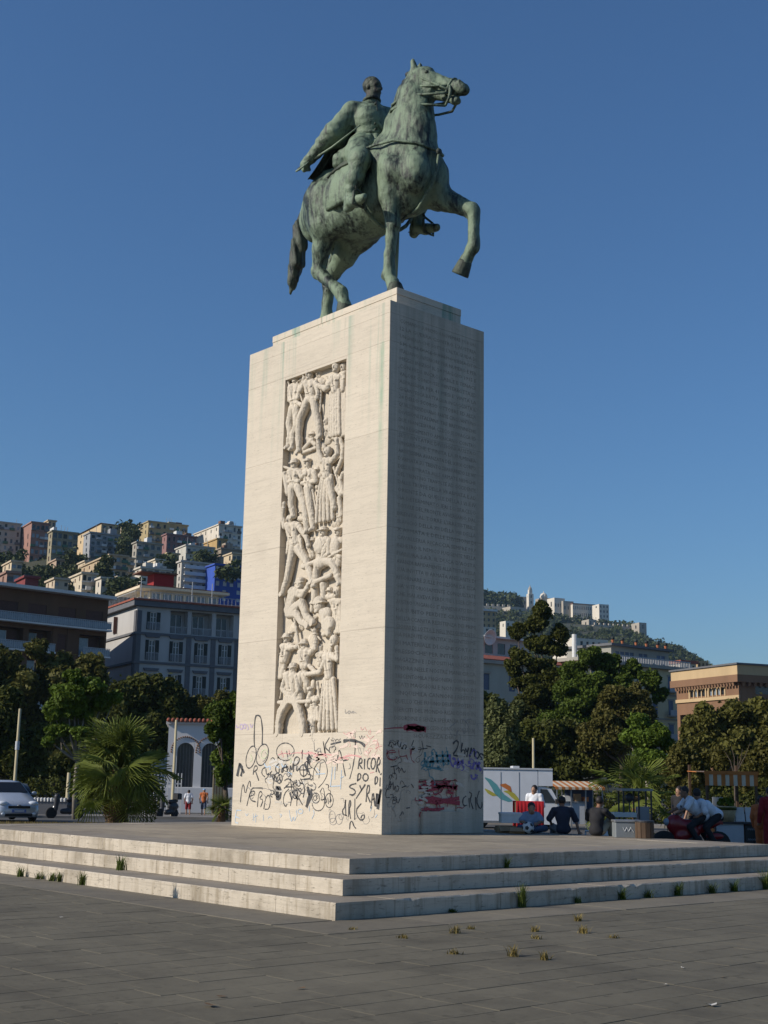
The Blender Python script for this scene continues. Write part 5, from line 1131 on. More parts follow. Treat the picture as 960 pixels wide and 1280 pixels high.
# --- brown palazzo with corbelled cornice
wallmat('brown_brick', (.205, .115, .066), .12); wallmat('warm_stone', (.47, .34, .19), .1)
b = Bld('brick_palazzo', 'brown brick palazzo with corbelled cornice and arched windows at the right edge', 923, 195, 23, py=850)
H = b.f(923, 829)[1]-1.6; W = b.f(1010, 840)[0]; D = b.l(845, 840)[0]
zc = b.l(923, 849.5)[1]; zw1 = b.l(900, 858.5)[1]; zw0 = b.l(900, 868.5)[1]; zl = b.l(900, 870)[1]
lw = []; fr0, fr1 = b.l(911, 860)[0], b.l(862, 860)[0]
grp = [(b.l(906, 862)[0], b.l(886, 862)[0]), (b.l(882, 862)[0], b.l(862.5, 862)[0])]
for g0, g1 in grp:
    for k in range(4): c = g0+(g1-g0)*(k+.5)/4; lw.append((c-.42, c+.42, zw0, zw1))
low = [(c-.75, c+.75, zl-6.0, zl-2.4, .9) for c in np.linspace(fr0+1.5, D-1.5, 5)]
fw_ = [(3.0+i*5.2, 5.6+i*5.2, zw0, zw1) for i in range(3)]
b.walls(W, D, H, 'brown_brick', fw_, lw+low, .3)
for a0, a1, c0, c1 in lw:
    c = (a0+a1)/2; o = pane(b, 0, a1-a0, c0, c1, 'l', .22, 'glass_pale' if random.Random(c).random() > .5 else 'glass_dark'); o.location.y = c
    # arched head filling the top corners of the opening
    pts = [(c-.43, c1+.02), (c-.43, c1-.45)]+[(c-.38*math.cos(t_), c1-.45+.38*math.sin(t_)) for t_ in np.linspace(0, math.pi, 9)]+[(c+.43, c1-.45), (c+.43, c1+.02)]
    MB().prism(pts, 'x', -.05, .12).build('arch_head', 'warm_stone', b.e)
for a0, a1, c0, c1, _ in low: o = pane(b, 0, a1-a0, c0, c1, 'l', .8, 'glass_dark'); o.location.y = (a0+a1)/2
for a0, a1, c0, c1 in fw_: pane(b, a0, a1, c0, c1, 'f', .2)
for g0, g1 in grp:
    for yy in (g0-.25, g1): b.box('window_surround', 'warm_stone', -.12, -.004, yy, yy+.25, zw0-.2, zw1+.5)
    b.box('window_surround', 'warm_stone', -.12, -.004, g0, g1, zw1+.25, zw1+.5)
    for k in range(5): yy = g0+(g1-g0)*k/4; b.box('colonnette', 'warm_stone', -.08, -.003, yy-.1, yy+.1, zw0-.2, zw1+.24)
b.box('string_course', 'warm_stone', -.25, -.002, -.25, D, zw0-.75, zw0-.25); b.box('string_course', 'warm_stone', -.2, -.003, -.2, D, zc-.35, zc-.05); b.box('string_course', 'brown_brick', -.2, W, -.2, -.003, zc-.35, zc-.05)
n = 21
for k in range(n):
    yy = .25+(D-.5)*k/n; MB().prism([(0, H-1.15), (-.75, H-1.15), (-.6, H-1.7), (-.2, zc+.1), (0, zc)], 'y', yy, yy+.42).build('corbel', 'brown_brick', b.e)
    yb = yy+.42+((D-.5)/n-.42)/2
for k in range(12):
    xx = .25+(W-.5)*k/12; MB().prism([(0, H-1.15), (-.75, H-1.15), (-.6, H-1.7), (-.2, zc+.1), (0, zc)], 'x', xx, xx+.42).build('corbel', 'brown_brick', b.e)
b.box('cornice', 'brown_brick', -.85, W+.5, -.85, D+.5, H-1.15, H-.1); b.box('parapet', 'warm_stone', -.7, W+.4, -.7, D+.4, H-.1, H+1.35); b.box('coping', 'trim_dark', -.95, W+.6, -.95, D+.6, H+1.35, H+1.6)

# --- white arcaded pavilion with scalloped tiles
wallmat('white_render', (.62, .61, .60), .06)
b = Bld('arcade_pavilion', 'small white pavilion with tall dark arches and scalloped red tiles', 209, 96, 8, py=950)
H = b.f(240, 905.5)[1]; W = b.f(345, 950)[0]; D = 7; za = b.f(240, 939)[1]; zs = b.f(240, 984)[1]; ctr = [b.f(p_, 950)[0] for p_ in (231.5, 262.5)]; ctr.append(2*ctr[1]-ctr[0]); ctr.append(2*ctr[2]-ctr[1]); rr = b.f(242, 950)[0]-ctr[0]
b.walls(W, D, H, 'white_render', [(c-rr, c+rr, zs, za+rr+.01, .5) for c in ctr], (), .2)
for c in ctr:
    pane(b, c-rr, c+rr, zs, za+rr, 'f', .45, 'glass_dark', name='arch_grille')
    pts = [(c-rr-.002, za+rr+.015), (c-rr-.002, za)]+[(c-rr*math.cos(t_), za+rr*math.sin(t_)) for t_ in np.linspace(0, math.pi, 17)]+[(c+rr+.002, za), (c+rr+.002, za+rr+.015)]
    MB().prism(pts, 'y', -.004, .40).build('arch_head', 'white_render', b.e)
    m = MB(); no = 22
    for i in range(no):
        t_ = -.15+(math.pi+.3)*(i+.5)/no; R2 = rr+.42; m.ball((c-R2*math.cos(t_), -.06, za+R2*math.sin(t_)), .065, 6, 5)
    m.build('tile_moulding', 'roof_brown', b.e, True)
    q = MB(); k = c-rr
    while k < c+rr: q.box(k, k+.03, .2, .23, zs, za+math.sqrt(max(0.01, rr*rr-(k-c)**2))); k += .22
    q.build('grille_bars', 'trim_dark', b.e)
b.box('plinth', 'white_render', -.15, W+.1, -.2, -.003, 0, zs-.05); b.box('cornice', 'white_render', -.2, W+.2, -.2, D, H, H+.18)
nt_ = 26
for k in range(nt_): xx = -.2+(W+.4)*(k+.5)/nt_; MB().tube([(xx, -.42, H+.26), (xx, .5, H+.34)], .14, 8).build('roof_tile', 'roof_red', b.e, True)
b.box('roof_deck', 'roof_brown', -.15, W+.15, .3, D, H+.185, H+.3)
# ------------------------------------------------------------------ hills behind the city
def interp(x, xs, ys): return float(np.interp(x, xs, ys))
def hz(px): return 976+(px-480)*.0171
def hill_z(px, d):
    # left slope, terraced with houses
    zl = interp(d, [230, 330, 450, 600, 700, 900, 2600], [-2, 34, 64, 101, 127, 134, 60])
    zl *= interp(px, [-900, -300, 0, 300, 420, 560], [.5, .85, 1.0, .95, .8, 0.0])
    # right ridge under the fortress
    top = interp(px, [300, 605, 660, 700, 760, 800, 850, 890, 960, 1100, 1500], [766, 762, 770, 778, 788, 800, 818, 842, 872, 930, 976])
    zr = interp(d, [420, 700, 1000, 1300, 1500, 1800, 2600], [-2, 22, 90, 170, 200, 190, 80])/200*((hz(px)-top)/1610*1500)
    return max(zl, zr*interp(px, [250, 480], [.0, 1.0]), -2) + 2.5*math.sin(px*.05+d*.01)*min(1, max(0, d-240)/100)
pxs = list(range(-900, 1520, 20)); ds = [230, 260, 290, 330, 370, 410, 450, 500, 550, 600, 650, 700, 780, 900, 1000, 1100, 1200, 1300, 1400, 1500, 1600, 1800, 2200, 2600]
V = [tuple(gnd(p_, d_, hill_z(p_, d_))) for d_ in ds for p_ in pxs]; n = len(pxs)
F = [(j*n+i, j*n+i+1, (j+1)*n+i+1, (j+1)*n+i) for j in range(len(ds)-1) for i in range(n-1)]
plain('hill_soil', (.055, .055, .028), .95, .45, .05)
tag(mesh_obj('hill', V, F, 'hill_soil', None, True), 'steep hillside rising behind the city, covered with houses and woods', 'hill', kind='structure')

HB = [  # px of left end, corner, right end; top and bottom y; distance; wall colour; rows; front columns; left columns; label; roof
 (-22, -20, 27, 651, 704, 560, (.46, .46, .44), 6, 6, 1, 'pale grey tall house at the upper left edge of the hillside', 0),
 (26, 38, 62, 653, 704, 550, (.36, .17, .14), 5, 4, 2, 'pink-red house high on the left hillside', 0),
 (44, 60, 70, 651, 668, 600, (.60, .46, .26), 2, 2, 3, 'cream roof storey showing behind the pink-red hillside house', 0),
 (61, 64, 98, 664, 712, 520, (.30, .27, .17), 5, 5, 1, 'olive-beige house with green shutters next to the pink-red one', 0),
 (80, 126, 151, 654, 684, 600, (.62, .47, .25), 4, 3, 5, 'long yellow house with brown hipped roof on the hilltop', 1),
 (105, 112, 149, 666, 698, 540, (.28, .33, .42), 4, 5, 1, 'blue-grey house below the yellow hilltop house', 0),
 (103, 136, 160, 694, 738, 440, (.50, .38, .23), 5, 3, 5, 'cream apartment house in the middle of the left hillside', 0),
 (86, 102, 121, 717, 748, 380, (.60, .53, .40), 3, 3, 3, 'small white villa just above the brown block roof', 0),
 (120, 126, 143, 723, 748, 375, (.55, .53, .48), 2, 3, 1, 'small white annexe beside the hillside villa', 0),
 (21, 31, 48, 722, 742, 300, (.26, .02, .03), 1, 0, 1, 'dark red hut above the roof of the brown block', 0),
 (-10, 8, 22, 716, 742, 320, (.36, .20, .16), 2, 2, 2, 'dull pink house beside the dark red hut', 0),
 (148, 152, 159, 657, 680, 620, (.58, .48, .32), 3, 1, 1, 'narrow cream house end beside the round dark hilltop tree', 0),
 (174, 185, 235, 652, 684, 610, (.44, .36, .16), 4, 6, 2, 'broad mustard-yellow house on the hilltop', 0),
 (203, 208, 246, 668, 697, 560, (.30, .14, .15), 3, 6, 1, 'dull pink house before the mustard-yellow one', 0),
 (243, 273, 302, 656, 690, 600, (.66, .63, .57), 4, 5, 5, 'white corner house on the hilltop next to the pedestal', 0),
 (166, 170, 203, 678, 722, 500, (.34, .34, .31), 5, 4, 1, 'grey-green house left of the balconied block', 0),
 (220, 232, 268, 682, 712, 520, (.50, .52, .51), 3, 5, 2, 'white house with green awnings above the balconied block', 0),
 (222, 226, 268, 702, 752, 430, (.46, .47, .48), 6, 5, 1, 'light grey apartment block with rows of white balconies', 2),
 (267, 268, 304, 706, 752, 425, (.035, .085, .38), 5, 4, 0, 'deep blue apartment block with small white windows', 3),
 (168, 176, 215, 710, 728, 400, (.58, .57, .54), 2, 5, 1, 'low white house above the penthouse hut', 0),
 (244, 271, 284, 674, 694, 580, (.52, .34, .09), 2, 2, 4, 'ochre-yellow low house before the white corner house', 0),
 (268, 276, 304, 686, 712, 530, (.33, .28, .22), 1, 3, 1, 'rough stone house right of the white house with green awnings', 0),
 (98, 106, 118, 702, 718, 470, (.60, .50, .34), 2, 2, 2, 'small cream cottage between blue-grey and cream hillside houses', 0),
 (150, 156, 168, 698, 724, 480, (.56, .44, .28), 3, 2, 1, 'narrow warm cream house left of the grey-green one', 0),
 (4, 14, 28, 702, 722, 450, (.58, .48, .32), 2, 2, 2, 'low cream house below the pale grey one at far left', 0),
 (203, 209, 224, 692, 712, 500, (.60, .47, .24), 2, 3, 1, 'small yellow house right of the grey-green one', 0),
 (140, 147, 170, 722, 742, 390, (.62, .56, .44), 2, 4, 2, 'low pale house above the penthouse roof left side', 0),
 (58, 68, 86, 724, 744, 360, (.55, .46, .34), 2, 3, 2, 'low beige house right of the dark red hut', 0),
 (280, 290, 306, 692, 712, 500, (.62, .52, .34), 2, 3, 2, 'cream house above the deep blue block', 0),
 (62, 70, 82, 700, 718, 500, (.50, .36, .26), 2, 2, 1, 'small brownish house among the dark hillside trees', 0),
 (186, 194, 206, 700, 716, 470, (.66, .60, .48), 2, 2, 1, 'tiny whitish house below the grey-green one', 0),
]
plain('awning_green', (.06, .14, .09), .8, .15); plain('win_white', (.55, .56, .58), .5, .1)
def hill_house(i, L):
    pl, pc, pr_, yt, yb, d, col, rows, fc, lc, lab, roof = L
    mat = 'hill_wall_%d' % i; g_ = sum(col)/3; col = tuple((c*.60+g_*.28)*k_ for c, k_ in zip(col, (1.06, .98, .86))) if roof != 3 else col; wallmat(mat, col, .14)
    p0 = atd(pc, yb, d); th = 30
    b = Bld('hillside_house', lab, pc, d, th, p0.z-6, 'house', 'houses on the left hillside', py=(yt+yb)/2)
    H = b.f(pc, yt)[1]; W = max(3.0, b.f(pr_, yt)[0]); D = max(3.0, b.l(pl, yt)[0]) if pc-pl > 1 else 10.0
    rw = random.Random(100+i); ww_ = rw.uniform(.42, .75); vis = b.f(pc, yb)[1]; sh = (H-vis)/max(1, rows); ops = []; lops = []
    for r_ in range(rows+1):
        z_ = H-sh*(r_+1)+sh*.22
        if z_ < .5: continue
        for k in range(fc):
            if rw.random() < .10: continue
            c = W*(k+.5+rw.uniform(-.06, .06))/fc; h2 = min(2.4, sh*rw.choice((.46, .58, .66))); ops.append((c-ww_, c+ww_, z_, z_+h2))
        for k in range(lc):
            if rw.random() < .12: continue
            c = D*(k+.5+rw.uniform(-.06, .06))/lc; lops.append((c-ww_, c+ww_, z_, z_+min(2.3, sh*rw.choice((.48, .6)))))
    b.walls(W, D, H, mat, ops, lops, .3)
    wm = 'win_white' if roof == 3 else None; rg = random.Random(i)
    for o in ops: pane(b, *o, 'f', .2, wm or rg.choice(('glass_dark', 'glass_dark', 'shutter_dark', 'glass_pale')))
    for o in lops: q_ = pane(b, 0, o[1]-o[0], o[2], o[3], 'l', .2, wm or rg.choice(('glass_dark', 'shutter_brown', 'shutter_dark'))); q_.location.y = (o[0]+o[1])/2
    if roof == 1:
        m = MB(); e = .8; m.add([(-e, -e, H), (W+e, -e, H), (W+e, D+e, H), (-e, D+e, H), (W*.5, D*.25, H+3.4), (W*.5, D*.75, H+3.4)], [(0, 1, 4), (1, 2, 5, 4), (2, 3, 5), (3, 0, 4, 5), (3, 2, 1, 0)]); m.build('hipped_roof', 'roof_brown', b.e)
    else:
        b.box('cornice', mat, -.45, W+.45, -.45, D+.45, H, H+.5); b.box('roof', 'trim_dark', -.3, W+.3, -.3, D+.3, H+.5, H+.62)
        if W > 8 and not roof:
            for _ in range(rg.randint(1, 3)): xa_ = rg.uniform(.05, .75)*W; b.box('roof_hut', rg.choice((mat, 'frame_white', 'roof_brown')), xa_, xa_+rg.uniform(.1, .25)*W, 1.5, 4+rg.random()*3, H+.62, H+rg.uniform(1.4, 3.2))
            for _ in range(3): xa_ = rg.uniform(.05, .95)*W; MB().tube([(xa_, 1.5, H+.6), (xa_, 1.5, H+rg.uniform(2, 4))], .09, 5).build('aerial', 'rail_grey', b.e)
    for r_ in range(rows):
        z_ = H-sh*(r_+1)
        if z_ < .5: continue
        if roof == 2:
            b.box('balcony_slab', 'frame_white', .8, W-1, -1.1, -.004, z_+.1, z_+.35); b.box('balcony_rail', 'frame_white', .8, W-1, -1.1, -1.02, z_+.35, z_+1.25)
        elif roof == 0 and fc and rows > 2:
            b.box('string_course', 'frame_white' if sum(col) > 1.3 else mat, -.15, W, -.15, -.003, z_+.05, z_+.3)
            for k in range(fc):
                if rg.random() < .5: c = W*(k+.5)/fc; b.box('balcony' if rg.random() < .75 else 'awning', rg.choice(('rail_grey', 'rail_grey', 'frame_white', 'trim_dark', 'awning_green')), c-1.0, c+1.0, -.8, -.004, z_+.2, z_+1.2)
for i, L in enumerate(HB): hill_house(i, L)

# --- fortress and monastery on the right ridge
plain('fort_stone', (.36, .32, .26), .9, .12, .05); plain('fort_pale', (.60, .55, .46), .9, .08, .05)
def ridge_block(name, lab, px0, px1, yt, yb, d, col, th=18, cols=6, rows=2, crenel=False, arch=False, D=16, cat='building', roof=None):
    b = Bld(name, lab, px0, d, th, atd(px0, yb, d).z-14, cat, py=(yt+yb)/2); H = b.f(px0, yt)[1]; W = b.f(px1, yt)[0]; base = b.f(px0, yb)[1]
    ops = []; sh = (H-base)/max(1, rows)
    for r_ in range(rows):
        for k in range(cols): c = W*(k+.5)/cols; ops.append((c-min(.9, W/cols*.22), c+min(.9, W/cols*.22), H-sh*(r_+1)+sh*.25, H-sh*(r_+1)+sh*.25+min(4.0, sh*.5)))
    b.walls(W, D, H, col, ops, [(D*.35, D*.5, H-sh*.7, H-sh*.3)] if rows else (), .6)
    for o in ops: pane(b, *o, 'f', .5)
    if crenel:
        n = max(3, int(W/5.5))
        for k in range(n): xx = W*(k+.25)/n; b.box('merlon', col, xx, xx+W/n*.42, 0, 2, H, H+2.6)
    if roof: b.box('roof', roof, -.6, W+.6, -.8, D+.6, H, H+1.1)
    return b, W, H
ridge_block('monastery', 'long pale monastery wing with rows of windows on the ridge', 716, 752, 755, 772, 1500, 'fort_pale', 20, 14, 2, roof='roof_brown')
ridge_block('monastery_end', 'tall white end block of the monastery at the ridge crest', 749, 761, 755, 773, 1490, 'fort_pale', 20, 3, 3)
ridge_block('ridge_palace', 'cream block with flat roof in the middle of the ridge', 693, 706, 747, 762, 1500, 'fort_pale', 25, 4, 1)
ridge_block('ridge_arch_house', 'pale house with large arch beside the monastery wing', 704, 717, 751, 765, 1500, 'fort_stone', 20, 3, 1)
bb, W_, H_ = ridge_block('ridge_church', 'stone church with small white dome on the ridge', 677, 690, 747, 762, 1510, 'fort_stone', 20, 3, 1)
MB().lathe([(4.5, 0), (4.5, 3), (3.8, 5), (2, 6.6), (.5, 7.2), (.4, 9)], 16, (W_/2, 8, H_)).build('dome', 'fort_pale', bb.e, True)
bb, W_, H_ = ridge_block('bell_tower', 'slender pale bell tower standing on the ridge', 661, 667, 742, 756, 1505, 'fort_pale', 20, 1, 2, D=6)
bb.box('belfry', 'fort_pale', W_*.18, W_*.82, 1, 5, H_, H_+5); MB().lathe([(2.2, 0), (2.0, 2), (.6, 4), (.2, 6)], 10, (W_/2, 3, H_+5)).build('spire', 'fort_stone', bb.e)
ridge_block('ridge_roofs', 'low grey houses left of the bell tower', 640, 661, 745, 758, 1520, 'fort_stone', 15, 6, 1)
ridge_block('fortress_wall', 'battlemented grey fortress wall below the wooded hilltop', 600, 640, 757, 778, 1420, 'fort_stone', 12, 9, 1, True)
ridge_block('fortress_bastion', 'brownish sloping bastion at the end of the battlemented wall', 638, 657, 758, 776, 1400, 'fort_stone', 28, 0, 0)
ridge_block('ridge_gatehouse', 'small stone gatehouse on the wooded slope', 736, 745, 774, 783, 1400, 'fort_stone', 20, 2, 1)
ridge_block('terrace_wall', 'long stone terrace wall on the wooded slope below the monastery', 742, 806, 781, 788, 1380, 'fort_stone', 20, 0, 0, True, D=4, cat='wall')
ridge_block('ridge_ruin', 'small ruined tower where the ridge begins to fall', 799, 808, 778, 788, 1390, 'fort_stone', 20, 1, 1)
plain('ochre_house', (.42, .30, .16), .9, .1, .1)
ridge_block('ochre_tenement', 'ochre tenement showing right beside the pedestal', 596, 620, 763, 792, 700, 'ochre_house', 22, 4, 4, D=12, cat='house', roof='frame_white')
ridge_block('white_tenement', 'small white house below the ochre tenement', 598, 620, 783, 800, 600, 'fort_pale', 22, 3, 2, D=12, cat='house')
ridge_block('white_cottage', 'small white cottage between the pine and the ochre tenement', 632, 645, 776, 786, 900, 'fort_pale', 25, 2, 1, D=8, cat='house')
ridge_block('roofline_house', 'pale roofline house seen between the trees right of the pine', 716, 760, 797, 812, 420, 'fort_pale', 25, 6, 1, D=12, cat='house')
ridge_block('distant_house', 'tiny cream house behind the brick palazzo roof', 872, 886, 826, 836, 480, 'ochre_house', 25, 3, 1, D=8, cat='house')
ridge_block('tent_roof_house', 'tiny white-roofed house beside the brick palazzo', 851, 870, 829, 838, 470, 'fort_pale', 25, 3, 1, D=8, cat='house', roof='roof_red')
# ------------------------------------------------------------------ vegetation
def leafmat(name, col, var=.45, trans=.25):
    m, t, b = new_mat(name)
    n1 = noise(t, geo_pos(t), .7, 4, .6); n2 = noise(t, geo_pos(t), 6.0, 2)
    c = ramp(t, n1, [(.3, tuple(x*(1-var) for x in col)), (.55, col), (.75, tuple(min(1, x*(1+var)) for x in col))])
    c = mixc(t, .5, c, ramp(t, n2, [(.3, tuple(x*.6 for x in col)), (.7, tuple(min(1, x*1.5) for x in col))]))
    t.links.new(c, b.inputs['Base Color']); b.inputs['Roughness'].default_value = .6; b.inputs['Specular IOR Level'].default_value = .14
    tr = t.nodes.new('ShaderNodeBsdfTranslucent'); t.links.new(c, tr.inputs['Color']); mx = t.nodes.new('ShaderNodeMixShader'); mx.inputs[0].default_value = trans
    out = t.nodes['Material Output']; t.links.new(b.outputs[0], mx.inputs[1]); t.links.new(tr.outputs[0], mx.inputs[2]); t.links.new(mx.outputs[0], out.inputs[0])
leafmat('leaf_dark', (.072, .080, .016)); leafmat('leaf_olive', (.110, .106, .024)); leafmat('leaf_green', (.100, .148, .020)); leafmat('leaf_mid', (.074, .108, .014))
leafmat('leaf_pine', (.066, .072, .012)); leafmat('leaf_pale', (.12, .135, .05)); leafmat('leaf_ridge', (.060, .074, .026), .35, .1); leafmat('leaf_brown', (.100, .092, .022)); leafmat('leaf_palm', (.155, .190, .038), .35, .35); leafmat('leaf_dry', (.19, .12, .05), .3)
leafmat('weed_green', (.10, .13, .03)); leafmat('weed_dry', (.22, .17, .06))
plain('bark', (.085, .065, .048), .95, .3, 5, bmp=.6); plain('bark_pale', (.19, .165, .13), .9, .2, 5, bmp=.4); plain('palm_fibre', (.13, .075, .035), .95, .35, 8, bmp=.8)
def leaves(blobs, n, size, seed, up=.3, shell=.55):
    """n leaf-clump quads spread through ellipsoid blobs [(centre, radii)]"""
    rg = np.random.default_rng(seed); w = np.array([r[0]*r[1]*r[2] for _, r in blobs])**.75; ch = rg.choice(len(blobs), n, p=w/w.sum())
    C = np.array([c for c, _ in blobs])[ch]; Rr = np.array([r for _, r in blobs])[ch]
    d = rg.normal(size=(n, 3)); d /= np.linalg.norm(d, axis=1)[:, None]
    rad = (shell+(1-shell)*rg.random(n)**.7)*(1+.18*rg.normal(size=n)*(rg.random(n) < .35)); P = C+d*Rr*rad[:, None]
    nr = d*.55+rg.normal(size=(n, 3))*.8; nr[:, 2] += up; nr /= np.linalg.norm(nr, axis=1)[:, None]
    t = np.cross(nr, rg.normal(size=(n, 3))); t /= np.linalg.norm(t, axis=1)[:, None]; s = np.cross(nr, t)
    L = size*(.6+.8*rg.random(n))[:, None]; Wd = L*(.45+.3*rg.random(n))[:, None]
    V = np.stack([P-t*L, P+s*Wd-t*L*.1+nr*L*.15, P+t*L, P-s*Wd-t*L*.1+nr*L*.15], 1).reshape(-1, 3)
    return V, np.arange(4*n).reshape(n, 4)
def tree(label, px, d, ybase, blobs_px, n, size, leaf, bark='bark', tw=.22, name='tree', group='trees between plaza and city', seed=1, fork=.45, z0=None, limbs=True, shell=.5):
    """blobs_px: crown clumps as (px, py, rx_px, ry_px[, depth m]) seen at distance d"""
    z = gz(d) if z0 is None else z0; o = gnd(px, d, z); k = d/FPX
    e = empty(name, o); tag(e, label, 'tree', group); rg = random.Random(seed); B = []
    for q in blobs_px:
        p = atd(q[0], q[1], d+(q[4] if len(q) > 4 else rg.uniform(-1, 1)*q[2]*k*.5))-o; B.append((np.array(p), np.array((q[2]*k, q[2]*k*.9, q[3]*k))))
    # break every clump up into a ring of smaller ones so the outline is uneven
    BB = []
    for c, r in B:
        BB.append((c, r*.72))
        for j in range(7):
            dv = np.array([rg.gauss(0, 1) for _ in range(3)]); dv /= np.linalg.norm(dv); BB.append((c+dv*r*.72, r*rg.uniform(.28, .48)))
    V, F = leaves(BB, int(n*2.6), size*.56, seed, shell=shell); mesh_obj('crown', V, F, leaf, e)
    top = max(c[2] for c, _ in B); zf = max(.5, min(c[2]-r[2]*.3 for c, r in B)); m = MB()
    hub = np.mean([c for c, _ in B], axis=0); mid = np.array((hub[0]*.3, hub[1]*.3, max(zf*.75, 1.0)))
    m.tube([(0, 0, -.3), tuple(mid*.5+np.array((rg.uniform(-.1, .1), rg.uniform(-.1, .1), 0))), tuple(mid)], [tw*1.25, tw, tw*.85], 8)
    m.build('trunk', bark, e, True)
    if limbs:
        for c, r in B:
            a = np.array(mid); h_ = a*.5+c*.5+np.array((rg.uniform(-.3, .3), rg.uniform(-.3, .3), -.15*abs(c[2]-a[2])))
            MB().tube([tuple(a), tuple(h_), tuple(c)], [tw*.6, tw*.38, tw*.12], 6).build('limb', bark, e, True)
    return e
tree('large dark olive tree before the brown apartment block', 40, 118, 1000, [(20, 870, 40, 40), (75, 850, 34, 34), (110, 860, 26, 34), (35, 920, 45, 42), (95, 915, 38, 40), (5, 830, 24, 24), (60, 955, 40, 30), (115, 830, 18, 18), (45, 812, 16, 14), (-30, 880, 36, 60)], 17000, .42, 'leaf_olive', seed=3, tw=.4)
tree('dark evergreen tree at the left edge behind the car', 8, 92, 1000, [(0, 900, 32, 36), (18, 945, 30, 34), (-25, 930, 34, 50), (42, 935, 22, 32), (30, 965, 26, 20)], 9000, .34, 'leaf_dark', seed=4, tw=.3)
tree('bright green young tree with slender pale trunk left of the palm', 97, 57, 1013, [(84, 868, 26, 18), (112, 858, 22, 16), (66, 885, 16, 14), (128, 880, 16, 14), (97, 888, 22, 13), (75, 910, 20, 9), (105, 916, 18, 9), (60, 925, 10, 7), (145, 872, 12, 10), (92, 845, 14, 9)], 6500, .17, 'leaf_green', 'bark_pale', .10, seed=5, shell=.35)
tree('dense dark holm oak behind the palm', 172, 108, 1000, [(170, 870, 36, 32), (205, 880, 24, 36), (150, 900, 26, 36), (190, 915, 34, 36), (215, 910, 14, 30), (160, 945, 36, 30), (128, 925, 20, 40)], 15000, .36, 'leaf_dark', seed=6, tw=.35)
tree('grey-green feathery tree right of the holm oak', 245, 112, 1000, [(232, 885, 16, 22), (255, 885, 18, 20), (276, 878, 16, 22), (240, 905, 20, 14), (222, 900, 10, 16)], 6500, .26, 'leaf_olive', seed=7, shell=.3)
tree('fresh green tree against the lit edge of the pedestal', 283, 60, 1015, [(274, 890, 18, 18), (290, 905, 20, 24), (268, 915, 13, 16), (285, 940, 20, 22), (278, 965, 14, 16), (300, 880, 18, 20)], 6500, .16, 'leaf_mid', seed=8, tw=.12, shell=.4)
tree('dark undergrowth tree between car and young tree', 58, 100, 1000, [(50, 965, 26, 24), (80, 960, 24, 26), (110, 965, 24, 24), (130, 960, 20, 30), (20, 975, 20, 18)], 8000, .32, 'leaf_dark', seed=9)
# right of the monument
tree('tall dark pine with rounded foliage clumps right of the pedestal', 674, 128, 1000, [(678, 766, 17, 13), (668, 782, 20, 12), (646, 790, 14, 12), (700, 792, 16, 13), (672, 806, 20, 12), (692, 810, 18, 11), (651, 822, 16, 13), (641, 835, 12, 12), (676, 832, 22, 12), (664, 850, 26, 14), (690, 845, 20, 16), (670, 872, 26, 18), (660, 895, 26, 20), (688, 890, 20, 20)], 24000, .30, 'leaf_pine', seed=11, tw=.28, shell=.55)
tree('pale yellow-green loose tree right beside the pedestal', 624, 88, 1005, [(618, 890, 16, 20), (634, 900, 16, 22), (612, 915, 14, 24), (630, 930, 22, 22), (620, 950, 24, 16), (645, 885, 10, 14)], 7500, .22, 'leaf_pale', 'bark_pale', seed=12, shell=.3)
tree('broad green eucalyptus crown in front of the yellowish palazzo', 745, 122, 1000, [(738, 822, 20, 14), (715, 838, 20, 16), (760, 832, 22, 14), (790, 838, 18, 14), (812, 850, 14, 16), (705, 862, 20, 16), (735, 858, 28, 20), (775, 860, 28, 18), (825, 868, 10, 12), (720, 885, 30, 20), (700, 905, 28, 20), (755, 885, 30, 22), (735, 905, 34, 20)], 26000, .28, 'leaf_mid', 'bark_pale', seed=13, tw=.4, shell=.45)
tree('brownish thin tree in front of the eucalyptus', 778, 105, 1002, [(770, 868, 22, 16), (795, 872, 18, 18), (778, 890, 30, 20), (800, 900, 22, 20), (760, 905, 26, 20), (745, 925, 30, 20), (785, 925, 36, 20)], 14000, .24, 'leaf_brown', seed=14, shell=.35)
tree('bright green small tree above the right palm', 808, 70, 1010, [(800, 905, 18, 12), (822, 915, 16, 12), (785, 922, 14, 10), (808, 925, 24, 12), (835, 930, 12, 12), (815, 945, 22, 12)], 6500, .19, 'leaf_green', 'bark_pale', .13, seed=15, shell=.4)
tree('wide olive-green tree below the brick palazzo', 905, 98, 1003, [(880, 905, 24, 22), (915, 895, 26, 20), (948, 890, 26, 22), (890, 935, 34, 26), (930, 930, 36, 28), (965, 925, 30, 40), (862, 930, 16, 24), (990, 890, 30, 30)], 19000, .33, 'leaf_olive', seed=16, tw=.35)
tree('dark evergreen mass behind the white van', 665, 108, 1003, [(640, 930, 30, 24), (680, 925, 34, 28), (715, 930, 32, 26), (750, 950, 34, 24), (660, 960, 36, 22), (700, 965, 36, 20), (780, 965, 24, 20), (620, 965, 26, 20)], 17000, .33, 'leaf_dark', seed=17, tw=.35)
tree('olive bush tree left of the right-hand striped awning', 858, 66, 1010, [(850, 945, 18, 20), (868, 955, 16, 18), (842, 970, 16, 18), (862, 980, 20, 18), (880, 968, 12, 14), (900, 950, 18, 20), (930, 960, 20, 24), (955, 950, 18, 26)], 9500, .20, 'leaf_brown', seed=18, shell=.4, limbs=False)
tree('dark understorey tree behind the motorcycle', 905, 84, 1005, [(820, 965, 22, 20), (850, 990, 24, 14), (890, 985, 28, 16), (930, 990, 28, 16), (965, 980, 22, 22), (800, 985, 22, 16)], 9000, .27, 'leaf_dark', seed=19)
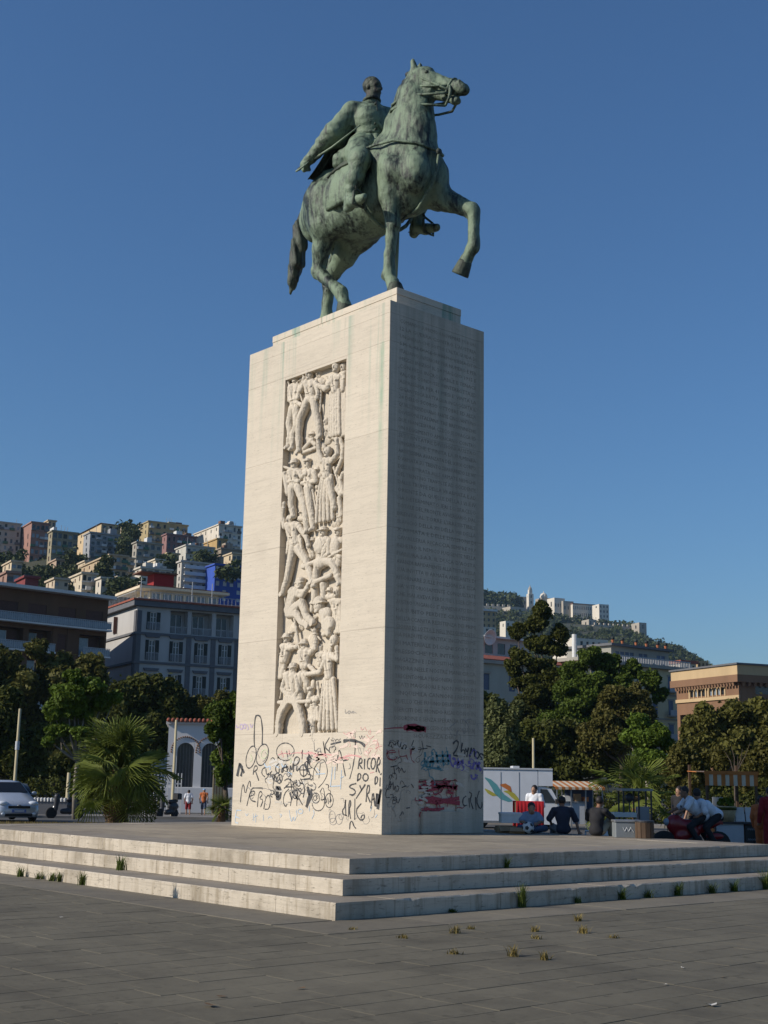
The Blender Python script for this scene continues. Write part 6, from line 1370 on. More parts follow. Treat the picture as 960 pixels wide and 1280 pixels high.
# bare branches standing out before the olive tree
e = empty('bare_tree', gnd(918, 64, gz(64))); tag(e, 'leafless thin tree with forked branches near the right edge', 'tree', 'trees between plaza and city')
k_ = 64/FPX; c0 = atd(918, 970, 64)-e.location; br = []
MB().tube([(0, 0, -.2), tuple(c0)], [.06, .04], 6).build('trunk', 'bark', e)
for tx, ty in ((905, 938), (914, 932), (928, 936), (938, 928), (922, 945)):
    p = atd(tx, ty, 64)-e.location; MB().tube([tuple(c0), tuple(c0.lerp(p, .55)+Vector((.1, 0, .05))), tuple(p)], [.03, .018, .006], 5).build('limb', 'bark', e)

# hedge under the park trees
def hedge(label, px0, px1, d, h, seed, leaf):
    a, b_ = gnd(px0, d, gz(d)), gnd(px1, d, gz(d)); n = int((b_-a).length/1.1); rg = random.Random(seed)
    B = [(np.array(a.lerp(b_, (i+.5)/n))+np.array((0, 0, h*.5)), np.array((.9, .7, h*rg.uniform(.45, .62)))) for i in range(n)]
    V, F = leaves(B, n*700, .10, seed); o = mesh_obj('hedge', V, F, leaf); return tag(o, label, 'hedge')
hedge('dark clipped hedge along the park fence on the left', -20, 205, 84, 2.3, 31, 'leaf_dark')
hedge('dark clipped hedge behind the stalls on the right', 596, 990, 80, 2.1, 32, 'leaf_dark')

# fan palms: every frond its own part, fronds share three leaf shapes
def fan_mesh(seed, n=30, L=1.0, droop=.25, mat='leaf_palm'):
    rg = random.Random(seed); m = MB()
    for i in range(n):
        a = R(-128+256*i/(n-1)); ln = L*(.95-.25*abs(i/(n-1)-.5))*rg.uniform(.92, 1.06); dx, dy = math.sin(a), math.cos(a); w = .021*L
        prev = None
        for j in range(5):
            t = j/4; r_ = ln*t; z = .10*L*math.sin(t*math.pi)*(.4) - droop*L*t*t*(.5+.5*rg.random())*(1 if j > 2 else .7) + (.06*L*t*abs(math.sin(i*1.3)))
            ww = w*(1-t)*1.2+.004*L if j > 1 else w*(.35+.65*t*4/2)
            px_, py_ = dx*r_, dy*r_; nx, ny = dy, -dx
            cur = [(px_+nx*ww, py_+ny*ww, z-.02*L), (px_, py_, z+.015*L), (px_-nx*ww, py_-ny*ww, z-.02*L)]
            if prev is not None: m.add(prev+cur, [(0, 1, 4, 3), (1, 2, 5, 4)])
            prev = cur
    me = bpy.data.meshes.new('frond'); me.from_pydata(m.v, [], m.f); me.update(); me.materials.append(MT[mat]); return me
FANS = [fan_mesh(s) for s in (1, 2, 3)]; DRY = [fan_mesh(7, 18, 1, .5, 'leaf_dry')]
def palm(label, px, d, base_z, trunk_h, nfr, Lp, Lf, seed, tr=.24, lo=-50, hi=85, dry=8):
    o = gnd(px, d, base_z); e = empty('fan_palm', o); tag(e, label, 'palm', 'fan palms on the plaza edge'); rg = random.Random(seed)
    prof = [(tr*1.25, -.15)]
    for i in range(14): z = trunk_h*i/13; prof.append((tr*(1.15-.25*i/13)*(1.12 if i % 2 else .96), z))
    MB().lathe(prof, 14).build('trunk', 'palm_fibre', e, True)
    for i in range(nfr+dry):
        isd = i >= nfr; t = (i+.5)/nfr if not isd else 1.1; el = R(hi-(hi-lo)*t)+rg.uniform(-.32, .32) if not isd else R(rg.uniform(-85, -60)); az = i*2.39996+rg.uniform(-.25, .25)
        l = Lp*rg.uniform(.65, 1.25)*(.75 if isd else 1); dirv = Vector((math.cos(az)*math.cos(el), math.sin(az)*math.cos(el), math.sin(el)))
        st = Vector((0, 0, trunk_h-.05-.30*max(0, t-.5))); mid = st+dirv*l*.55; tip = st+dirv*l+Vector((0, 0, -.12*l*(1.2 if el < .9 else .3)))
        tv = (tip-mid).normalized(); side = tv.cross(Vector((0, 0, 1)));
        if side.length < .05: side = Vector((1, 0, 0))
        side.normalize(); up = side.cross(tv); Mx = Matrix((side, tv, up)).transposed().to_4x4(); Mx.translation = tip; Mx = Mx @ Matrix.Rotation(rg.uniform(-.9, .9), 4, 'Y') @ Matrix.Scale(Lf*rg.uniform(.7, 1.2)*(.8 if isd else 1), 4)
        f = bpy.data.objects.new('dry_frond' if isd else 'frond', (DRY if isd else FANS)[i % (1 if isd else 3)]); link(f, e); f.matrix_local = Mx
        MB().tube([tuple(st), tuple(mid), tuple(tip)], [.028, .02, .012], 5).build('leaf_stalk', 'leaf_palm' if not isd else 'leaf_dry', e, True)
    return e
palm('big bushy fan palm at the left edge of the plaza', 150, 48.5, -.05, 2.0, 56, 1.05, 1.05, 41, .30, -42, 87, 14)
palm('tiny fan palm tucked beside the left base of the pedestal', 279, 46, -.05, .70, 12, .30, .38, 42, .12, -20, 80, 3)
palm('fan palm with large bright fronds behind the vending cart', 795, 41, -.05, 1.35, 14, .95, .85, 43, .15, -35, 80, 3)

# weeds along the steps and in the paving joints
def weed(label, loc, h, n, seed, mat='weed_green', spread=.5, name='weed_tuft'):
    rg = random.Random(seed); m = MB()
    for i in range(n):
        a = rg.uniform(0, 6.283); ln = h*rg.uniform(.5, 1.1); sp = spread*rg.uniform(.15, 1)*h; bx, by = rg.gauss(0, .025), rg.gauss(0, .025); w = .006+.004*rg.random(); nx, ny = -math.sin(a)*w, math.cos(a)*w; prev = None
        for j in range(4):
            t = j/3; x, y, z = bx+math.cos(a)*sp*t*t, by+math.sin(a)*sp*t*t, ln*(t-.18*t*t); s_ = (1-t*.85); cur = [(x+nx*s_, y+ny*s_, z), (x-nx*s_, y-ny*s_, z)]
            if prev: m.add(prev+cur, [(0, 1, 3, 2)])
            prev = cur
    o = m.build(name, mat); o.location = loc; return tag(o, label, 'weed', 'weeds in the joints of steps and paving')
weed('large green grass tuft on the second left step', onz(151, 1085, .4)+Vector((0, 0, -.03)), .24, 70, 1)
for i, (u, v, h_, t_) in enumerate(((25, 1096, .22, 'leftmost green tuft at the foot of the left steps'), (49, 1099, .15, 'second small tuft from the left at the foot of the steps'), (65, 1101, .17, 'third tuft from the left, beside the paired tuft'), (76, 1102, .20, 'fourth tuft from the left, tallest of the pair'), (102, 1106, .26, 'fifth tuft from the left at the foot of the left steps'))):
    p = onz(u, v, 0); weed(t_, (p.x, min(p.y, -7.09), -.01), h_, 55, 10+i)
p = onz(651, 1134, 0); weed('tall bright green grass tuft at the foot of the right steps', (7.23, p.y, -.01), .38, 90, 20, spread=.55)
for i, (u, v, h_, t_) in enumerate(((695, 1126, .13, 'low weed right of the tall bright tuft'), (740, 1121, .22, 'weed with dark stems against the lowest right step'), (776, 1119, .16, 'small dark weed between two larger ones on the right step'), (810, 1116, .25, 'bushy weed in the middle of the right step foot'), (852, 1113, .20, 'weed just left of the tallest dry stalks on the right step'), (880, 1111, .24, 'pale weed on the far right step foot'), (918, 1108, .40, 'tallest stalky weed near the right end of the steps'), (562, 1140, .08, 'tiny weed near the step corner on the shaded side'))):
    p = onz(u, v, 0); weed(t_, (7.22, p.y, -.01), h_, 60, 30+i, 'leaf_mid' if i % 2 else 'weed_green', .8)
p = onz(612, 1083, .4); weed('stalky weed growing on the top right step', (5.90, p.y, .4), .20, 40, 50, 'leaf_mid', .9)
for i, (u, v, h_, t_) in enumerate(((569, 1166, .12, 'larger dry yellow tuft nearest the step corner'), (589, 1161, .06, 'tiny dry tuft beside the larger corner one'), (503, 1172, .06, 'lone tiny dry tuft left of the others in the paving'), (722, 1151, .12, 'dry yellow tuft farthest right in the upper row'), (668, 1164, .09, 'dry tuft in the middle of the paving group'), (729, 1166, .11, 'upright dry tuft below the far right one'), (670, 1173, .06, 'small flat dry tuft below the middle one'), (767, 1172, .06, 'rightmost tiny dry tuft in the paving'), (643, 1195, .13, 'wide dry tuft lowest left of the group'), (681, 1199, .10, 'wide dry tuft lowest right of the group'), (568, 1192, .07, 'thin pale dry stalk in the paving joint'), (440, 1162, .05, 'small dry weed just below the step corner'))):
    p = onz(u, v, 0); weed(t_, (p.x, p.y, -.01), h_, 34, 60+i, 'weed_dry', .9)
# dry grass verge behind the platform
def verge():
    rg = np.random.default_rng(9); n = 9000; px = rg.uniform(-60, 330, n); d = rg.uniform(44.2, 48.2, n); V = []
    P = np.array([tuple(gnd(a, b_, -.06)) for a, b_ in zip(px, d)]); h = rg.uniform(.04, .14, n); a = rg.uniform(0, 6.28, n); w = .02
    V = np.stack([P+np.stack([np.cos(a)*w, np.sin(a)*w, 0*a], 1), P-np.stack([np.cos(a)*w, np.sin(a)*w, 0*a], 1), P+np.stack([rg.normal(0, .04, n), rg.normal(0, .04, n), h], 1)], 1).reshape(-1, 3)
    o = mesh_obj('verge_grass', V, np.arange(3*n).reshape(n, 3), 'weed_dry'); tag(o, 'dry yellow grass verge between the platform and the street', 'grass', kind='stuff')
verge()
def strip(name, label, d0, d1, z, mat, px0=-150, px1=1150, kind='structure', cat='pavement'):
    V = []; F = []; ps = list(range(px0, px1+1, 25))
    for p_ in ps:
        for d_ in (d0, d1): q_ = gnd(p_, d_, gz(d_)+z); V.append(q_)
        for d_ in (d0, d1): q_ = gnd(p_, d_, gz(d_)-.1); V.append(q_)
    for i in range(len(ps)-1): a = i*4; F += [(a, a+4, a+5, a+1), (a+2, a+6, a+4, a), (a+1, a+5, a+7, a+3)]
    return tag(mesh_obj(name, V, F, mat), label, cat, kind=kind)
strip('verge_soil', 'strip of dry soil behind the platform', 43.9, 48.6, .008, 'dry_grass_soil', -150, 400, cat='soil')
strip('street', 'asphalt street between the plaza and the park', 50, 60, .02, 'asphalt', cat='road')
strip('far_pavement', 'pale pavement along the park fence', 62, 72, .12, 'pale_pavement')
strip('park_path', 'sunlit pale path in front of the pavilion', 78, 92, .03, 'pale_pavement', 150, 330)

# woods on the hills (far masses)
def blobwood(name, label, spots, mat, seed, per=46):
    rg = np.random.default_rng(seed); allV = []; allF = []; base = 0
    for p, r in spots:
        B = [(np.array(p)+rg.normal(size=3)*r*.35, np.array((r, r, r*.9))*rg.uniform(.5, .8)) for _ in range(3)]
        V, F = leaves(B, per, r*.30, int(rg.integers(1e9)), up=.5, shell=.6); allV.append(V); allF.append(F+base); base += len(V)
    o = mesh_obj(name, np.concatenate(allV), np.concatenate(allF), mat); return tag(o, label, 'woods', kind='stuff')
rg = random.Random(77); sp = []
for _ in range(2100):
    px_, d_ = rg.uniform(590, 1010), rg.uniform(950, 1560)
    if d_ > 1300 and 590 < px_ < 770: continue
    z_ = hill_z(px_, d_); sp.append(((*gnd(px_, d_, z_+1)[:2], z_+1), rg.uniform(3, 6)))
for _ in range(130):
    px_, d_ = rg.uniform(596, 650), rg.uniform(1470, 1500); sp.append((tuple(atd(px_, 744+rg.uniform(0, 14)+max(0, px_-625)*.15, d_)), rg.uniform(5, 8)))
for _ in range(120):
    px_ = rg.uniform(660, 800); d_ = rg.uniform(1430, 1470); sp.append((tuple(atd(px_, interp(px_, [660, 700, 720, 760, 800], [764, 770, 774, 776, 782])+rg.uniform(0, 10), d_)), rg.uniform(4, 6.5)))
for _ in range(500):
    px_, d_ = rg.uniform(420, 600), rg.uniform(900, 1540); z_ = hill_z(px_, d_); sp.append(((*gnd(px_, d_, z_+1)[:2], z_+1), rg.uniform(4, 7)))
blobwood('ridge_woods', 'green woods covering the ridge below the monastery', sp, 'leaf_ridge', 5)
sp = []
for cx_, cy_, sx, sy, d_, n in ((58, 722, 40, 10, 470, 90), (90, 706, 12, 12, 505, 36), (163, 667, 8, 9, 592, 46), (156, 690, 8, 12, 545, 26), (8, 702, 20, 10, 500, 34), (208, 704, 7, 8, 480, 22), (130, 712, 4, 9, 420, 14), (254, 697, 12, 5, 500, 14), (290, 716, 10, 5, 415, 12), (60, 738, 44, 7, 400, 50), (150, 735, 20, 8, 380, 24)):
    for _ in range(n):
        px_, py_ = rg.gauss(cx_, sx*.5), rg.gauss(cy_, sy*.5); sp.append((tuple(atd(px_, py_, d_+rg.uniform(-12, 12))), rg.uniform(1.8, 3.2)))
for _ in range(700):
    px_, d_ = rg.uniform(-250, 420), rg.uniform(290, 720); z_ = hill_z(px_, d_); sp.append(((*gnd(px_, d_, z_)[:2], z_-1.2), rg.uniform(1.5, 2.6)))
for _ in range(1100):
    px_, d_ = rg.uniform(305, 660), rg.uniform(280, 900); z_ = hill_z(px_, d_); sp.append(((*gnd(px_, d_, z_)[:2], z_+1), rg.uniform(2.5, 4.5)))
blobwood('hillside_woods', 'dark trees filling the gaps between the hillside houses', sp, 'leaf_ridge', 6, 60)

plain('paper', (.55, .52, .46), .8, .12, 8); plain('dead_leaf', (.16, .09, .04), .8, .3, 8)
def scrap(name, label, u, v, sz, mat, seed):
    rg = random.Random(seed); p = onz(u, v, 0); m = MB(); n = 6; V = [(0, 0, sz*.12)]
    for k in range(n): a = k*6.283/n; rr_ = sz*rg.uniform(.5, 1.1); V.append((rr_*math.cos(a), rr_*math.sin(a)*.6, sz*rg.uniform(.02, .3)))
    m.add(V, [(0, 1+k, 1+(k+1) % n) for k in range(n)]); o = m.build(name, mat); o.location = (p.x, p.y, .002); o.rotation_euler = (0, 0, rg.uniform(0, 6)); return tag(o, label, 'litter')
scrap('paper_scrap', 'crumpled pale wrapper lying on the paving at lower right', 889, 1257, .07, 'paper', 1); scrap('paper_scrap', 'tiny white scrap on the paving right of the dry tufts', 853, 1210, .03, 'paper', 2); scrap('paper_scrap', 'tiny white scrap low on the paving right of centre', 832, 1231, .03, 'paper', 3)
scrap('dead_leaf', 'brown dead leaf at the lower left of the paving', 278, 1246, .05, 'dead_leaf', 4); scrap('dead_leaf', 'flat dark leaf in the paving left of centre', 262, 1258, .07, 'dead_leaf', 5); scrap('paper_scrap', 'tiny pale scrap on the paving far left', 77, 1147, .03, 'paper', 6); scrap('dead_leaf', 'small brown leaf on the paving near the wrapper', 905, 1222, .04, 'dead_leaf', 7); scrap('dead_leaf', 'small dark leaf in the middle foreground paving', 377, 1236, .05, 'dead_leaf', 8)

sp = []; rg = random.Random(8)
for _ in range(70): px_, d_ = rg.uniform(306, 596), rg.uniform(98, 128); sp.append(((*gnd(px_, d_)[:2], rg.uniform(.5, 7.5)), rg.uniform(1.8, 2.9)))
blobwood('park_woods', 'dense park trees continuing behind the pedestal', sp, 'leaf_dark', 12, 420)
# ------------------------------------------------------------------ people
plain('skin', (.30, .17, .11), .55, .08, 6); plain('skin_tan', (.22, .115, .07), .55, .08, 6); plain('hair_dark', (.018, .014, .012), .6, .2, 20)
for n_, c_ in dict(cloth_white=(.66, .68, .72), cloth_black=(.015, .015, .018), cloth_navy=(.022, .026, .045), cloth_blue=(.20, .27, .38), cloth_beige=(.33, .28, .19), cloth_red=(.20, .010, .014), cloth_orange=(.42, .12, .035), cloth_grey=(.15, .15, .16), cloth_denim=(.05, .07, .12), shoe_dark=(.03, .025, .022), cap_blue=(.22, .36, .55)).items(): plain(n_, c_, .85, .15, 9, bmp=.25)
def person(label, loc, rz, J, shirt, trousers, hair='hair_dark', skin='skin', sleeves=.5, shorts=False, hair_long=False, group=None, hat=None, vox=.016, extra=None):
    """J: joints in a local frame, x right, y forward, z up, origin on the ground or seat"""
    e = empty('person', loc, rz); tag(e, label, 'person', group); A = {k: np.array(v, float) for k, v in J.items()}; fw_ = A.get('face', np.array((0, 1., 0))); fw_ = fw_/np.linalg.norm(fw_)
    h = A['head']; sd = np.cross(fw_, (0, 0, 1)); nk = (A['sh_l']+A['sh_r'])/2
    B = [ell(h+np.array((0, 0, .02)), (.078, .092, .112), .02), ell(h+fw_*.035+np.array((0, 0, -.06)), (.058, .062, .065), .03), cone(nk, .06, h+np.array((0, 0, -.06)), .055, .03)]
    B += [cone(h+fw_*.088+np.array((0, 0, .01)), .010, h+fw_*.108+np.array((0, 0, -.025)), .016, .012), cone(h+fw_*.075-sd*.03+np.array((0, 0, .03)), .012, h+fw_*.075+sd*.03+np.array((0, 0, .03)), .012, .012), cone(h+fw_*.088-sd*.018+np.array((0, 0, -.06)), .009, h+fw_*.088+sd*.018+np.array((0, 0, -.06)), .009, .008)]
    for s in (-1, 1): B += [ell(h+fw_*.092+sd*.033*s+np.array((0, 0, .012)), (.014, .014, .009), .008, 1), ell(h+sd*.08*s, (.018, .026, .034), .01)]
    T = [cone(A['sh_l']*.7+A['sh_r']*.3, .085, A['sh_r']*.7+A['sh_l']*.3, .085, .05), ell(A['chest'], (.165, .115, .17), .06), cone(A['chest'], .125, A['pelvis'], .13, .06), ell(A['pelvis'], (.165, .125, .11), .05)]
    B += T; S = [(p_[0], *p_[1:]) for p_ in T]
    P = [ell(A['pelvis'], (.175, .135, .12), .04)]
    shoes = []
    for s in 'lr':
        B += chain([A['sh_'+s], A['el_'+s], A['ha_'+s]], [.052, .042, .03], .03)
        d_ = A['ha_'+s]-A['el_'+s]; d_ = d_/np.linalg.norm(d_); u_ = np.cross(d_, fw_+np.array((.01, .02, .3))); u_ = u_/np.linalg.norm(u_); pm = A['ha_'+s]+d_*.05; nn = np.cross(u_, d_)
        B += [cone(A['ha_'+s], .028, pm, .036, .02)]
        for i in range(4): f0 = pm+u_*(.033-.022*i)+d_*.02; f1 = f0+d_*.035+nn*.008; f2 = f1+d_*.02+nn*.026; B += chain([f0, f1, f2], [.0115, .0105, .0095], .006)
        B += chain([pm-u_*.0+u_*.03-d_*.03, pm+u_*.06+d_*.0, pm+u_*.062+d_*.03+nn*.012], [.013, .012, .010], .008)
        ea = A['sh_'+s]+(A['el_'+s]-A['sh_'+s])*min(1, sleeves*2); S.append(cone(A['sh_'+s], .066, ea, .062 if sleeves < .9 else .052, .03))
        if sleeves > .9: S.append(cone(A['el_'+s], .052, A['ha_'+s], .04, .02))
        B += chain([A['hip_'+s], A['kn_'+s], A['an_'+s]], [.082, .055, .038], .04)
        if shorts: P.append(cone(A['hip_'+s], .10, A['kn_'+s], .085, .04))
        else: P += chain([A['hip_'+s], A['kn_'+s], A['an_'+s]], [.098, .072, .058], .03)
        t_ = A.get('toe_'+s, A['an_'+s]+fw_*.17+np.array((0, 0, -.05))); shoes.append(cone(A['an_'+s]+np.array((0, 0, -.05)), .045, t_, .035, .02))
    def grow(L, g_): return [(p_[0], p_[1], p_[2]+(g_ if p_[0] == 'e' else 0), (p_[3]+g_) if p_[0] == 'c' else p_[3], (p_[4]+g_) if p_[0] == 'c' else p_[4], p_[5], p_[6]) for p_ in L]
    sdf_obj('body', B, vox, skin, e)
    wr = lambda x, y, z: .004*np.sin(38*z+20*x)*np.sin(25*x+9*y)
    sdf_obj('shirt', grow(S, .014), vox, shirt, e, wr); sdf_obj('trousers', grow(P, .004), vox, trousers, e, wr); sdf_obj('shoes', shoes, vox, 'shoe_dark', e)
    if hat: sdf_obj('cap', [ell(h+np.array((0, 0, .07)), (.092, .105, .075), .01), ell(h+fw_*.09+np.array((0, 0, .06)), (.06, .06, .012), .01)], .014, hat, e)
    else:
        H_ = [ell(h-fw_*.018+np.array((0, 0, .045)), (.09, .10, .105), .02), ell(h+fw_*.10+np.array((0, 0, -.02)), (.075, .07, .07), .015, 1)]
        if hair_long: H_ += [cone(h-fw_*.05, .085, h-fw_*.08+np.array((0, 0, -.3)), .07, .04)]
        sdf_obj('hair', H_, .014, hair, e)
    return e
def standing(h=1.7, stride=.12, lean=0.0, arm=.05):
    k = h/1.7; f = lambda x, y, z: (x*k, y*k, z*k)
    return dict(head=f(0, .02+lean, 1.58), sh_l=f(-.19, lean, 1.40), sh_r=f(.19, lean, 1.40), chest=f(0, lean, 1.22), pelvis=f(0, 0, .95), el_l=f(-.26, -.05+arm, 1.12), ha_l=f(-.25, .08+arm, .88), el_r=f(.26, -.05-arm, 1.12), ha_r=f(.25, .06-arm, .88),
                hip_l=f(-.09, 0, .92), kn_l=f(-.10, stride*.7+.03, .50), an_l=f(-.10, stride, .09), hip_r=f(.09, 0, .92), kn_r=f(.10, -stride*.3+.03, .50), an_r=f(.10, -stride, .10))
def toward(px, d): v = gnd(px, d)-Vector((CX, CY, 0)); return math.atan2(v.y, v.x)-math.pi/2      # rz that faces away from the camera along the line of sight
PLZ = .602
def seat(px, y): p = ony(px, 1040, y); t = (ony(px, 1045, y)); return onz_line(px, y, PLZ)
def onz_line(px, y, z):
    lo, hi = 976.0, 1200.0
    for _ in range(50):
        m = (lo+hi)/2; p = ony(px, m, y)
        if p.z > z: lo = m
        else: hi = m
    return Vector((p.x, y, z))
# two men and a boy sitting at the back edge of the platform
base = dict(head=(0, .10, .78), sh_l=(-.20, .04, .58), sh_r=(.20, .04, .58), chest=(0, .02, .42), pelvis=(0, -.02, .12), hip_l=(-.10, .05, .11), kn_l=(-.14, .46, .16), an_l=(-.13, .50, -.25), hip_r=(.10, .05, .11), kn_r=(.14, .46, .16), an_r=(.13, .50, -.25))
p = onz_line(704, 4.2, PLZ)
mn = person('man in dark navy shirt sitting with his back turned, left of two', p, YAW+.1, dict(base, el_l=(-.30, .12, .36), ha_l=(-.20, .36, .24), el_r=(.33, .10, .34), ha_r=(.38, .02, .06), face=(.1, 1, -.1)), 'cloth_navy', 'cloth_grey', skin='skin_tan', sleeves=.5)
p = onz_line(746, 4.2, PLZ)
mn2 = person('man in black vest and beige trousers sitting turned to the right', p, YAW-.55, dict(base, head=(.03, .14, .80), el_l=(-.28, .18, .38), ha_l=(-.16, .44, .30), el_r=(.32, .22, .40), ha_r=(.24, .50, .30), kn_r=(.16, .36, .36), an_r=(.16, .46, .02), face=(-.1, 1, 0)), 'cloth_black', 'cloth_beige', skin='skin_tan', sleeves=.45)
p = onz_line(664, 3.85, PLZ)
by = person('boy in pale blue shirt sitting cross-legged behind a football', p, YAW+math.pi, dict(head=(0, .10, .58), sh_l=(-.15, .02, .42), sh_r=(.15, .02, .42), chest=(0, .0, .30), pelvis=(0, -.02, .10), el_l=(-.24, .08, .28), ha_l=(-.10, .24, .22), el_r=(.24, .08, .28), ha_r=(.12, .24, .22), hip_l=(-.08, .04, .09), kn_l=(-.28, .26, .12), an_l=(.02, .30, .08), hip_r=(.08, .04, .09), kn_r=(.28, .26, .12), an_r=(-.04, .36, .08), face=(0, 1, -.25)), 'cloth_blue', 'cloth_denim', sleeves=.4)
mn.scale = mn2.scale = (.90, .90, .84); by.scale = (.92, .92, .88)
# football: white ball with dark patches
plain('ball_white', (.55, .55, .53), .5, .1, 10); plain('ball_black', (.02, .02, .02), .5, .1)
p = onz_line(660, 3.35, PLZ); e = empty('football', p); tag(e, 'white and black football on the platform before the boy', 'ball')
MB().ball((0, 0, .125), .125, 20, 14).build('shell', 'ball_white', e, True)
phi = (1+5**.5)/2; ico = [Vector(v).normalized() for a in (-1, 1) for b_ in (-phi, phi) for v in ((0, a, b_), (a, b_, 0), (b_, 0, a))]
for v in ico:
    s_ = v.orthogonal().normalized(); t_ = v.cross(s_); c = Vector((0, 0, .125)); m = MB(); ring = [c+(v*.94+(s_*math.cos(k*1.2566)+t_*math.sin(k*1.2566))*.36).normalized()*.1275 for k in range(5)]
    m.add([c+v*.128]+ring, [(0, 1+k, 1+(k+1) % 5) for k in range(5)]); m.build('patch', 'ball_black', e)
# boxes
plain('polystyrene', (.62, .62, .60), .7, .06, 8); plain('cardboard', (.34, .22, .12), .85, .12, 5); plain('plastic_white', (.55, .56, .57), .4, .06); plain('metal_grey', (.25, .26, .27), .4, .1, metal=.5); plain('dark_metal', (.05, .05, .055), .5, .15, metal=.4); plain('plastic_grey', (.18, .20, .21), .6, .1)
def carton(name, label, px, y, w, dp, h, mat, rz, z=PLZ, flaps=True, cat='box'):
    p = onz_line(px, y, PLZ); p.z = z; e = empty(name, p, rz); tag(e, label, cat); t = .012
    m = MB().box(-w/2, w/2, -dp/2, -dp/2+t, 0, h).box(-w/2, w/2, dp/2-t, dp/2, 0, h).box(-w/2, -w/2+t, -dp/2+t, dp/2-t, 0, h).box(w/2-t, w/2, -dp/2+t, dp/2-t, 0, h).box(-w/2+t, w/2-t, -dp/2+t, dp/2-t, 0, t); m.build('box_body', mat, e)
    if flaps:
        for s in (-1, 1):
            f = MB().box(-w/2+.01, w/2-.01, -dp*.45 if s < 0 else 0, 0 if s < 0 else dp*.45, -.004, .004).xf(Matrix.Translation((0, s*dp/2, h)) @ Matrix.Rotation(-s*.55, 4, 'X')); f.build('flap', mat, e)
    else: MB().bevbox(-w/2-.012, w/2+.012, -dp/2-.012, dp/2+.012, h, h+.045, .008).build('lid', mat, e)
    return e
carton('cardboard_box', 'brown open cardboard box under the white foam box', 633, 3.55, .42, .40, .13, 'cardboard', YAW+.1)
carton('cardboard_box', 'brown cardboard box right of the white foam box, flaps open', 648, 3.35, .34, .30, .12, 'cardboard', YAW-.2)
carton('foam_box', 'white foam cooler box resting on the cardboard', 638, 3.60, .44, .40, .17, 'polystyrene', YAW+.05, PLZ+.20, False)
# plastic chair
p = onz_line(690, 4.15, PLZ); e = empty('plastic_chair', gnd(690, 29.6, .0), YAW+.5); tag(e, 'white plastic garden chair between the boy and the seated man', 'chair'); e.location = (p.x-.3, 6.1, -.05)
for sx in (-.21, .21):
    for sy in (-.2, .2): MB().tube([(sx*1.1, sy*1.1, 0), (sx*.95, sy*.95, .44)], .022, 6).build('leg', 'plastic_white', e)
MB().bevbox(-.24, .24, -.23, .23, .42, .46, .01).build('seat', 'plastic_white', e)
MB().prism([(-.23, .50), (-.25, .80), (-.18, .90), (.18, .90), (.25, .80), (.23, .50)], 'y', -.25, -.22).build('backrest', 'plastic_white', e)
for sx in (-.25, .25): MB().tube([(sx, -.22, .68), (sx, .18, .66), (sx, .2, .44)], .022, 6).build('armrest', 'plastic_white', e)

# ------------------------------------------------------------------ stalls and vehicles behind the platform, right
plain('red_cloth', (.36, .008, .015), .85, .15, 5, bmp=.3); plain('awning_orange', (.42, .15, .035), .8, .12, 6); plain('awning_white', (.55, .48, .36), .8, .1, 6); plain('wood_brown', (.085, .052, .03), .8, .2, 4); plain('van_white', (.62, .64, .67), .35, .05, 2, spec=.5); plain('swoosh_teal', (.10, .30, .32), .5, .08); plain('swoosh_yellow', (.42, .38, .06), .5, .08); plain('swoosh_orange', (.50, .16, .04), .5, .08); plain('rubber', (.02, .02, .02), .85, .2); plain('panel_white', (.48, .50, .52), .6, .08, 3); plain('chalkboard', (.03, .035, .035), .7, .15); plain('beige_pole', (.42, .36, .22), .7, .1)
class Fr(Bld):
    pass
def frame(name, label, px, d, theta, cat, z=None, group=None): return Bld(name, label, px, d, theta, gz(d) if z is None else z, cat, group)
# red-draped counter with a man behind it
b = frame('draped_counter', 'counter draped in bright red cloth near the white van', 645, 37, 4, 'counter')
w_ = b.f(680, 1010)[0]; zt = b.f(660, 1001.5)[1]; m = MB(); nx = 26
V = []; F = []
for j, (yy, zz) in enumerate(((.0, .45), (-.02, .8), (0, zt), (.55, zt), (.57, .45))):
    for i in range(nx+1):
        f_ = .03*math.sin(i*1.9)*(1 if j in (0, 4) else .5 if j == 1 else 0); V.append((w_*i/nx, yy-f_, zz+.02*math.sin(i*.9)*(j in (0, 4))))
for j in range(4):
    for i in range(nx): a = j*(nx+1)+i; F.append((a, a+1, a+nx+2, a+nx+1))
mesh_obj('cloth', V, F, 'red_cloth', b.e, True); MB().box(.05, w_-.05, .05, .5, .72, zt-.02).build('table_top', 'wood_brown', b.e)
for xx in (.08, w_-.12):
    for yy in (.08, .44): b.box('leg', 'wood_brown', xx, xx+.04, yy, yy+.04, 0, .72)
J = standing(1.62, .03); J['face'] = (.2, 1, 0)
person('man in white shirt standing behind the red-draped counter', gnd(668, 38.6, gz(38)), toward(668, 38)+math.pi-.3, J, 'cloth_white', 'cloth_denim')
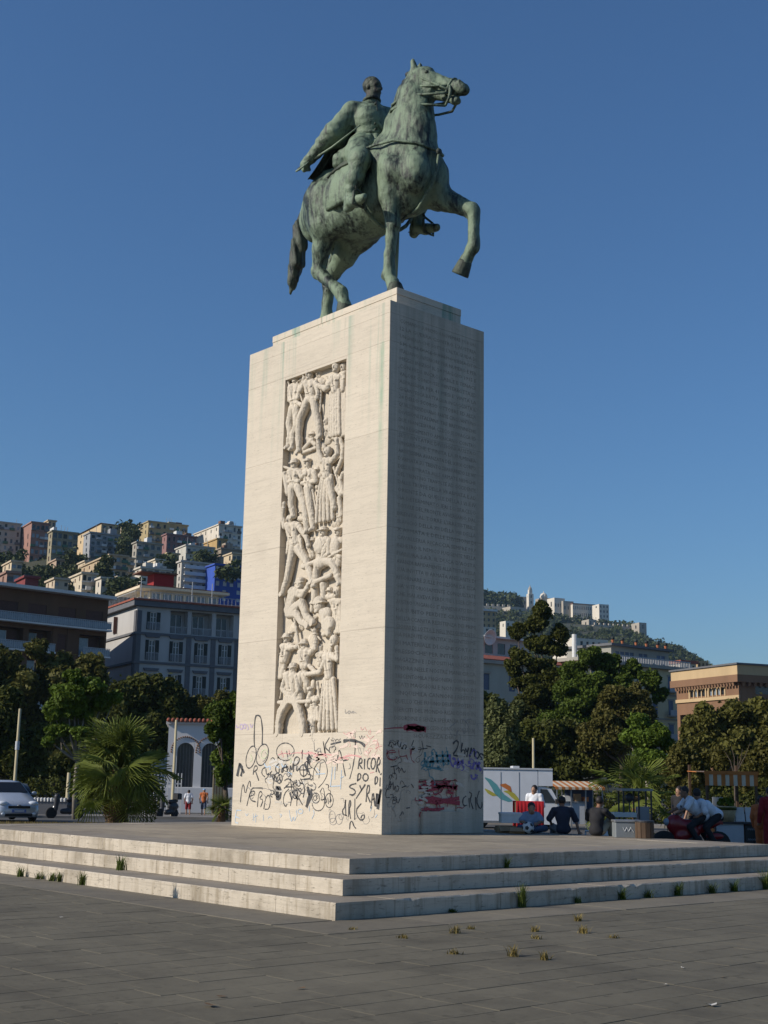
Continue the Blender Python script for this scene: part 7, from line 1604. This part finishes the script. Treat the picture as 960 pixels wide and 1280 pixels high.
# white box van
b = frame('delivery_van', 'white box van with coloured swoosh on its side, parked facing right', 560, 50, 3, 'van')
fx = lambda px_, y=0: b.f(px_, 1000, y)[0]; fz = lambda py_, px_=650: b.f(px_, py_)[1]
X1 = fx(673); zb_, zt = fz(1029), fz(962); xo = fx(691)
MB().bevbox(0, X1, 0, 2.1, zb_, zt-.003, .03).build('cargo_box', 'van_white', b.e); b.box('roof_cap', 'panel_white', -.03, xo, -.03, 2.13, zt, zt+.06); b.box('overcab_box', 'van_white', X1+.004, xo, 0, 2.1, fz(982), zt-.004)
b.box('side_rail', 'metal_grey', 0, X1, -.03, -.003, zb_, zb_+.08); b.box('panel_seam', 'metal_grey', fx(626)-.01, fx(626)+.01, -.008, -.001, zb_+.1, zt-.1); b.box('panel_seam', 'metal_grey', fx(649)-.01, fx(649)+.01, -.008, -.001, zb_+.1, zt-.1); b.box('roof_hatch', 'panel_white', fx(644), fx(652), .5, 1.2, zt+.06, zt+.14)
cp = [(X1+.01, fz(1030)), (X1+.01, fz(982.5)), (fx(682), fz(983)), (fx(690), fz(986)), (fx(699.5), fz(1003)), (fx(706), fz(1008)), (fx(709), fz(1016)), (fx(709), fz(1031))]
MB().prism(cp, 'y', .05, 2.05).build('cab', 'van_white', b.e)
MB().prism([(fx(676), fz(1003)), (fx(676), fz(986)), (fx(684), fz(986)), (fx(695), fz(1003))], 'y', .038, .06).build('side_window', 'glass_dark', b.e)
MB().prism([(fx(690.5), fz(986.2)), (fx(699.8), fz(1002.8)), (fx(700.4), fz(1002.3)), (fx(691.1), fz(985.8))], 'y', .12, 1.98).build('windscreen', 'glass_dark', b.e)
MB().box(fx(694), fx(697), -.18, .03, fz(1004), fz(998)).build('mirror', 'rubber', b.e)
MB().bevbox(fx(705), fx(709.3), .02, .25, fz(1018), fz(1012), .01).build('headlight', 'glass_pale', b.e); b.box('bumper', 'rubber', fx(704), fx(711), .0, 2.1, fz(1035), fz(1029)); b.box('chassis', 'dark_metal', .1, X1+1.2, .3, 1.8, .25, zb_)
def wheel(parent, c, r, w, ax='y', tyre='rubber', hub='metal_grey'):
    m = MB().lathe([(r*.62, -w/2), (r*.92, -w/2), (r, -w*.35), (r, w*.35), (r*.92, w/2), (r*.62, w/2)], 20).xf(Matrix.Translation(c) @ (Matrix.Rotation(math.pi/2, 4, 'X') if ax == 'y' else Matrix.Rotation(math.pi/2, 4, 'Y'))); o = m.build('wheel', tyre, parent, True)
    h_ = MB().lathe([(r*.1, -w*.42), (r*.61, -w*.30), (r*.61, w*.30), (r*.1, w*.42)], 14).xf(Matrix.Translation(c) @ (Matrix.Rotation(math.pi/2, 4, 'X') if ax == 'y' else Matrix.Rotation(math.pi/2, 4, 'Y'))); h_.build('hub', hub, o, True); return o
for xx in (fx(575), fx(600), fx(694)):
    for yy in (.2, 1.9): wheel(b.e, (xx, yy, .36), .36, .22)
def swoosh(pts, w0, mat):
    V = []; F = []; n = len(pts)
    for i, (a, c) in enumerate(pts):
        t = Vector(pts[min(i+1, n-1)])-Vector(pts[max(i-1, 0)]); nn = Vector((-t.y, t.x)).normalized(); w = w0*math.sin(math.pi*(i+.3)/(n-.4))
        for s in (1, -1): x_, z_ = b.f(a+nn.x*w*s, c+nn.y*w*s); V.append((x_, -.006, z_))
    for i in range(n-1): F.append((2*i, 2*i+1, 2*i+3, 2*i+2))
    mesh_obj('swoosh', V, F, mat, b.e)
swoosh([(606, 972), (612, 976), (618, 983), (622, 990), (628, 996), (636, 1000), (640, 1001)], 4.2, 'swoosh_teal')
swoosh([(606, 986), (611, 990), (616, 993), (622, 994)], 2.4, 'swoosh_yellow')
swoosh([(625, 981), (631, 982), (636, 985), (639, 990)], 3.2, 'swoosh_orange')
swoosh([(630, 989), (636, 990), (641, 994), (646, 999), (649, 1001)], 3.0, 'swoosh_yellow')

def striped_awning(b, x0, x1, y0, y1, z0, z1, n, val=.28):
    """sloping canopy of alternate strips with a hanging valance"""
    for k in range(n):
        a, c = x0+(x1-x0)*k/n, x0+(x1-x0)*(k+1)/n-.006; mt = 'awning_orange' if k % 2 == 0 else 'awning_white'
        m = MB().add([(a, y0, z0), (c, y0, z0), (c, y1, z1), (a, y1, z1), (a, y0, z0-.02), (c, y0, z0-.02), (c, y1, z1-.02), (a, y1, z1-.02)], [(0, 1, 2, 3), (7, 6, 5, 4), (0, 4, 5, 1), (1, 5, 6, 2), (2, 6, 7, 3), (3, 7, 4, 0)])
        m.box(a, c, y0-.012, y0, z0-val, z0); m.build('awning_strip', mt, b.e)
# far snack stall with sloping awning
b = frame('snack_stall', 'snack stall with low orange and white striped awning right of the van', 694, 54, 6, 'stall')
x1 = b.f(757, 1000)[0]; z0_ = b.f(720, 984)[1]; z1_ = b.f(720, 976.5, 1.6)[1]
striped_awning(b, 0, x1, 0, 1.7, z0_, z1_, 15, .10)
for xx in (.1, x1*.33, x1*.62, x1-.1):
    for yy in (.1, 1.6): b.box('post', 'metal_grey', xx-.025, xx+.025, yy, yy+.05, 0, z0_-.02 if yy < 1 else z1_-.03)
b.box('counter', 'panel_white', .3, x1*.62, .3, 1.2, .15, 1.0); b.box('counter_top', 'metal_grey', .25, x1*.64, .25, 1.25, 1.0, 1.05); b.box('back_panel', 'cloth_denim', x1*.35, x1-.2, 1.3, 1.36, .6, 1.75)
for i, (xx, w_, h_, mt) in enumerate(((.5, .3, .22, 'polystyrene'), (.95, .25, .3, 'cardboard'), (1.3, .22, .18, 'swoosh_orange'))): b.box('goods_box', mt, xx, xx+w_, .5, .8, 1.05, 1.05+h_)
# vending cart with glass-sided frame, crate and bin
b = frame('vending_cart', 'vending cart with tall pole frame and glass case before the right palm', 779, 33, 2, 'cart')
x1 = b.f(814, 1000)[0]; zt = b.f(800, 989)[1]; zm = b.f(800, 1019)[1]
for xx in (0, x1*.55, x1):
    for yy in (0, .55): b.box('post', 'dark_metal', xx-.018, xx+.018, yy-.018, yy+.018, .1, zt)
b.box('roof_frame', 'metal_grey', -.04, x1+.04, -.04, .6, zt+.003, zt+.06); b.box('shelf', 'panel_white', 0, x1, .02, .55, zm-.3, zm-.26); b.box('tray', 'polystyrene', -.25, x1*.45, -.05, .4, zm-.05, zm+.06); b.box('glass_case', 'glass_pale', x1*.60, x1-.04, .05, .5, zm-.255, zm+.2)
MB().ball((x1*.28, .2, zt-.16), .11, 12, 8).build('hanging_pan', 'dark_metal', b.e, True); MB().tube([(x1*.28, .2, zt-.05), (x1*.28, .2, zm+.06)], .016, 6).build('hanging_rod', 'dark_metal', b.e)
for xx in (.1, x1-.1): wheel(b.e, (xx, .28, .17), .17, .06)
b.box('bottom_shelf', 'metal_grey', 0, x1, 0, .56, .2, .24)
p = onz_line(784, 4.25, PLZ); e = empty('grey_crate', p, YAW); tag(e, 'grey plastic crate with scrawled mark on the platform by the cart', 'crate')
MB().bevbox(-.27, .27, -.2, .2, 0, .30, .015).build('tub', 'plastic_grey', e); MB().bevbox(-.285, .285, -.215, .215, .30, .34, .01).build('rim', 'metal_grey', e)
m = MB(); pts = [(-.12, .2), (-.08, .12), (-.04, .2), (0, .12), (.04, .2), (.1, .1)]
for a, c in zip(pts[:-1], pts[1:]): m.tube([(a[0], -.203, a[1]), (c[0], -.203, c[1])], .006, 4)
m.build('scrawl', 'panel_white', e)
p = onz_line(806, 4.25, PLZ); e = empty('wooden_drum', p); tag(e, 'small dark slatted wooden drum beside the grey crate', 'drum')
for k in range(12): an = k*math.pi/6; MB().box(-.042, .042, -.012, .012, 0, .32).xf(Matrix.Translation((.17*math.cos(an), .17*math.sin(an), 0)) @ Matrix.Rotation(an+math.pi/2, 4, 'Z')).build('slat', 'wood_brown', e)
MB().lathe([(.18, .30), (.19, .31), (.19, .34), (.02, .345)], 20).build('lid', 'dark_metal', e)

# motorcycle with two riders
plain('moto_red', (.22, .008, .012), .3, .08, spec=.6); plain('seat_black', (.012, .012, .013), .5, .1)
MR = YAW+.12; mo = gnd(862, 33.2, -.055); e = empty('motorcycle', mo, MR); tag(e, 'dark red motorcycle parked behind the platform, carrying two boys', 'motorcycle')
for xx in (-.68, .68): wheel(e, (xx, 0, .31), .31, .12, 'y', 'rubber', 'metal_grey')
MB().tube([(-.68, 0, .31), (-.42, 0, .66), (-.36, 0, .98)], .03, 8).build('fork', 'metal_grey', e); MB().tube([(-.34, -.34, 1.06), (-.40, -.1, 1.0), (-.40, .1, 1.0), (-.34, .34, 1.06)], .018, 8).build('handlebar', 'dark_metal', e)
sdf_obj('fairing', [ell((-.40, 0, .78), (.22, .16, .24), .05), ell((-.12, 0, .74), (.26, .17, .16), .08), cone((.1, 0, .6), .14, (-.3, 0, .5), .16, .08)], .025, 'moto_red', e)
sdf_obj('tail_fairing', [cone((.2, 0, .68), .13, (.72, 0, .84), .07, .05), ell((.62, 0, .5), (.25, .09, .10), .04)], .025, 'moto_red', e); sdf_obj('saddle', [cone((.05, 0, .80), .10, (.45, 0, .84), .11, .04), cone((.45, 0, .86), .11, (.78, 0, .93), .07, .04)], .022, 'seat_black', e)
sdf_obj('engine', [ell((.05, 0, .38), (.24, .14, .2), .05), cone((.1, -.14, .26), .045, (.7, -.16, .36), .055, .02)], .025, 'dark_metal', e); MB().bevbox(.70, .80, -.06, .06, .78, .86, .01).build('tail_light', 'moto_red', e); MB().ball((-.60, 0, .82), .09, 10, 8).build('headlamp', 'glass_pale', e, True); MB().tube([(.3, .0, .30), (.36, .22, .0)], .014, 6).build('kickstand', 'dark_metal', e)
for s in (-1, 1): MB().tube([(-.36, s*.22, 1.02), (-.34, s*.28, 1.16)], .008, 5).build('mirror_stalk', 'dark_metal', e); MB().ball((-.34, s*.29, 1.2), .05, 8, 6, (.3, 1, .7)).build('mirror', 'dark_metal', e, True)
rot = Matrix.Rotation(MR, 3, 'Z')
def ride(label, x, J, shirt, hair='hair_dark', **kw): return person(label, mo+rot @ Vector((x, 0, .0)), MR+math.pi/2, J, shirt, 'cloth_black', hair, 'skin_tan', **kw)
rd = dict(pelvis=(0, -.10, .98), chest=(0, .14, 1.20), sh_l=(-.19, .26, 1.36), sh_r=(.19, .26, 1.36), head=(0, .36, 1.54), el_l=(-.25, .40, 1.18), ha_l=(-.28, .58, 1.08), el_r=(.25, .40, 1.18), ha_r=(.28, .58, 1.08), hip_l=(-.1, -.02, .96), kn_l=(-.22, .32, .72), an_l=(-.24, .12, .36), hip_r=(.1, -.02, .96), kn_r=(.22, .32, .72), an_r=(.24, .12, .36), face=(0, 1, -.2))
ride('boy in white shirt leaning forward on the motorcycle, front rider', .22, rd, 'cloth_white', sleeves=.5)
rd2 = dict(rd, pelvis=(0, -.05, 1.02), chest=(0, .20, 1.18), sh_l=(-.19, .36, 1.30), sh_r=(.19, .36, 1.30), head=(.06, .42, 1.49), el_l=(-.25, .34, 1.08), ha_l=(-.2, .5, .98), el_r=(.26, .30, 1.05), ha_r=(.2, .46, .98), face=(.9, -.2, 0))
ride('boy in white hooded shirt hunched on the back of the motorcycle', .62, rd2, 'cloth_white', sleeves=.5)
J = standing(1.66, .02); J['face'] = (.2, 1, 0)
person('dark-haired woman in dark top standing behind the motorcycle', gnd(849, 36.5, gz(36)), toward(849, 36)+math.pi-.6, J, 'cloth_black', 'cloth_denim', hair_long=True)

# right-hand stall with striped awning
b = frame('market_stall', 'market stall with orange and white striped awning at the right edge', 884, 35, 3, 'stall')
x1 = b.f(946, 1000)[0]; z1_ = b.f(884, 960)[1]; z0_ = z1_-.10
striped_awning(b, -.05, x1+.05, 0, 1.6, z0_, z0_+.04, 13, .34); b.box('fascia_board', 'awning_orange', -.07, x1+.07, -.035, -.014, z0_-.06, z0_+.03)
for xx in (0, x1):
    for yy in (.02, 1.55): b.box('post', 'wood_brown', xx-.03, xx+.03, yy-.03, yy+.03, 0, z0_-.02 if yy < 1 else z0_+.2)
xa, xb, xc = b.f(897, 1040)[0], b.f(933, 1040)[0], b.f(968, 1040)[0]; zc = b.f(920, 1030.5)[1]
b.box('counter_panel', 'panel_white', xa+.03, xb, .2, .24, .05, zc); b.box('counter_frame', 'dark_metal', xa, xa+.03, .19, .25, 0, zc); b.box('counter_top', 'dark_metal', xa-.05, xc+.4, .15, 1.1, zc+.003, zc+.05); b.box('counter_back', 'wood_brown', xa, xc+.3, 1.0, 1.05, 0, zc)
sb = b.box('menu_board', 'chalkboard', xb+.04, xb+.46, .19, .235, zc-.62, zc-.03); b.box('board_frame', 'wood_brown', xb+.46, xb+.53, .18, .25, 0, zc)
m = MB()
for r_, zz in enumerate((zc-.14, zc-.40)):
    for k in range(7):
        x_ = xb+.09+k*.05; m.tube([(x_, .186, zz), (x_+.02, .186, zz+.05), (x_+.03, .186, zz-.01), (x_+.045, .186, zz+.04)], .005, 4)
m.build('chalk_scrawl', 'panel_white', b.e)
plain('wicker', (.42, .33, .19), .9, .25, 14, bmp=.8); plain('foliage_mix', (.12, .20, .03), .8, .4, 8); plain('lemon', (.62, .42, .05), .6, .15, 8)
def on_stall(px, py, y): return b.o + b.a*b.f(px, py, y)[0] + b.b*y + Vector((0, 0, zc+.052))
p = on_stall(909, 1028, .45); e = empty('wicker_basket', p, b.rz); tag(e, 'pale wicker basket with dark band on the stall counter', 'basket')
MB().lathe([(.17, 0), (.22, .2), (.25, .40), (.24, .40), (.21, .2), (.16, .02)], 18).build('basket_body', 'wicker', e, True); MB().lathe([(.245, .30), (.252, .30), (.258, .37), (.25, .37)], 18).build('band', 'leaf_dark', e, True)
V, F = leaves([(np.array((0, 0, .48)), np.array((.2, .2, .12)))], 160, .07, 3); mesh_obj('herbs', V, F, 'leaf_green', e)
for i in range(3): MB().ball((.1*math.cos(i*2.1), .1*math.sin(i*2.1), .44), .06, 10, 7).build('fruit', 'lemon', e, True)
for i, (px_, lab) in enumerate(((925.5, 'white open carton leaning on the stall counter, left of two'), (938.5, 'white open carton leaning on the stall counter, right of two'))):
    p = on_stall(px_, 1026, .5); e = empty('white_carton', p, b.rz); tag(e, lab, 'box'); MB().box(-.12, .12, -.02, .02, 0, .38).xf(Matrix.Rotation(-.25, 4, 'X')).build('carton_face', 'polystyrene', e); MB().box(-.12, .12, .03, .25, 0, .2).build('carton_body', 'polystyrene', e)
p = on_stall(897, 1000, .9); e = empty('price_sign', p, b.rz); tag(e, 'small white placard standing at the left of the stall', 'sign'); MB().box(-.14, .14, -.01, .01, .25, .62).build('card', 'panel_white', e); MB().tube([(0, .015, 0), (0, .015, .6)], .012, 6).build('stick', 'wood_brown', e)
p = on_stall(934, 1004, .9); e = empty('fruit_crate', p, b.rz); tag(e, 'wooden crate of mixed fruit and leaves at the back of the stall', 'crate')
for zz in (.0, .09, .18): b_ = MB().box(-.42, .42, -.16, -.145, zz, zz+.07).build('slat', 'wood_brown', e)
MB().box(-.42, .42, -.14, .16, .0, .2).build('crate_body', 'wood_brown', e)
rg = random.Random(4)
for i in range(14): MB().ball((rg.uniform(-.36, .36), rg.uniform(-.1, .1), .24+rg.uniform(0, .06)), .055, 8, 6).build('fruit', rg.choice(('lemon', 'foliage_mix', 'swoosh_orange', 'moto_red')), e, True)
J = standing(1.68, .04)
person('person in red clothes standing at the right edge by the stall', gnd(962, 33.6, gz(33)), toward(960, 33)+.4, J, 'cloth_red', 'cloth_red', sleeves=1.0)
J = standing(1.45, .03)
person('person in orange patterned clothes beside the red-clad one', gnd(950, 34.0, gz(34)), toward(950, 34)-.3, J, 'cloth_orange', 'cloth_orange', sleeves=1.0)

# ------------------------------------------------------------------ poles, fence, street things
def pole(label, px, d, ytop, r=.06, mat='beige_pole', name='pole', band=False):
    o = gnd(px, d, gz(d)); e = empty(name, o); tag(e, label, 'pole'); h = atd(px, ytop, d).z-o.z
    MB().lathe([(r*1.8, 0), (r*1.8, .08), (r, .12), (r*.8, h), (r*.3, h+.02)], 12).build('shaft', mat, e, True)
    if band: MB().lathe([(r*1.25, h*.62), (r*1.25, h*.70)], 12).build('sign_band', 'panel_white', e)
    return e
pole('beige pole rising behind the silver car', 19, 62, 886, .075, band=True); pole('beige pole in front of the white pavilion', 217, 72, 900, .085); pole('short beige post between car and palm', 86, 66, 966, .10); pole('beige pole above the white van roof', 667, 62, 923, .07)
b = frame('park_fence', 'white picket fence of the park behind the palm', 180, 88, 5, 'fence'); W_ = b.f(226, 990)[0]; k = 0.0
while k < W_: MB().box(k, k+.06, 0, .04, .1, b.f(200, 966)[1]).build('picket', 'frame_white', b.e); k += .22
b.box('rail', 'frame_white', 0, W_, .045, .08, .5, .6); b.box('rail', 'frame_white', 0, W_, .045, .08, 2.0, 2.1)
b = frame('low_wall', 'low wall with white scalloped coping left of the young tree', 40, 66, 4, 'wall'); W_ = b.f(88, 995)[0]; zt = b.f(60, 997)[1]
b.box('wall_body', 'trim_dark', 0, W_, 0, .4, 0, zt-.18)
for k in range(12): MB().bevbox(W_*k/12, W_*(k+1)/12-.04, -.06, .46, zt-.18, zt, .05).build('coping_stone', 'frame_white', b.e)
b = frame('curved_booth', 'small beige booth with curved top near the pedestal', 266, 84, 6, 'booth'); W_ = b.f(280, 980)[0]; zt = b.f(273, 960)[1]
MB().prism([(0, .0), (0, zt-.1)]+[(W_*t_, zt-.1+.12*math.sin(math.pi*(.35+.65*t_))) for t_ in np.linspace(0, 1, 8)]+[(W_, 0)], 'y', 0, .8).build('booth_body', 'beige_pole', b.e)
for k in range(4): b.box('rib', 'wood_brown', W_*(k+.5)/4-.03, W_*(k+.5)/4+.03, -.04, -.002, .2, zt-.25)
def scooter(label, px, d, rz):
    e = empty('scooter', gnd(px, d, gz(d)), rz); tag(e, label, 'scooter', 'dark scooters parked along the street')
    for xx in (-.6, .6): wheel(e, (xx, 0, .25), .25, .11)
    sdf_obj('bodywork', [ell((.45, 0, .58), (.38, .18, .22), .08), cone((-.1, 0, .32), .12, (.4, 0, .34), .14, .08), cone((-.42, 0, .4), .10, (-.38, 0, .95), .13, .08)], .035, 'dark_metal', e)
    sdf_obj('saddle', [cone((.15, 0, .80), .10, (.7, 0, .84), .09, .04)], .03, 'seat_black', e); MB().tube([(-.40, -.3, 1.08), (-.42, 0, 1.02), (-.40, .3, 1.08)], .02, 6).build('handlebar', 'rubber', e); MB().bevbox(.62, .95, -.17, .17, .9, 1.2, .04).build('top_box', 'seat_black', e); MB().tube([(-.6, 0, .25), (-.42, 0, .7)], .035, 6).build('fork', 'metal_grey', e)
scooter('dark scooter parked left of the palm', 84, 60, YAW+.5); scooter('dark scooter with top box in front of the pavilion pole', 211, 64, YAW+1.1)
J = standing(1.62, .14); person('walker in white top and red shorts with a bag, left of two', gnd(237, 86, gz(86)), toward(237, 86)+.1, J, 'cloth_white', 'cloth_red', shorts=True, sleeves=.3, vox=.022)
J = standing(1.72, .16); person('walker in orange top and blue cap, right of two', gnd(256, 86, gz(86)), toward(256, 86)-.1, J, 'cloth_orange', 'cloth_denim', shorts=True, sleeves=.1, hat='cap_blue', vox=.022)

# ------------------------------------------------------------------ silver hatchback, nose towards the plaza
plain('car_silver', (.46, .50, .55), .28, .04, 2, metal=.35, spec=.6); plain('headlight_glass', (.62, .66, .70), .12, .08, spec=.7); plain('car_glass', (.012, .014, .016), .3, .2, 2, spec=.25); plain('plate_blue', (.12, .18, .42), .5, .1)
c0 = gnd(27, 49.8, -.055); fz_ = toward(25, 50)+math.pi+.30; e = empty('parked_car', c0, fz_); tag(e, 'silver hatchback parked at the left edge, front towards the plaza', 'car')
# local frame: +y is the nose, x across; stations from nose to tail: (y, half width, z sill, z belt, crown)
def sec(y, hw, zs, zb, zr, hr): return [(-hw*.93, y, zs), (-hw, y, zs+(zb-zs)*.45), (-hw*.97, y, zb), (-hr, y, zr-.03), (-hr*.5, y, zr), (hr*.5, y, zr), (hr, y, zr-.03), (hw*.97, y, zb), (hw, y, zs+(zb-zs)*.45), (hw*.93, y, zs)]
ST_ = [sec(0.0, .62, .22, .50, .56, .5), sec(-.10, .76, .18, .58, .68, .6), sec(-.35, .83, .17, .68, .80, .68), sec(-.95, .84, .17, .84, .96, .70), sec(-1.15, .84, .17, .90, 1.04, .70), sec(-1.85, .84, .17, .95, 1.44, .58), sec(-2.4, .84, .17, .96, 1.49, .60), sec(-3.2, .83, .17, .96, 1.43, .58), sec(-3.75, .80, .2, .95, 1.02, .62), sec(-3.9, .72, .3, .85, .92, .6)]
V = [p_ for s_ in ST_ for p_ in s_]; F = []
for i in range(len(ST_)-1):
    for k in range(9): a = i*10+k; F.append((a, a+1, a+11, a+10))
    F.append((i*10+9, i*10, i*10+10, i*10+19))
F.append(tuple(range(10))[::-1]); F.append(tuple(range(len(ST_)*10-10, len(ST_)*10)))
mesh_obj('body', V, F, 'car_silver', e, True)
mesh_obj('windscreen', [(-.64, -1.16, 1.07), (.64, -1.16, 1.07), (.52, -1.78, 1.415), (-.52, -1.78, 1.415), (-.64, -1.19, 1.045), (.64, -1.19, 1.045), (.52, -1.81, 1.39), (-.52, -1.81, 1.39)], [(0, 1, 2, 3), (7, 6, 5, 4), (0, 4, 5, 1), (1, 5, 6, 2), (2, 6, 7, 3), (3, 7, 4, 0)], 'car_glass', e)
for s in (-1, 1):
    MB().prism([(-1.25, .99), (-1.9, 1.36), (-2.5, 1.38), (-2.5, .99)], 'x', s*.80, s*.835).build('side_window', 'glass_dark', e); MB().prism([(-2.56, .99), (-2.56, 1.38), (-3.1, 1.33), (-3.4, 1.0)], 'x', s*.80, s*.83).build('side_window', 'glass_dark', e)
    sdf_obj('headlight', [ell((s*.56, -.20, .66), (.20, .17, .10), .03)], .02, 'headlight_glass', e); MB().ball((s*.56, -.01, .30), .07, 10, 8, (1.2, .5, .8)).build('fog_lamp', 'headlight_glass', e, True)
    sdf_obj('mirror', [ell((s*.95, -1.35, 1.02), (.10, .06, .075), .02), cone((s*.82, -1.35, .98), .03, (s*.92, -1.35, 1.0), .03, .02)], .02, 'car_silver', e)
    for yy in (-.72, -3.2): wheel(e, (s*.74, yy, .29), .29, .19, 'x')
    MB().box(s*.60-.02, s*.60+.02, -1.2, -1.16, .2, .21).build('sill_clip', 'rubber', e)
MB().bevbox(-.40, .40, -.06, .035, .50, .585, .01).build('grille', 'rubber', e); MB().bevbox(-.50, .50, -.04, .03, .21, .31, .015).build('air_intake', 'rubber', e); MB().bevbox(-.26, .26, -.02, .045, .35, .46, .006).build('number_plate', 'plate_blue', e); MB().box(-.18, .18, .0455, .048, .375, .435).build('plate_face', 'panel_white', e); MB().ball((0, .02, .60), .05, 10, 7, (1.4, .4, .7)).build('badge', 'metal_grey', e, True)

# ------------------------------------------------------------------ thin evening haze over the whole place
m, t, b = new_mat('haze_air'); t.nodes.remove(b); pv = t.nodes.new('ShaderNodeVolumePrincipled'); pv.inputs['Color'].default_value = (.50, .76, 1.0, 1); pv.inputs['Density'].default_value = .00007; pv.inputs['Anisotropy'].default_value = .2
t.links.new(pv.outputs[0], t.nodes['Material Output'].inputs['Volume'])
tag(MB().box(-3000, 3000, -3000, 3000, -8, 320).build('haze', 'haze_air'), 'thin bluish haze in the air over plaza and hills', 'haze', kind='stuff')
